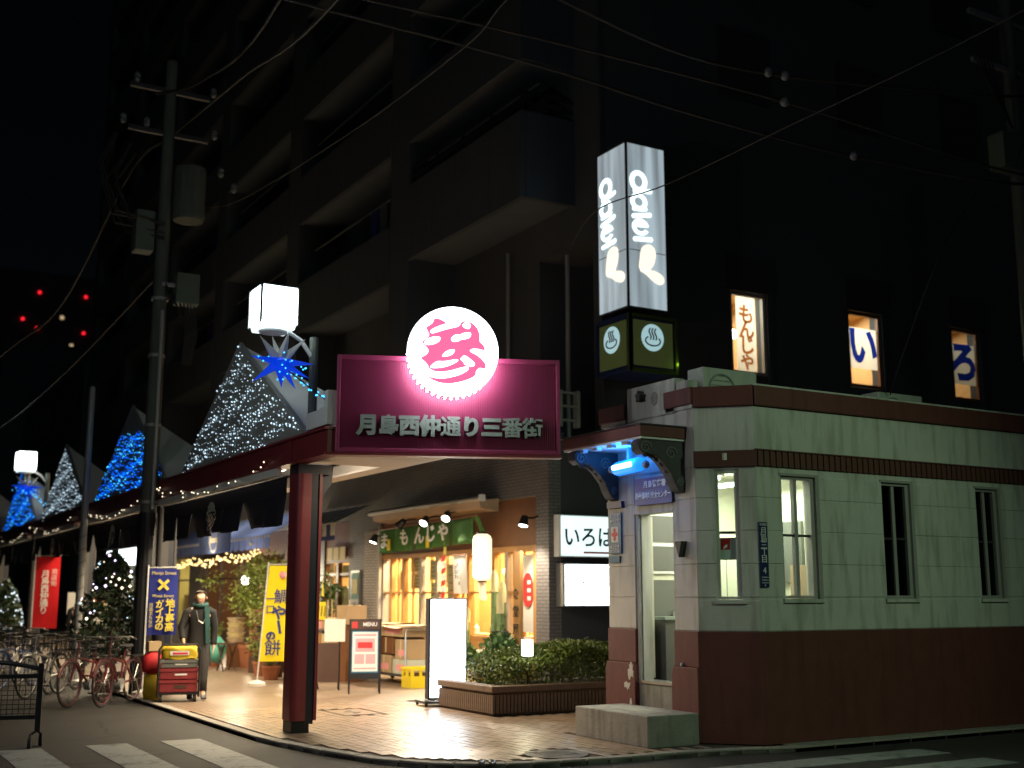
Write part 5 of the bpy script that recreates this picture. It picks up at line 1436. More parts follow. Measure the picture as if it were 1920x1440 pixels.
# cart of cardboard boxes
t = thing('box_cart', 'flat steel cart carrying the stacked cardboard boxes before the restaurant', 'cart', (9.65, 20.7, 0))
MB().box(9.32, 10.0, 19.72, 21.72, .14, .18).build('deck', 'frame_dark', t)
MB().tube([(9.3, 19.7, .16), (9.3, 19.7, .92), (9.33, 19.72, .98), (9.97, 19.72, .98), (10.0, 19.7, .92), (10.0, 19.7, .16)], .018, 8).build('handle', 'steel', t)
for (x, y) in ((9.38, 19.8), (9.94, 19.8), (9.38, 21.62), (9.94, 21.62)): MB().tube([(x - .02, y, .065), (x + .02, y, .065)], .065, 12).build('wheel', 'rubber', t)
bx = [(9.34, 9.98, 21.05, 21.68, .182, .52, 'cardboard', 'bottom left cardboard box on the cart'), (9.34, 9.98, 20.4, 21.03, .182, .50, 'cardboard', 'bottom middle cardboard box on the cart with a red stain'),
      (9.36, 9.96, 19.76, 20.36, .182, .44, 'ac_white', 'pale grey box at the right end of the cart'), (9.33, 9.97, 21.0, 21.7, .525, .84, 'cardboard', 'left cardboard box in the second layer'),
      (9.34, 9.98, 20.3, 20.97, .525, .82, 'wood_brown', 'brown box in the middle of the second layer'), (9.36, 9.96, 19.78, 20.27, .445, .80, 'cardboard', 'right cardboard box with red print under the cart handle'),
      (9.3, 9.96, 20.75, 21.72, .845, 1.04, 'cardboard_pale', 'flat pale cardboard box on top at the left'), (9.3, 9.98, 19.8, 20.72, .845, 1.02, 'cardboard', 'open flapped cardboard box on top at the right')]
for (x0, x1, y0, y1, z0, z1, m, lb) in bx:
    o = thing('cardboard_box', lb, 'box', ((x0 + x1) / 2, (y0 + y1) / 2, z0), 0, 'boxes stacked on the cart')
    MB().box(x0, x1, y0, y1, z0, z1).build('carton', m, o, bevel=.008)
    MB().box(x0 - .002, x0 + .01, (y0 + y1) / 2 - .03, (y0 + y1) / 2 + .03, z0 + .02, z1 + .001).build('tape', 'cardboard_pale', o)
    if 'right' in lb or 'red' in lb: MB().box(x0 - .003, x0 + .001, y0 + .1, y1 - .15, z0 + .06, z0 + .17).build('red_print', 'paper_pink', o)
    if z1 > .95:
        P = [(x0, y0, z1), (x0, y1, z1), (x0 - .16, y1 - .05, z1 + .03), (x0 - .17, y0 + .02, z1 - .02)]
        MB().quad(*P).build('flap', 'cardboard_pale', o); MB().quad((x0, y0, z1), (x1, y0, z1), (x1, y0 - .16, z1 + .05), (x0, y0 - .15, z1 + .02)).build('flap', 'cardboard_pale', o)
        MB().box(x0 + .05, x1 - .05, y0 + .05, y1 - .05, z1, z1 + .025).build('folded_sheet', 'cardboard_pale', o)
t = thing('bottle_crate', 'yellow plastic bottle crate on the tiles in front of the box cart', 'crate', (9.35, 19.35, 0))
cr = MB(); x0, x1, y0, y1 = 9.14, 9.52, 19.1, 19.5
cr.box(x0, x1, y0, y1, 0, .03); cr.box(x0, x1, y0, y0 + .02, .03, .2); cr.box(x0, x1, y1 - .02, y1, .03, .2); cr.box(x0, x0 + .02, y0 + .02, y1 - .02, .03, .2); cr.box(x1 - .02, x1, y0 + .02, y1 - .02, .03, .2)
cr.box(x0 - .012, x1 + .012, y0 - .012, y0 + .022, .30, .35); cr.box(x0 - .012, x1 + .012, y1 - .022, y1 + .012, .30, .35); cr.box(x0 - .012, x0 + .022, y0 + .022, y1 - .022, .30, .35); cr.box(x1 - .022, x1 + .012, y0 + .022, y1 - .022, .30, .35)
for (x, y) in ((x0, y0), (x1 - .05, y0), (x0, y1 - .05), (x1 - .05, y1 - .05), (x0, (y0 + y1) / 2 - .05), ((x0 + x1) / 2 - .03, y0)): cr.box(x, x + (.022 if x == x0 and y == (y0 + y1) / 2 - .05 else .05), y, y + (.1 if y == (y0 + y1) / 2 - .05 else .05), .2, .3)
o = cr.build('shell', 'crate_yellow', t)
MB().box(x0 + .03, x1 - .03, y0 + .03, y1 - .03, .03, .26).build('bottles', 'wood_dark', t)
# sake barrels and baskets by the brick pier
for k, (x, y, z, r, h, m, lb) in enumerate(((10.45, 24.75, 0, .24, .5, 'straw', 'straw wrapped barrel standing at the foot of the brick pier'), (10.45, 24.75, .505, .22, .42, 'paper_white', 'white paper wrapped barrel on top of the straw one'), (10.4, 25.4, 0, .2, .62, 'wood_brown', 'brown wooden tub left of the straw barrel'))):
    t = thing('barrel', lb, 'barrel', (x, y, z), 0, 'barrels beside the brick pier')
    MB().lathe((x, y, z), [(r * .88, 0), (r, h * .25), (r, h * .75), (r * .9, h), (r * .8, h - .02)], 18).build('staves', m, t, smooth=True)
    for f in (.15, .5, .85): MB().lathe((x, y, z + h * f - .012), [(r * 1.02, 0), (r * 1.03, .012), (r * 1.02, .024)], 18).build('hoop', 'bamboo_cut', t)
    if m == 'paper_white': txt('寿', .2, (x - r - .012, y, z + h * .5), -90, 'ink_red', t, off=.004)
# poster case on the tiled wall
t = thing('poster_case', 'narrow glazed poster case on the grey wall left of the brick pier', 'poster', (10.88, 25.75, 1.2))
MB().box(10.85, 10.9, 25.5, 26.0, 1.0, 2.15).build('case', 'steel', t)
MB().box(10.845, 10.85, 25.54, 25.96, 1.5, 2.1).build('poster', 'green_board', t)
MB().box(10.84, 10.845, 25.6, 25.9, 1.62, 1.95).build('yellow_picture', 'paper_yellow', t)
o = MB().box(10.845, 10.85, 25.54, 25.96, 1.04, 1.46).build('notice', 'paper_white', t)
txt('営業中', .12, (10.84, 25.75, 1.25), -90, 'ink_black', o, roll=-90)
# ================================================================ the shops further along
def front(name, label, y0, y1, wallm, light, e, col, postm, zt=2.7, n=4, depth=2.6):
    t = thing(name, label, 'shop front', (10.9, (y0 + y1) / 2, 0))
    r = MB(); r.box(11.0 + depth, 11.1 + depth, y0, y1, 0, 3.3); r.box(11.16, 11.1 + depth, y0 - .05, y0, 0, 3.3); r.box(11.16, 11.1 + depth, y1, y1 + .05, 0, 3.3); r.box(11.16, 11.1 + depth, y0, y1, 3.22, 3.3)
    r.build('shop_wall', wallm, t)
    MB().box(11.16, 11.1 + depth, y0, y1, -.01, .02).build('shop_floor', 'plank_tan', t)
    MB().box(10.93, 11.1, y0, y1, zt, 3.31).build('fascia', postm, t)
    for i in range(n + 1):
        y = y0 + (y1 - y0) * i / n
        MB().box(10.93, 11.04, max(y0, y - .06), min(y1, y + .06), 0, zt).build('post', postm, t)
        if i < n:
            b = MB().box(10.95, 11.0, y + .06, y + (y1 - y0) / n - .06, .02, .6).build('dado_panel', postm, t)
            MB().box(10.97, 10.976, y + .06, y + (y1 - y0) / n - .06, .6, zt).build('pane', 'glass', b)
            MB().box(10.95, 11.0, y + .06, y + (y1 - y0) / n - .06, 2.05, 2.11).build('rail', postm, b)
    lamp('shop_light', 'AREA', t, (11.2 + depth / 2, (y0 + y1) / 2, 3.15), e, col, 1.0, aim((0, 0, 1), (0, 0, 0)), sy=(y1 - y0) * .7)
    return t
t = front('snack_shop_front', 'narrow wooden shop front with lit paper notices under the striped awning', 26.25, 27.85, 'shop_wall', 1, 160, (1.0, .75, .42), 'wood_brown', 2.35, 2)
for (y, z, w, h) in ((26.5, 2.0, .5, .3), (27.1, 1.95, .4, .36), (26.6, 1.2, .45, .6), (27.3, 1.3, .4, .5)):
    MB().box(11.05, 11.055, y, y + w, z, z + h).build('paper_notice', 'paper_yellow', t)
for y in (26.6, 27.0, 27.4): MB().box(10.85, 10.86, y - .2, y + .12, 2.42, 2.72).build('shutter_louvre', 'paper_yellow', t)
t = front('restaurant_front', 'dim red and brown restaurant front behind the potted plants', 28.7, 38.7, 'wood_brown', 1, 200, (1.0, .66, .42), 'wood_dark', 2.7, 5)
for k in range(6):
    MB().box(13.3, 13.5, 29.2 + k * 1.6, 29.9 + k * 1.6, .8, 2.3).build('wall_panel', ['flag_red', 'wood_light', 'interior_cream'][k % 3], t)
for (x, y, z) in ((10.6, 29.9, 2.05), (10.6, 33.0, 2.0)):
    g = MB().ball((x, y, z), .13, 12, 8).build('globe_lamp', 'lantern_small', t, smooth=True)
    MB().tube([(x, y, z + .12), (x, y, 2.75)], .012, 5).build('stem', 'black_metal', g)
    lamp('globe_light', 'POINT', t, (x - .2, y - .2, z), 190, (1.0, .86, .60), .15)
t = front('grocery', 'bright yellow lit shop front left of the utility pole', 40.0, 47.0, 'paper_yellow', 1, 150, (1.0, .80, .42), 'frame_grey', 2.8, 4)
for k in range(7): MB().box(12.6, 13.0, 40.4 + k * .95, 41.1 + k * .95, .3, 1.6 + .3 * (k % 2)).build('display_shelf', ['cardboard', 'paper_yellow', 'wood_light'][k % 3], t)
s = thing('shop_sign', 'glaring white shop sign above the lit tree', 'sign', (10.2, 46, 2.7))
MB().box(10.0, 10.2, 43.6, 48.8, 2.62, 3.3).build('casing', 'white_paint', s)
MB().box(9.985, 10.0, 43.7, 48.7, 2.66, 3.26).build('lit_face', 'box_glow', s)
MB().box(10.2, 10.9, 45.9, 46.1, 2.9, 3.0).build('arm', 'frame_dark', s)
t = front('shuttered_shop', 'pale shuttered shop front at the far left', 48.0, 56.0, 'interior_cream', 1, 90, (.95, .95, .9), 'frame_grey', 2.8, 4)
for k in range(3): MB().box(10.88, 10.925, 48.3 + k * 2.6, 50.6 + k * 2.6, .1, 2.3).build('roller_shutter', 'white_paint', t)
# awnings
t = thing('striped_awning', 'navy and cream striped awning right of the red column', 'awning', (10.4, 25.8, 3.0))
n = 12
for i in range(n):
    a, b = 24.9 + i * .25, 24.9 + (i + 1) * .25
    V = [(10.88, a, 3.62), (10.88, b, 3.62), (9.98, b, 3.18), (9.98, a, 3.18)]
    o = MB().quad(*V).build('stripe', 'awning_navy' if i % 2 else 'awning_cream', t); o.modifiers.new('thick', 'SOLIDIFY').thickness = .006
    MB().box(9.972, 9.98, a, b, 2.86, 3.18).build('valance', 'awning_navy' if i % 2 else 'awning_cream', o)
MB().box(9.965, 9.971, 24.88, 27.92, 2.80, 2.90).build('valance_hem', 'awning_navy', t)
MB().tube([(9.97, 24.88, 3.18), (9.97, 27.92, 3.18)], .02, 6).build('front_bar', 'steel', t)
t = thing('blue_awning', 'blue restaurant awning with white emblem and script over the potted plants', 'awning', (10.2, 33.5, 3.0))
MB().add([(10.88, 28.4, 3.75), (10.88, 38.9, 3.75), (9.7, 38.9, 3.08), (9.7, 28.4, 3.08)], [(0, 1, 2, 3)]).build('canopy_cloth', 'awning_cloth', t)
for i in range(21):
    a = 28.4 + i * .5
    o = MB().add([(9.695, a, 3.08), (9.695, a + .5, 3.08), (9.69, a + .46, 2.76), (9.688, a + .25, 2.72), (9.69, a + .04, 2.76)], [(0, 1, 2, 3, 4)]).build('valance', 'awning_cloth', t)
    for q in range(2): MB().box(9.68, 9.69, a + .06 + q * .25, a + .19 + q * .25, 3.0, 3.06).build('edge_tab', 'white_paint', o)
o = MB().box(9.66, 9.68, 31.6, 34.6, 2.75, 3.55).build('front_panel', 'awning_cloth', t)
MB().tube([(9.65, 33.1 + .36 * math.cos(R(a * 15)), 3.14 + .36 * math.sin(R(a * 15))) for a in range(24)], .016, 5, closed=True).build('emblem_ring', 'paper_white', o)
txt('Amore', .28, (9.645, 33.1, 3.12), -90, 'paper_white', o, off=.004)
for y in (29.8, 37.3): txt('Zenko', .22, (9.67, y, 2.9), -90, 'paper_white', t)
t = thing('string_lights', 'bunched warm string lights under the blue awning', 'fairy lights', (9.6, 33, 2.7), 0, None)
b = MB(); pts = []
for k in range(150):
    f = k / 149; y = 29.0 + 8.6 * f; z = 2.74 - .16 * abs(math.sin(f * 9)) - .14 * f
    if k % 3 == 0: pts.append((9.62, y, z))
    b.octa((9.6 + rnd.uniform(-.05, .05), y + rnd.uniform(-.06, .06), z + rnd.uniform(-.16, .06)), .022)
for k in range(14): b.octa((9.6, 37.5 + rnd.uniform(-.12, .12), 2.55 - k * .035), .022)
MB().tube(pts, .006, 4).build('wire', 'cable', t); b.build('bulbs', 'bulb_warm', t, kind='stuff')
lamp('string_glow', 'AREA', t, (9.25, 33.2, 2.62), 130, (1.0, .75, .4), .15, aim((0, 0, 0), (.4, 0, 1)), sy=8.0)
# ---- plants before the restaurant
def shrub(loc, r, z0, z1, n, leaf, m, label, pot=(.26, .42), trunk=True, seed=1, group='potted plants before the restaurant', potm='terracotta'):
    rg = random.Random(seed)
    t = thing('potted_plant', label, 'plant', loc, 0, group)
    pr, ph = pot
    MB().lathe((0, 0, 0), [(pr * .72, 0), (pr * .95, ph * .85), (pr, ph * .86), (pr, ph), (pr * .86, ph), (pr * .85, ph * .9)], 18).build('pot', potm, t, world=False)
    for k in range(4 if trunk else 6):
        a = rg.uniform(0, 6.28); q = rg.uniform(.2, .7) * r
        MB().tube([(0.03 * math.cos(a), .03 * math.sin(a), ph * .9), (q * .3 * math.cos(a), q * .3 * math.sin(a), (z0 + ph) / 2), (q * math.cos(a), q * math.sin(a), z0 + (z1 - z0) * .75)], [.022, .016, .006], 6).build('stem', 'bark', t, world=False)
    lf = MB()
    cl = [(rg.gauss(0, r * .42), rg.gauss(0, r * .42), rg.uniform(z0, z1)) for _ in range(14)]
    for _ in range(n):
        c = rg.choice(cl); s = r * .26
        lf.leaf((c[0] + rg.gauss(0, s), c[1] + rg.gauss(0, s), c[2] + rg.gauss(0, s * .8)), rg.uniform(.6, 1.3) * leaf, rg)
    lf.build('foliage', m, t, world=False, kind='stuff')
    return t
shrub((8.6, 26.2, 0), .62, 1.15, 2.2, 1500, .05, 'leaf_pale', 'feathery pale green potted tree left of the lattice planter', (.3, .5), seed=2)
shrub((8.5, 24.9, 0), .6, 1.0, 2.25, 1500, .05, 'leaf_pale', 'tall yellow green potted shrub lit by the globe lamp', (.3, .5), seed=3)
shrub((8.9, 23.4, 0), .5, 1.1, 2.15, 1100, .055, 'leaf_pine', 'dark green potted shrub beside the yellow flag', (.28, .45), seed=4)
shrub((7.95, 23.5, 0), .3, .25, .75, 420, .04, 'leaf_hedge', 'low trailing plant with an orange flower at the foot of the lattice', (.2, .28), False, seed=5)
shrub((8.05, 27.2, 0), .28, .4, .95, 350, .05, 'leaf_pale', 'small pale plant in a clay pot beside the walking person', (.2, .3), False, seed=6)
shrub((7.75, 22.4, 0), .24, .3, .7, 300, .04, 'leaf_pine', 'small leafy plant in a clay pot below the yellow flag', (.18, .26), False, seed=8)
t = thing('lattice_planter', 'dark wooden lattice planter with climbing leaves among the potted plants', 'planter', (8.15, 23.9, 0))
MB().box(8.05, 8.4, 22.9, 24.7, 0, .34).build('trough', 'wood_dark', t)
for k in range(13):
    a = 22.92 + k * .147
    MB().tube([(8.06, a, .3), (8.04, min(24.7, a + .35), 1.25)], .014, 4).build('lattice_slat', 'wood_brown', t)
    MB().tube([(8.075, min(24.7, a + .35), .3), (8.055, a, 1.25)], .014, 4).build('lattice_slat', 'wood_brown', t)
MB().box(8.02, 8.1, 22.88, 24.72, 1.25, 1.3).build('top_rail', 'wood_brown', t)
lf = MB(); rg = random.Random(9)
for k in range(520): lf.leaf((8.0 + rg.gauss(0, .06), rg.uniform(22.9, 24.7), .45 + 1.0 * rg.random() ** .8), rg.uniform(.03, .06), rg)
lf.build('climbing_leaves', 'leaf_pale', t, kind='stuff')
for y in (23.1, 23.75): MB().lathe((7.97, y, .85), [(.06, 0), (.085, .1), (.085, .13)], 10).build('hanging_pot', 'bike_black', t)
MB().ball((7.93, 23.45, .66), .07, 9, 6).build('orange_flower', 'terracotta', t)
t = thing('stool', 'small dark folding stool with a teal bag leaning on it', 'stool', (7.8, 25.5, 0))
for (dy, dz) in ((-.22, .0), (.22, 0)):
    MB().tube([(7.7, 25.5 + dy, 0), (7.7, 25.5 - dy, .55)], .016, 6).build('leg', 'wood_dark', t); MB().tube([(7.95, 25.5 + dy, 0), (7.95, 25.5 - dy, .55)], .016, 6).build('leg', 'wood_dark', t)
MB().box(7.66, 8.0, 25.26, 25.74, .55, .58).build('seat', 'wood_dark', t)
b = MB().ball((7.75, 25.95, .42), .2, 10, 7, 1.5)
b.v = [(x + .03 * math.sin(z * 17), y + .04 * math.sin(z * 13 + x * 9), z) for x, y, z in b.v]
tag(b.build('carrier_bag', 'bag_teal', smooth=True), 'teal plastic carrier bag by the folding stool', 'bag')
t = thing('basket_stack', 'stack of round pale baskets behind the walking person', 'basket', (8.4, 26.6, 0))
for k in range(5): MB().lathe((8.4, 26.75, .55 + k * .11), [(.16, 0), (.2, .08), (.21, .1)], 16).build('basket', 'paper_yellow' if k % 2 else 'cardboard_pale', t)
MB().box(8.25, 8.55, 26.6, 26.9, 0, .55).build('stand', 'wood_brown', t)
b = MB().ball((7.95, 21.55, .13), .26, 12, 7, .55)
b.v = [(x, y * 1 + .0, z + .02 * math.sin(x * 21 + y * 17)) for x, y, z in b.v]
tag(b.build('sand_bag', 'white_sack', smooth=True), 'white rounded weight bag at the foot of the yellow flag', 'bag')
# display rack
t = thing('display_rack', 'wire rack of packets with yellow price cards right of the red column', 'rack', (8.9, 22.3, 0))
for (x, y) in ((8.65, 21.85), (9.1, 21.85), (8.65, 22.75), (9.1, 22.75)): MB().tube([(x, y, 0), (x, y, 1.5)], .014, 6).build('post', 'steel', t)
for z in (.25, .6, .92): MB().box(8.64, 9.11, 21.84, 22.76, z, z + .02).build('shelf', 'steel', t)
for k in range(6):
    MB().box(8.66, 8.95, 21.88 + k * .145, 22.0 + k * .145, .945, 1.16).build('packet', ['paper_yellow', 'cardboard', 'paper_pink'][k % 3], t)
    MB().box(8.66, 8.95, 21.88 + k * .145, 22.0 + k * .145, .625, .85).build('packet', ['cardboard', 'cardboard_pale', 'wood_light'][k % 3], t)
    MB().box(8.66, 8.95, 21.88 + k * .145, 22.0 + k * .145, .275, .5).build('packet', ['wood_light', 'cardboard', 'paper_yellow'][k % 3], t)
c = MB().box(8.625, 8.64, 21.9, 22.75, 1.12, 1.46).build('price_card', 'flag_yellow', t)
for k in range(5): MB().prism((8.62, 22.65), -90, [(.05 + k * .16, 1.2), (.09 + k * .16, 1.18), (.13 + k * .16, 1.38), (.1 + k * .16, 1.4)], -.003, .0).build('writing', 'ink_black', c)
for k in range(4):
    y = 22.0 + k * .22
    MB().add([(8.63, y, 1.56), (8.63, y + .13, 1.58), (8.63, y + .1, 1.92)], [(0, 1, 2)]).build('pennant', 'flag_yellow', t)
MB().box(8.7, 9.1, 21.0, 21.5, 1.05, 1.4).build('carton_on_top', 'cardboard', t)
MB().box(8.72, 9.08, 21.05, 21.45, 0, 1.05).build('carton_stand', 'wood_brown', t)
# ---- upright flags
def flag(loc, rz, w, z0, z1, m, label, draw=None, lean=0.0, base=True):
    t = thing('banner_flag', label, 'flag', loc, rz, 'upright shop flags')
    MB().tube([(-w / 2 - .02, 0, 0), (-w / 2 - .02 + lean, 0, z1 + .06)], .013, 6).build('pole', 'white_paint', t, world=False)
    MB().tube([(-w / 2 - .02 + lean, 0, z1 + .02), (w / 2 + lean, 0, z1 + .03)], .008, 5).build('cross_bar', 'white_paint', t, world=False)
    P = []; F = []; nx, nz = 5, 12
    for j in range(nz + 1):
        f = j / nz
        for i in range(nx + 1):
            s = i / nx
            P.append((-w / 2 + w * s + lean * f, .025 * math.sin(f * 6 + s * 3) * (.4 + s), z0 + (z1 - z0) * f))
    for j in range(nz):
        for i in range(nx):
            a = j * (nx + 1) + i; F.append((a, a + 1, a + nx + 2, a + nx + 1))
    c = MB().add(P, F).build('cloth', m, t, world=False, smooth=True)
    if base: MB().lathe((-w / 2 - .02, 0, 0), [(.16, 0), (.16, .05), (.05, .09)], 14).build('base', 'white_sack', t, world=False)
    return t, c
def vtxt(s, size, x, y, z, m, par, w, line=1.0, off=.004):
    return txt(s, size, (x, y, z), w, m, par, off=off, line=line)
t, c = flag((7.27, 21.0, 0), -25, .46, .42, 2.12, 'flag_yellow_cloth', 'tall yellow flag with black brush characters left of the red column', lean=.14)
a25 = R(-25)
def fl(u, z):
    u += .14 * (z - .42) / 1.7
    return (7.27 + u * math.cos(a25) + math.sin(a25) * .06, 21.0 + u * math.sin(a25) - math.cos(a25) * .06, z)
for ch, u, z, s in (('鯛', .05, 1.55, .27), ('や', .04, 1.26, .27), ('ー', .05, 1.02, .27), ('の', -.06, .86, .18), ('餅', .0, .64, .3)):
    if ch == 'ー': txt('ー', s, fl(u, z), -25, 'ink_navy', c, roll=-80, off=.012)
    else: txt(ch, s, fl(u, z), -25, 'ink_navy', c, off=.003 if ch in '鯛餅' else .01)
txt('一\n口', .17, fl(-.13, 1.42), -25, 'ink_navy', c, off=.003, line=1.1)
MB().ball(fl(.03, 1.95), .07, 8, 5).build('pale_print', 'paper_pink', c)
t, c = flag((5.03, 20.0, 0), -12, .46, .95, 2.02, 'flag_blue_cloth', 'blue flag with yellow lettering behind the loaded trolley')
a = R(-12)
def fl2(u, z): return (5.03 + u * math.cos(a) + math.sin(a) * .06, 20.0 + u * math.sin(a) - math.cos(a) * .06, z)
txt('Monja Street', .075, fl2(0, 1.95), -12, 'ink_gold', c); txt('Monja Street', .065, fl2(0, 1.58), -12, 'ink_gold', c)
txt('地\n上\n最\n高', .15, fl2(.12, 1.26), -12, 'ink_gold', c, off=.004, line=.85); txt('が\nイ\nカ\nの', .14, fl2(-.04, 1.26), -12, 'ink_gold', c, off=.004, line=.85); txt('月\n島\nま\nち\nな\nか', .07, fl2(-.18, 1.26), -12, 'ink_gold', c, line=.95)
for r_ in (45, -45): MB().box(-.11, .11, -.045, -.04, -.022, .022).build('crossed_spatula', 'ink_gold', c, world=False).matrix_basis = Matrix.Translation((0, -.02, 1.76)) @ Matrix.Rotation(R(r_), 4, 'Y')
t, c = flag((4.92, 30.6, 0), -8, .55, .8, 2.5, 'flag_red_cloth', 'red flag with white lettering beyond the parked bicycles')
a = R(-12)
txt('月\n島\n西\n仲\n通\nり', .19, (4.86, 30.53, 1.65), -8, 'paper_white', c, off=.004, line=.9); txt('商\n店\n街', .14, (5.06, 30.53, 2.0), -8, 'paper_white', c, line=1.0)
t = thing('poster_stand', 'white poster stand with a coloured sheet beyond the bicycles', 'poster', (5.6, 29.5, 0))
MB().box(5.2, 6.1, 29.4, 29.44, .9, 1.65).build('board', 'paper_white', t); MB().box(5.75, 6.08, 29.385, 29.399, 1.2, 1.6).build('yellow_sheet', 'paper_yellow', t); MB().box(5.8, 6.03, 29.37, 29.384, 1.45, 1.57).build('red_heading', 'ink_red', t)
for x in (5.25, 6.05): MB().tube([(x, 29.44, 0), (x, 29.44, .9)], .016, 6).build('leg', 'black_metal', t)

# ================================================================ people
def person(loc, rz, label, coat, trousers, arm_pose, scarf=None, stride=.22, h=1.66, lean=0.0):
    t = thing('person', label, 'person', loc, rz)
    k = h / 1.68
    V = []; E_ = []; Rr = []
    def v(p, r, par=None):
        V.append((p[0] * k, p[1] * k, p[2] * k)); Rr.append(r * k)
        if par is not None: E_.append((par, len(V) - 1))
        return len(V) - 1
    pel = v((0, 0, .93), .135); sp = v((0, 0, 1.1), .115, pel); ch = v((0, -.01, 1.28), .135, sp); nk = v((0, 0, 1.42), .06, ch)
    n2 = v((0, -.015, 1.48), .05, nk); hj = v((0, -.025, 1.54), .07, n2); hm = v((0, -.01, 1.6), .085, hj); ht = v((0, .0, 1.655), .055, hm)
    no = v((0, -.105, 1.565), .014, hj)
    hands = []
    for s in (-1, 1):
        sh = v((s * .17, 0, 1.36), .06, ch); el, wr = arm_pose[0 if s < 0 else 1]
        e = v(el, .043, sh); w = v(wr, .03, e)
        d = (Vector(wr) - Vector(el)).normalized(); side = Vector((0, -1, 0)) - d * d.dot(Vector((0, -1, 0))); side.normalize()
        pm = Vector(wr) + d * .055; p = v(pm, .032, w)
        for q, (off, L) in enumerate(((-.026, .07), (-.009, .08), (.009, .078), (.026, .06))):
            a = v(pm + d * .035 + side * off, .0095, p); b = v(pm + d * (.035 + L * .6) + side * off, .009, a); v(pm + d * (.03 + L) + side * off + Vector((-s * .02, 0, 0)), .008, b)
        a = v(pm - d * .01 - side * .036, .011, p); v(pm + d * .03 - side * .055, .009, a)
    feet = []
    for s in (-1, 1):
        hp = v((s * .085, 0, .88), .085, pel); kn = v((s * .09, -s * stride * .55 - .03, .49), .058, hp); an = v((s * .085, -s * stride, .09 + (.04 if s > 0 else 0)), .042, kn)
        fo = v((s * .1, -s * stride - .12, .045 + (.02 if s > 0 else 0)), .035, an); feet.append((V[an], V[fo], V[kn], V[hp]))
    me = bpy.data.meshes.new('body'); me.from_pydata(V, E_, []); me.update()
    o = bpy.data.objects.new('body', me); COL.objects.link(o); o.parent = t
    me.materials.append(M['skin'])
    sk = o.modifiers.new('skin', 'SKIN'); sk.use_smooth_shade = True
    for i, sv in enumerate(me.skin_vertices[0].data):
        sv.radius = (Rr[i], Rr[i]); sv.use_root = (i == 0)
    o.modifiers.new('sub', 'SUBSURF').render_levels = 2
    # clothes
    prof = [(1.44, .07, .065), (1.41, .12, .08), (1.36, .18, .1), (1.25, .18, .12), (1.1, .16, .115), (.95, .175, .13), (.8, .19, .14), (.66, .2, .15), (.52, .21, .16)]
    P = []; F = []; n = 18
    for z, a, b in prof:
        for j in range(n):
            q = 2 * math.pi * j / n; w = 1 + .04 * math.sin(q * 5 + z * 6)
            P.append((a * math.cos(q) * w * k, b * math.sin(q) * w * k - .005, z * k))
    for i in range(len(prof) - 1):
        for j in range(n): F.append((i * n + j, (i + 1) * n + j, (i + 1) * n + (j + 1) % n, i * n + (j + 1) % n))
    ct = MB().add(P, F).build('coat', coat, t, world=False, smooth=True)
    for s in (0, 1):
        el, wr = arm_pose[s]; x = -1 if s == 0 else 1
        MB().tube([tuple(c * k for c in p) for p in ((x * .12, 0, 1.37), (x * .185, 0, 1.34), el, (Vector(el) * .12 + Vector(wr) * .88), wr)], [.07 * k, .078 * k, .06 * k, .052 * k, .05 * k], 12).build('sleeve', coat, ct, world=False, smooth=True)
    MB().lathe((0, -.005, 1.4 * k), [(.085, 0), (.075, .06), (.065, .06)], 14).build('collar', coat, ct, world=False)
    for (an, fo, kn, hp) in feet:
        MB().tube([hp, ((hp[0] + kn[0]) / 2, (hp[1] + kn[1]) / 2 - .01, (hp[2] + kn[2]) / 2), kn, ((kn[0] + an[0]) / 2, (kn[1] + an[1]) / 2, (kn[2] + an[2]) / 2), (an[0], an[1], an[2] + .01)], [.1, .088, .072, .064, .062], 12).build('trouser_leg', trousers, t, world=False, smooth=True)
        MB().add([(fo[0] + dx, y, z) for (y, z) in ((an[1] + .07, an[2] - .075), (an[1] + .07, an[2] + .0), (an[1] - .02, an[2] + .02), (fo[1], fo[2] + .02), (fo[1] - .03, fo[2] - .01), (fo[1] - .03, fo[2] - .045)) for dx in (-.042, .042)],
                 [(0, 2, 3, 1), (2, 4, 5, 3), (4, 6, 7, 5), (6, 8, 9, 7), (8, 10, 11, 9), (0, 1, 11, 10), (0, 10, 8, 6, 4, 2), (1, 3, 5, 7, 9, 11)]).build('shoe', 'frame_dark', t, world=False, bevel=.012)
    # hair: cap over the skull, left open at the face
    P = []; F = []; n = 20; rows = 11
    for i in range(rows):
        th = .05 + 2.15 * i / (rows - 1)
        for j in range(n):
            ph = 2 * math.pi * j / n
            rr = .104 * math.sin(th) if th < 1.57 else .104 - .008 * (th - 1.57)
            P.append((rr * math.cos(ph) * .92 * k, (rr * math.sin(ph) * 1.02 - .006) * k, (1.6 + .088 * math.cos(th) - (.03 * (th - 1.57) if th > 1.57 else 0)) * k))
    for i in range(rows - 1):
        for j in range(n):
            q = 2 * math.pi * (j + .5) / n
            if i >= 4 and math.sin(q) < -.45: continue
            F.append((i * n + j, (i + 1) * n + j, (i + 1) * n + (j + 1) % n, i * n + (j + 1) % n))
    F.append(tuple(range(n)))
    hr = MB().add(P, F).build('hair', 'hair_dark', t, world=False, smooth=True)
    hr.modifiers.new('thick', 'SOLIDIFY').thickness = .012
    for s in (-1, 1):
        MB().ball((s * .033 * k, -.088 * k, 1.585 * k), .008, 8, 5, .6).build('eye', 'ink_black', o, world=False)
        MB().ball((s * .085 * k, .0, 1.57 * k), .02, 8, 5, 1.4).build('ear', 'skin', o, world=False)
    MB().box(-.022 * k, .022 * k, -.1 * k, -.09 * k, 1.522 * k, 1.53 * k).build('mouth', 'paper_pink', o, world=False)
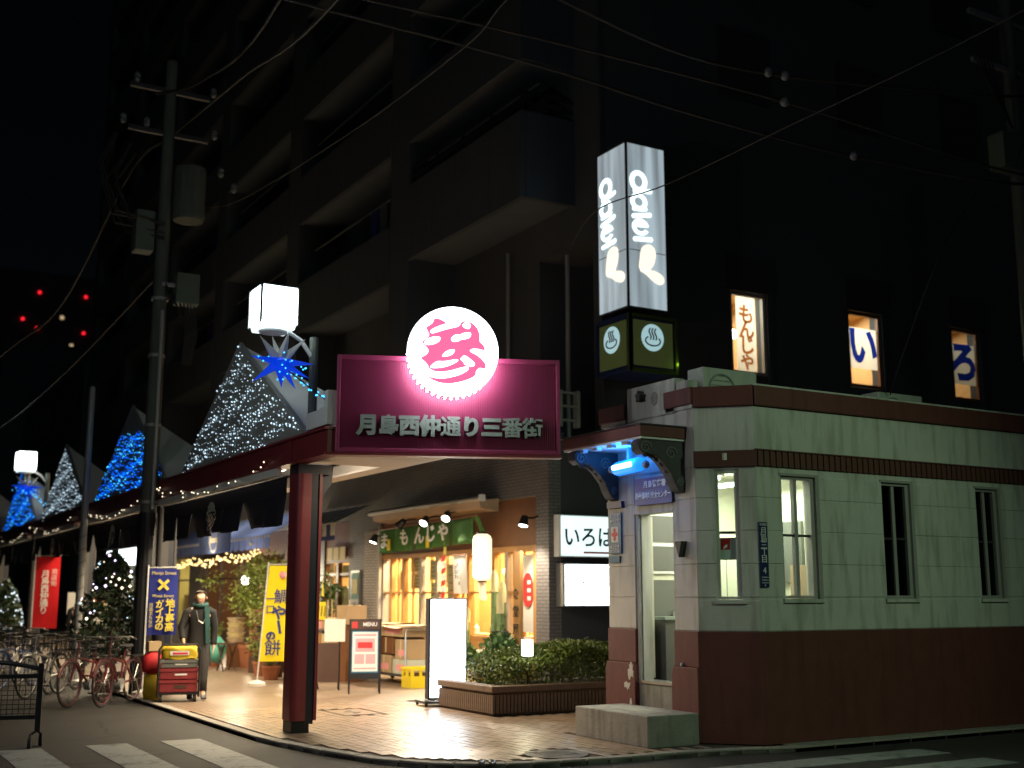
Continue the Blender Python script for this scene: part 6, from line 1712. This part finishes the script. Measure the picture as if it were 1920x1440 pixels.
    if scarf:
        MB().tube([(-.07, -.06, 1.42), (0, -.1, 1.43), (.08, -.08, 1.43), (.1, .02, 1.45), (0, .09, 1.46), (-.09, .03, 1.45), (-.07, -.06, 1.42)], .034, 8).build('scarf', scarf, t, world=False, smooth=True)
        MB().add([(.06, -.135, 1.42), (.14, -.125, 1.42), (.155, -.16, 1.1), (.15, -.165, .85), (.1, -.17, .85), (.085, -.165, 1.1)], [(0, 1, 2, 5), (5, 2, 3, 4)]).build('scarf_end', scarf, t, world=False).modifiers.new('thick', 'SOLIDIFY').thickness = .02
        MB().tube([(-.06, -.14, 1.36), (-.02, -.16, 1.2), (.05, -.165, 1.16), (.09, -.15, 1.25)], .006, 5).build('necklace', 'steel', t, world=False)
    return t
person((5.33, 18.85, 0), -14, 'person in long black coat with teal scarf walking behind the loaded trolley', 'coat_black', 'trouser_grey',
       (((-.27, .03, 1.1), (-.24, -.2, .93)), ((.24, .05, 1.1), (.23, -.02, .84))), 'scarf_teal')
person((4.75, 25.4, 0), 150, 'dark clothed person standing among the parked bicycles in the distance', 'coat_black', 'coat_black',
       (((-.25, .03, 1.1), (-.2, -.2, .98)), ((.25, .03, 1.1), (.2, -.2, .98))), None, .08, 1.6)
# ================================================================ trolley and bags
t = thing('hand_trolley', 'black framed hand trolley carrying red crates and a yellow bag', 'trolley', (5.0, 18.7, 0), -14)
MB().tube([(-.3, -.27, .08), (-.3, -.27, .78), (-.25, -.27, .85), (.25, -.27, .85), (.3, -.27, .78), (.3, -.27, .08)], .018, 8).build('frame', 'black_metal', t, world=False)
MB().box(-.3, .3, -.25, .24, .11, .14).build('deck', 'black_metal', t, world=False)
for (x, y) in ((-.25, -.2), (.25, -.2), (-.25, .2), (.25, .2)): MB().tube([(x - .02, y, .055), (x + .02, y, .055)], .055, 12).build('castor', 'rubber', t, world=False)
for i, (z0, z1, m, lb, w) in enumerate(((.142, .33, 'crate_red', 'lower red crate on the hand trolley', .28), (.335, .50, 'crate_red', 'upper red crate with white print on the hand trolley', .28), (.505, .63, 'desk_grey', 'grey box between red crate and yellow bag on the trolley', .27))):
    o = thing('crate', lb, 'crate', (5.0, 18.7, z0), -14, 'crates on the hand trolley')
    h = z1 - z0
    MB().box(-w, w, -.23, .2, 0, h - .05).build('shell', m, o, world=False, bevel=.012); MB().box(-w - .012, w + .012, -.242, .2, h - .048, h - .004).build('rim', m, o, world=False)
    MB().box(-.06, .12, -.236, -.2305, .06, h - .08).build('label_print', 'paper_white' if i else 'wood_dark', o, world=False)
b = MB().box(-.27, .27, -.22, .18, .77, 1.02)
o = thing('yellow_bag', 'yellow bag strapped on top of the hand trolley', 'bag', (5.0, 18.7, .635), -14)
bb = MB(); 
for i_ in range(9):
    z_ = .2 * i_ / 8
    for j_ in range(24):
        a_ = 2 * math.pi * j_ / 24; cx_, sy_ = math.cos(a_), math.sin(a_)
        e_ = (abs(cx_) ** 4 + abs(sy_) ** 4) ** -.25 * (1 - .25 * max(0, z_ - .15) / .05) * (1 + .03 * math.sin(a_ * 3 + z_ * 40))
        bb.v.append((.265 * cx_ * e_, -.02 + .19 * sy_ * e_, z_ + .012 * math.sin(a_ * 5)))
for i_ in range(8):
    for j_ in range(24): bb.f.append((i_ * 24 + j_, i_ * 24 + (j_ + 1) % 24, (i_ + 1) * 24 + (j_ + 1) % 24, (i_ + 1) * 24 + j_))
bb.f.append(tuple(8 * 24 + j_ for j_ in range(24)))
bb.build('sack', 'bag_yellow', o, world=False, smooth=True)
MB().box(-.14, .14, -.24, -.225, .06, .12).build('white_print', 'paper_white', o, world=False); MB().box(-.1, .12, -.243, -.24, .07, .1).build('red_print', 'ink_red', o, world=False)
t = thing('bag_stack', 'red bag over a yellow sack stacked left of the trolley', 'bag', (4.72, 19.2, 0))
MB().lathe((4.74, 19.2, 0), [(.13, 0), (.15, .1), (.14, .36), (.1, .4)], 16).build('yellow_sack', 'bag_yellow', t, smooth=True)
MB().lathe((4.72, 19.2, .40), [(.13, 0), (.165, .08), (.15, .26), (.07, .33)], 16).build('red_sack', 'flag_red', t, smooth=True)
MB().box(4.63, 4.82, 19.1, 19.3, .735, .88).build('carton', 'cardboard', t)

# ================================================================ bicycles
def bicycle(loc, rz, frame, label):
    t = thing('bicycle', label, 'bicycle', loc, rz, 'bicycles parked along the kerb')
    for x in (-.52, .52):
        w = MB().tube([(x + .325 * math.cos(R(a * 15)), 0, .34 + .325 * math.sin(R(a * 15))) for a in range(24)], .018, 6, closed=True).build('wheel', 'rubber', t, world=False)
        MB().tube([(x + .298 * math.cos(R(a * 15)), 0, .34 + .298 * math.sin(R(a * 15))) for a in range(24)], .011, 5, closed=True).build('rim', 'grey_metal' if frame != 'bike_red' else 'bike_red', w, world=False)
        MB().tube([(x, -.04, .34), (x, .04, .34)], .025, 8).build('hub', 'steel', w, world=False)
        sp = MB()
        for a in range(14): sp.tube([(x, .02 if a % 2 else -.02, .34), (x + .295 * math.cos(R(a * 25.7)), 0, .34 + .295 * math.sin(R(a * 25.7)))], .0022, 3)
        sp.build('spokes', 'steel', w, world=False, kind='stuff')
        MB().tube([(x + .355 * math.cos(R(a)), 0, .34 + .355 * math.sin(R(a))) for a in range(20, 190, 17)], .016, 5).build('mudguard', frame, t, world=False)
    for p in ([(-.52, 0, .34), (-.05, 0, .3)], [(-.05, 0, .3), (-.2, 0, .82)], [(-.05, 0, .3), (.36, 0, .62)], [(-.16, 0, .62), (.35, 0, .72)], [(-.52, 0, .34), (-.17, 0, .66)]):
        MB().tube(p, .017, 7).build('frame_tube', frame, t, world=False)
    MB().tube([(.52, 0, .34), (.42, 0, .55), (.34, 0, .78), (.3, 0, 1.0)], .017, 7).build('fork', frame, t, world=False)
    hb = MB().tube([(.08, -.28, .98), (.22, -.27, 1.02), (.3, -.1, 1.02), (.3, .1, 1.02), (.22, .27, 1.02), (.08, .28, .98)], .012, 6).build('handlebar', 'steel', t, world=False)
    for s in (-1, 1): MB().tube([(.06, s * .28, .975), (.16, s * .277, 1.0)], .018, 6).build('grip', 'rubber', hb, world=False)
    MB().prism((0, 0), 0, [(-.36, .86), (-.3, .9), (-.12, .875), (-.04, .865), (-.12, .845), (-.3, .84)], -.07, .07).build('saddle', 'rubber', t, world=False, bevel=.02)
    MB().tube([(-.05, .05, .3), (-.05, -.05, .3)], .085, 14).build('chain_wheel', 'grey_metal', t, world=False)
    for s in (-1, 1):
        MB().tube([(-.05, s * .06, .3), (-.05 + s * .1, s * .07, .3 - s * .12)], .011, 5).build('crank', 'steel', t, world=False)
        MB().box(-.05 + s * .1 - .04, -.05 + s * .1 + .04, s * .07 - .01 + (0 if s > 0 else -.08), s * .07 + .01 + (.08 if s > 0 else 0), .3 - s * .12 - .012, .3 - s * .12 + .012).build('pedal', 'rubber', t, world=False)
    bk = MB(); x0, x1, z0, z1 = .42, .74, .72, .98
    for k in range(6):
        f = k / 5
        bk.tube([(x0, -.17 + .34 * f, z0), (x0 - .03, -.19 + .38 * f, z1)], .004, 4); bk.tube([(x1, -.17 + .34 * f, z0), (x1 + .03, -.19 + .38 * f, z1)], .004, 4); bk.tube([(x0, -.17 + .34 * f, z0), (x1, -.17 + .34 * f, z0)], .004, 4)
        bk.tube([(x0 + (x1 - x0) * f, -.17, z0), (x0 + (x1 - x0) * f, -.19, z1)], .004, 4); bk.tube([(x0 + (x1 - x0) * f, .17, z0), (x0 + (x1 - x0) * f, .19, z1)], .004, 4)
    for z, e in ((z1, .03), ((z0 + z1) / 2, .015)): bk.tube([(x0 - e, -.17 - e * .7, z), (x1 + e, -.17 - e * .7, z), (x1 + e, .17 + e * .7, z), (x0 - e, .17 + e * .7, z)], .006, 4, closed=True)
    bk.build('basket', 'black_metal', t, world=False, kind='stuff')
    MB().box(-.78, -.34, -.07, .07, .70, .715).build('rear_rack', 'black_metal', t, world=False)
    MB().tube([(-.52, .06, .34), (-.6, .1, .02)], .01, 5).build('kickstand', 'steel', t, world=False)
    return t
B0 = bicycle((3.78, 19.3, -.05), -130, 'bike_red', 'red rimmed bicycle parked nearest the barrier')
b2 = dup(B0, (4.2, 19.15, -.05), -127, 'second bicycle at the kerb just left of the dark tree', swap=None)
for (x, y, a, m, lb) in ((3.45, 21.2, -128, 'bike_silver', 'silver bicycle behind the red rimmed one'), (3.9, 22.0, -124, 'bike_black', 'black bicycle between the silver one and the slim pole'),
                         (3.35, 23.4, -130, 'bike_blue', 'blue bicycle left of the slim pole'), (3.8, 24.6, -125, 'bike_silver', 'silver bicycle beside the distant dark clothed person'),
                         (3.3, 25.8, -129, 'bike_black', 'black bicycle farther along the kerb'), (3.75, 27.2, -124, 'bike_silver', 'farthest silver bicycle in front of the red flag')):
    dup(B0, (x, y, -.05), a, lb, swap=('bike_red', m))
# ================================================================ lit trees in tubs
def lit_tree(loc, h, r, label, bulbs, seed):
    rg = random.Random(seed)
    t = thing('potted_conifer', label, 'tree', loc)
    MB().lathe((0, 0, 0), [(.22, 0), (.27, .3), (.28, .34), (.24, .34)], 16).build('pot', 'wood_dark', t, world=False)
    MB().tube([(0, 0, .3), (.02, .01, h * .5), (0, 0, h * .93)], [.045, .03, .008], 8).build('trunk', 'bark', t, world=False)
    lf = MB()
    for k in range(2600):
        f = rg.random() ** .8; z = .42 + (h - .42) * f
        rr = r * (math.sin(min(1, f * 3.2) * 1.5) * (1 - f) ** .55 * 1.15 + .03) * (1 + .18 * math.sin(f * 23 + seed)); a = rg.uniform(0, 6.28); q = rr * (rg.random() ** .4)
        lf.leaf((q * math.cos(a), q * math.sin(a), z + rg.gauss(0, .02)), rg.uniform(.04, .085), rg)
    lf.build('crown', 'leaf_dark', t, world=False, kind='stuff')
    l = thing('tree_lights', 'lights wound round the ' + ('potted tree beside the utility pole' if seed == 1 else 'potted tree at the far left edge'), 'fairy lights', loc)
    for m in set(bulbs):
        b = MB()
        for k in range(14 if seed == 1 else 60):
            f = rg.uniform(.12 if seed != 1 else .42, .98); z = .42 + (h - .42) * f
            rr = r * (math.sin(min(1, f * 3.2) * 1.5) * (1 - f) ** .55 * 1.15 + .05) * 1.05; a = rg.uniform(math.pi * .9, 2.1 * math.pi)
            b.octa((rr * math.cos(a), rr * math.sin(a), z), rg.choice((.014, .02, .028)))
        b.build('bulbs', m, l, world=False, kind='stuff')
    MB().tube([(r * .95 * (1 - k / 45) * math.cos(k * .55) * (1 if k > 4 else .6), r * .95 * (1 - k / 45) * math.sin(k * .55), .6 + (h - .7) * k / 40) for k in range(38)], .004, 4).build('wire', 'cable', l, world=False)
lit_tree((4.42, 21.0, 0), 2.3, .6, 'dark potted conifer dotted with coloured lights beside the utility pole', ['bulb_white', 'bulb_violet', 'bulb_pale'], 1)
lit_tree((4.85, 37.0, 0), 2.0, .5, 'potted conifer covered in white lights at the left edge', ['bulb_white'], 2)
# ================================================================ wheeled barrier
t = thing('wheeled_barrier', 'black mesh roadblock on castors at the left edge of the crossing', 'barrier', (2.3, 14.3, -.05), -14)
L0 = -1.9
for x in (0, -.48, -.98, -1.9): MB().box(x - .028, x + .028, -.028, .028, .16, .86 if x else .90).build('post', 'barrier_black', t, world=False)
for z in (.30, .74): MB().box(L0, -.03, -.022, .022, z, z + .045).build('rail', 'barrier_black', t, world=False)
MB().tube([(L0, 0, .98), (-.9, 0, .96), (-.3, 0, .9), (0, 0, .84)], .024, 8).build('top_rail', 'barrier_black', t, world=False)
ms = MB()
for k in range(16): ms.tube([(-.03 - k * .06, 0, .34), (-.03 - k * .06, 0, .75)], .0035, 4)
for k in range(8): ms.tube([(-.97, .004, .36 + k * .05), (-.02, .004, .36 + k * .05)], .0035, 4)
ms.build('wire_mesh', 'barrier_black', t, world=False, kind='stuff')
pp = MB().box(-1.85, -.52, -.03, -.022, .36, .72).build('white_panel', 'sign_white', t, world=False)
MB().prism((-.62, -.03), 0, [(-.06, .48), (.03, .46), (.05, .55), (-.03, .58)], -.003, 0).build('red_mark', 'ink_red', pp, world=False)
for (x, y) in ((-.06, -.14), (.03, .12), (-1.8, -.14), (-1.8, .14)):
    w = MB().tube([(x - .018, y, .06), (x + .018, y, .06)], .06, 12).build('castor', 'rubber', t, world=False)
    MB().tube([(x, y, .06), (x, y * .6, .14), (x if x < -1 else 0, 0, .18)], .016, 6).build('castor_fork', 'barrier_black', w, world=False)
# ================================================================ poles and overhead lines
up = thing('utility_pole', 'tall concrete utility pole with boxes and cable loops rising beside the arcade', 'utility pole', (4.78, 20.25, 0))
PXX, PYU = 4.78, 20.25
MB().tube([(PXX, PYU, 2.9), (PXX, PYU, 11.0)], [.135, .095], 14).build('shaft', 'pole_concrete', up)
MB().tube([(PXX, PYU, 0), (PXX, PYU, 2.95)], [.165, .155], 14).build('dark_sleeve', 'black_metal', up)
MB().tube([(PXX + .02, PYU - .17, 3.0), (PXX + .02, PYU - .15, 6.4)], .03, 8).build('conduit', 'grey_metal', up)
for z in (3.1, 4.4, 5.6, 6.6): MB().lathe((PXX, PYU, z), [(.145, 0), (.145, .05)], 14).build('clamp_band', 'grey_metal', up)
for (dx, dy, z, s) in ((-.32, .1, 7.45, (.16, .17, .72)), (.42, -.1, 6.55, (.2, .14, .55)),):
    b = MB().box(PXX + dx - s[0], PXX + dx + s[0], PYU + dy - s[1], PYU + dy + s[1], z, z + s[2]).build('junction_box', 'transformer', up, bevel=.02)
    MB().box(PXX + min(dx, 0) , PXX + max(dx, 0), PYU + dy - .03, PYU + dy + .03, z + .3, z + .36).build('box_arm', 'grey_metal', b)
MB().lathe((PXX + .42, PYU, 8.1), [(.26, 0), (.28, .05), (.28, .95), (.2, 1.02)], 16).build('transformer_can', 'pole_concrete', up)
for z in (9.6, 10.4): MB().box(PXX - .7, PXX + .7, PYU - .04, PYU + .04, z, z + .08).build('crossarm', 'frame_dark', up)
for (x, z) in ((-.8, 9.68), (-.4, 9.68), (.8, 9.68), (-.6, 10.48), (.75, 10.48), (.95, 9.0), (1.2, 8.75)):
    MB().lathe((PXX + x, PYU - .05, z), [(.03, 0), (.06, .04), (.04, .08), (.06, .12), (.03, .17)], 10).build('insulator', 'porcelain', up)
rg = random.Random(4)
for k in range(9):
    x0 = -.7 + rg.uniform(-.3, .2); z0 = 9.5 - rg.uniform(0, .4); s = rg.uniform(.2, .5)
    MB().tube([(PXX + x0 - s * math.sin(q * .5) * .7, PYU - .1 + .05 * k, z0 - q * .19 - .1 * math.sin(q)) for q in range(8)] + [(PXX, PYU - .12, z0 - 1.5)], .018, 5).build('cable_loop', 'cable', up)
for k in range(6):
    MB().tube([(PXX + .05, PYU - .12, 6.9 - k * .06), (PXX + .25 + .05 * k, PYU - .2, 6.5 + .05 * k), (PXX + .42 + .04 * k, PYU - .18, 6.1), (PXX + .4 + .03 * k, PYU - .12, 5.5)], .016, 5).build('drop_cable', 'cable', up)
sp = thing('slim_pole', 'slim pale steel pole behind the parked bicycles', 'pole', (4.4, 23.7, 0))
MB().tube([(4.4, 23.7, 0), (4.4, 23.7, 5.55)], [.075, .06], 12).build('shaft', 'grey_metal', sp)
MB().lathe((4.4, 23.7, 5.55), [(.065, 0), (.04, .04)], 12).build('cap', 'grey_metal', sp)
MB().lathe((4.4, 23.7, 0), [(.14, 0), (.14, .02), (.08, .05)], 12).build('foot', 'grey_metal', sp)
wr = MB().tube([(4.4 + .085 * math.cos(k * .9), 23.7 + .085 * math.sin(k * .9), .8 + k * .035) for k in range(62)], .006, 4).build('wound_cable', 'cable', sp)
rp = thing('utility_pole', 'dark utility pole with a grey box at the right edge', 'utility pole', (19.3, 13.8, 0))
MB().tube([(19.3, 13.8, 0), (19.3, 13.8, 14)], [.17, .12], 14).build('shaft', 'pole_concrete', rp)
MB().box(18.6, 19.2, 13.55, 13.9, 9.5, 10.2).build('junction_box', 'transformer', rp, bevel=.02)
for z in (11.6, 12.6): MB().box(18.2, 20.4, 13.76, 13.84, z, z + .09).build('crossarm', 'grey_metal', rp)
for k in range(5): MB().tube([(18.9 - .1 * k, 13.7, 12.4), (18.5 - .12 * k, 13.6, 11.6), (18.7 - .05 * k, 13.6, 10.9), (19.1, 13.7, 10.4)], .02, 5).build('cable_loop', 'cable', rp)
def cable(pts, r, label, knobs=()):
    t = thing('overhead_cable', label, 'cable', pts[0], 0, 'overhead cables')
    P = []
    n = len(pts)
    V = [Vector(p) for p in pts]
    for i in range(n - 1):
        p0, p1, p2, p3 = V[max(0, i - 1)], V[i], V[i + 1], V[min(n - 1, i + 2)]
        for q in range(8):
            s = q / 8
            P.append(.5 * ((2 * p1) + (p2 - p0) * s + (2 * p0 - 5 * p1 + 4 * p2 - p3) * s * s + (3 * p1 - p0 - 3 * p2 + p3) * s ** 3))
    P.append(V[-1])
    MB().tube(P, r * .75, 6).build('wire', 'cable', t)
    for p in knobs: MB().ball(p, .07, 10, 7).build('insulator_knob', 'porcelain', t, smooth=True)
cable([(2.5, 40, 6.6), (2.91, 25.55, 6.36), (3.65, 23.22, 7.04), (4.26, 20.69, 9.0), (4.75, 20.2, 9.5)], .035, 'thick cable sagging from the left edge up to the utility pole')
cable([(3.5, 45, 6.2), (3.8, 32.21, 5.79), (4.23, 25.99, 6.2), (4.7, 20.5, 7.0)], .028, 'lower cable running down to the left from the utility pole boxes')
cable([(4.49, 20.1, 10.28), (4.72, 17.92, 9.73), (4.18, 12.6, 8.52), (3.0, 4, 8.6)], .03, 'twisted cable from the pole top to the upper edge')
cable([(4.87, 20.1, 9.64), (4.6, 15.4, 8.75), (4.42, 11.39, 8.03), (4.0, 4, 8.0)], .028, 'twisted cable below the pole top one')
cable([(5.4, 6.5, 7.45), (5.61, 9.6, 7.59), (5.89, 11.17, 7.74), (6.02, 15.15, 8.05), (5.78, 19.92, 8.4), (4.9, 20.3, 8.5)], .012, 'thin wire crossing the middle of the apartment block')
cable([(11.95, 18.35, 8.0), (9.25, 13.48, 7.01), (9.22, 11.76, 6.89), (9.36, 9.89, 6.97), (9.3, 6.4, 6.97), (9.2, 2, 7.3)], .012, 'thin brown wire passing in front of the tower sign')
cable([(7.0, 13.2, 10.1), (7.92, 12.55, 9.58), (9.35, 11.86, 8.87), (10.89, 11.57, 8.75), (12.96, 10.95, 8.76), (15.34, 10.67, 9.08), (19.3, 13.6, 11.6)], .03, 'upper cable with two white knobs right of the tower sign', ((10.89, 11.55, 8.76), (11.15, 11.5, 8.75)))
cable([(3.9, 14.7, 9.7), (5.0, 14.28, 9.48), (8.06, 13.2, 8.88), (10.35, 12.55, 8.39), (12.75, 11.82, 7.98), (15.46, 10.87, 7.75), (19.3, 13.5, 10)], .028, 'lowest long cable with one white knob at the right', ((12.75, 11.8, 7.98),))
cable([(3.9, 14.6, 9.95), (4.98, 14.24, 9.72), (8.03, 13.15, 9.25), (11.46, 11.87, 8.57), (15.45, 10.85, 7.87), (19.3, 13.6, 10.2)], .024, 'long cable with one knob above the middle', ((11.46, 11.85, 8.56),))
cable([(13.95, 10.67, 7.29), (12.2, 9.95, 5.9), (11.9, 10.4, 4.6), (12.1, 10.8, 4.2)], .011, 'thin service wire dropping to the police box roof')
# ================================================================ far away
ft = thing('far_tower', 'distant dark high rise with red warning lights', 'building', (23, 155, 0))
MB().box(16.5, 29.0, 150.3, 165, 0, 40.5).build('walls', 'far_building', ft)
for (x, z) in ((21.0, 37.9), (26.4, 38.0), (19.3, 34.4), (21.0, 33.4), (26.4, 33.4)): MB().ball((x, 150.1, z), .19, 8, 5).build('red_beacon', 'beacon_red', ft)
for (x, z) in ((23.8, 35.1), (25.1, 31.7), (22.6, 29.9)): MB().box(x - .2, x + .2, 150.2, 150.29, z - .2, z + .2).build('lit_window', 'far_window', ft)
for (x0, x1, y0, y1, h, lb) in ((10.9, 30, 61, 80, 13, 'dark low building just past the apartment block'), (9.5, 30, 82, 120, 18, 'dark building closing the far end of the arcade')):
    o = thing('far_building', lb, 'building', (x0, y0, 0))
    MB().box(x0, x1, y0, y1, 0, h).build('walls', 'building_grey', o)
    for k in range(4):
        for j in range(3): MB().box(x0 - .03, x0 + .02, y0 + 2 + k * 4, y0 + 3.6 + k * 4, 4.5 + j * 3, 6 + j * 3).build('window', 'frame_dark', o)
# ================================================================ street lamps on the near side of the crossing (outside the frame)
t = thing('street_lamp', 'cube street lamp of the arcade on the opposite side of the street', 'street lamp', (-1.6, 10.6, -.05), 0, 'cube street lamps on the arcade')
MB().tube([(0, 0, 0), (0, 0, 4.75)], .07, 10).build('post', 'pole_concrete', t, world=False)
MB().box(-.24, .24, -.24, .24, 4.78, 5.26).build('lit_head', 'lamp_glow_dim', t, world=False)
lamp('lamp_light', 'POINT', t, (-1.3, 10.4, 5.0), 250, (.92, .97, .95), .25)
t = thing('road_lamp', 'greenish road lamp on a mast across the road from the police box', 'street lamp', (10.2, -1.0, -.05))
MB().tube([(0, 0, 0), (0, 0, 6.2), (0, .5, 6.6), (0, 1.6, 6.7)], [.09, .07, .05, .04], 10).build('mast', 'grey_metal', t, world=False)
MB().prism((0, 0), 90, [(1.4, 6.62), (2.1, 6.64), (2.05, 6.74), (1.45, 6.76)], -.14, .14).build('head', 'grey_metal', t, world=False)
MB().box(-.1, .1, 1.48, 2.02, 6.6, 6.618).build('lens', 'tube_light', t, world=False)
lamp('road_beam', 'SPOT', t, (10.2, .9, 6.5), 820, (.66, 1.0, .60), .12, aim((10.2, .9, 6.5), (9.5, 10.0, 1.9)), 62, 1.0)
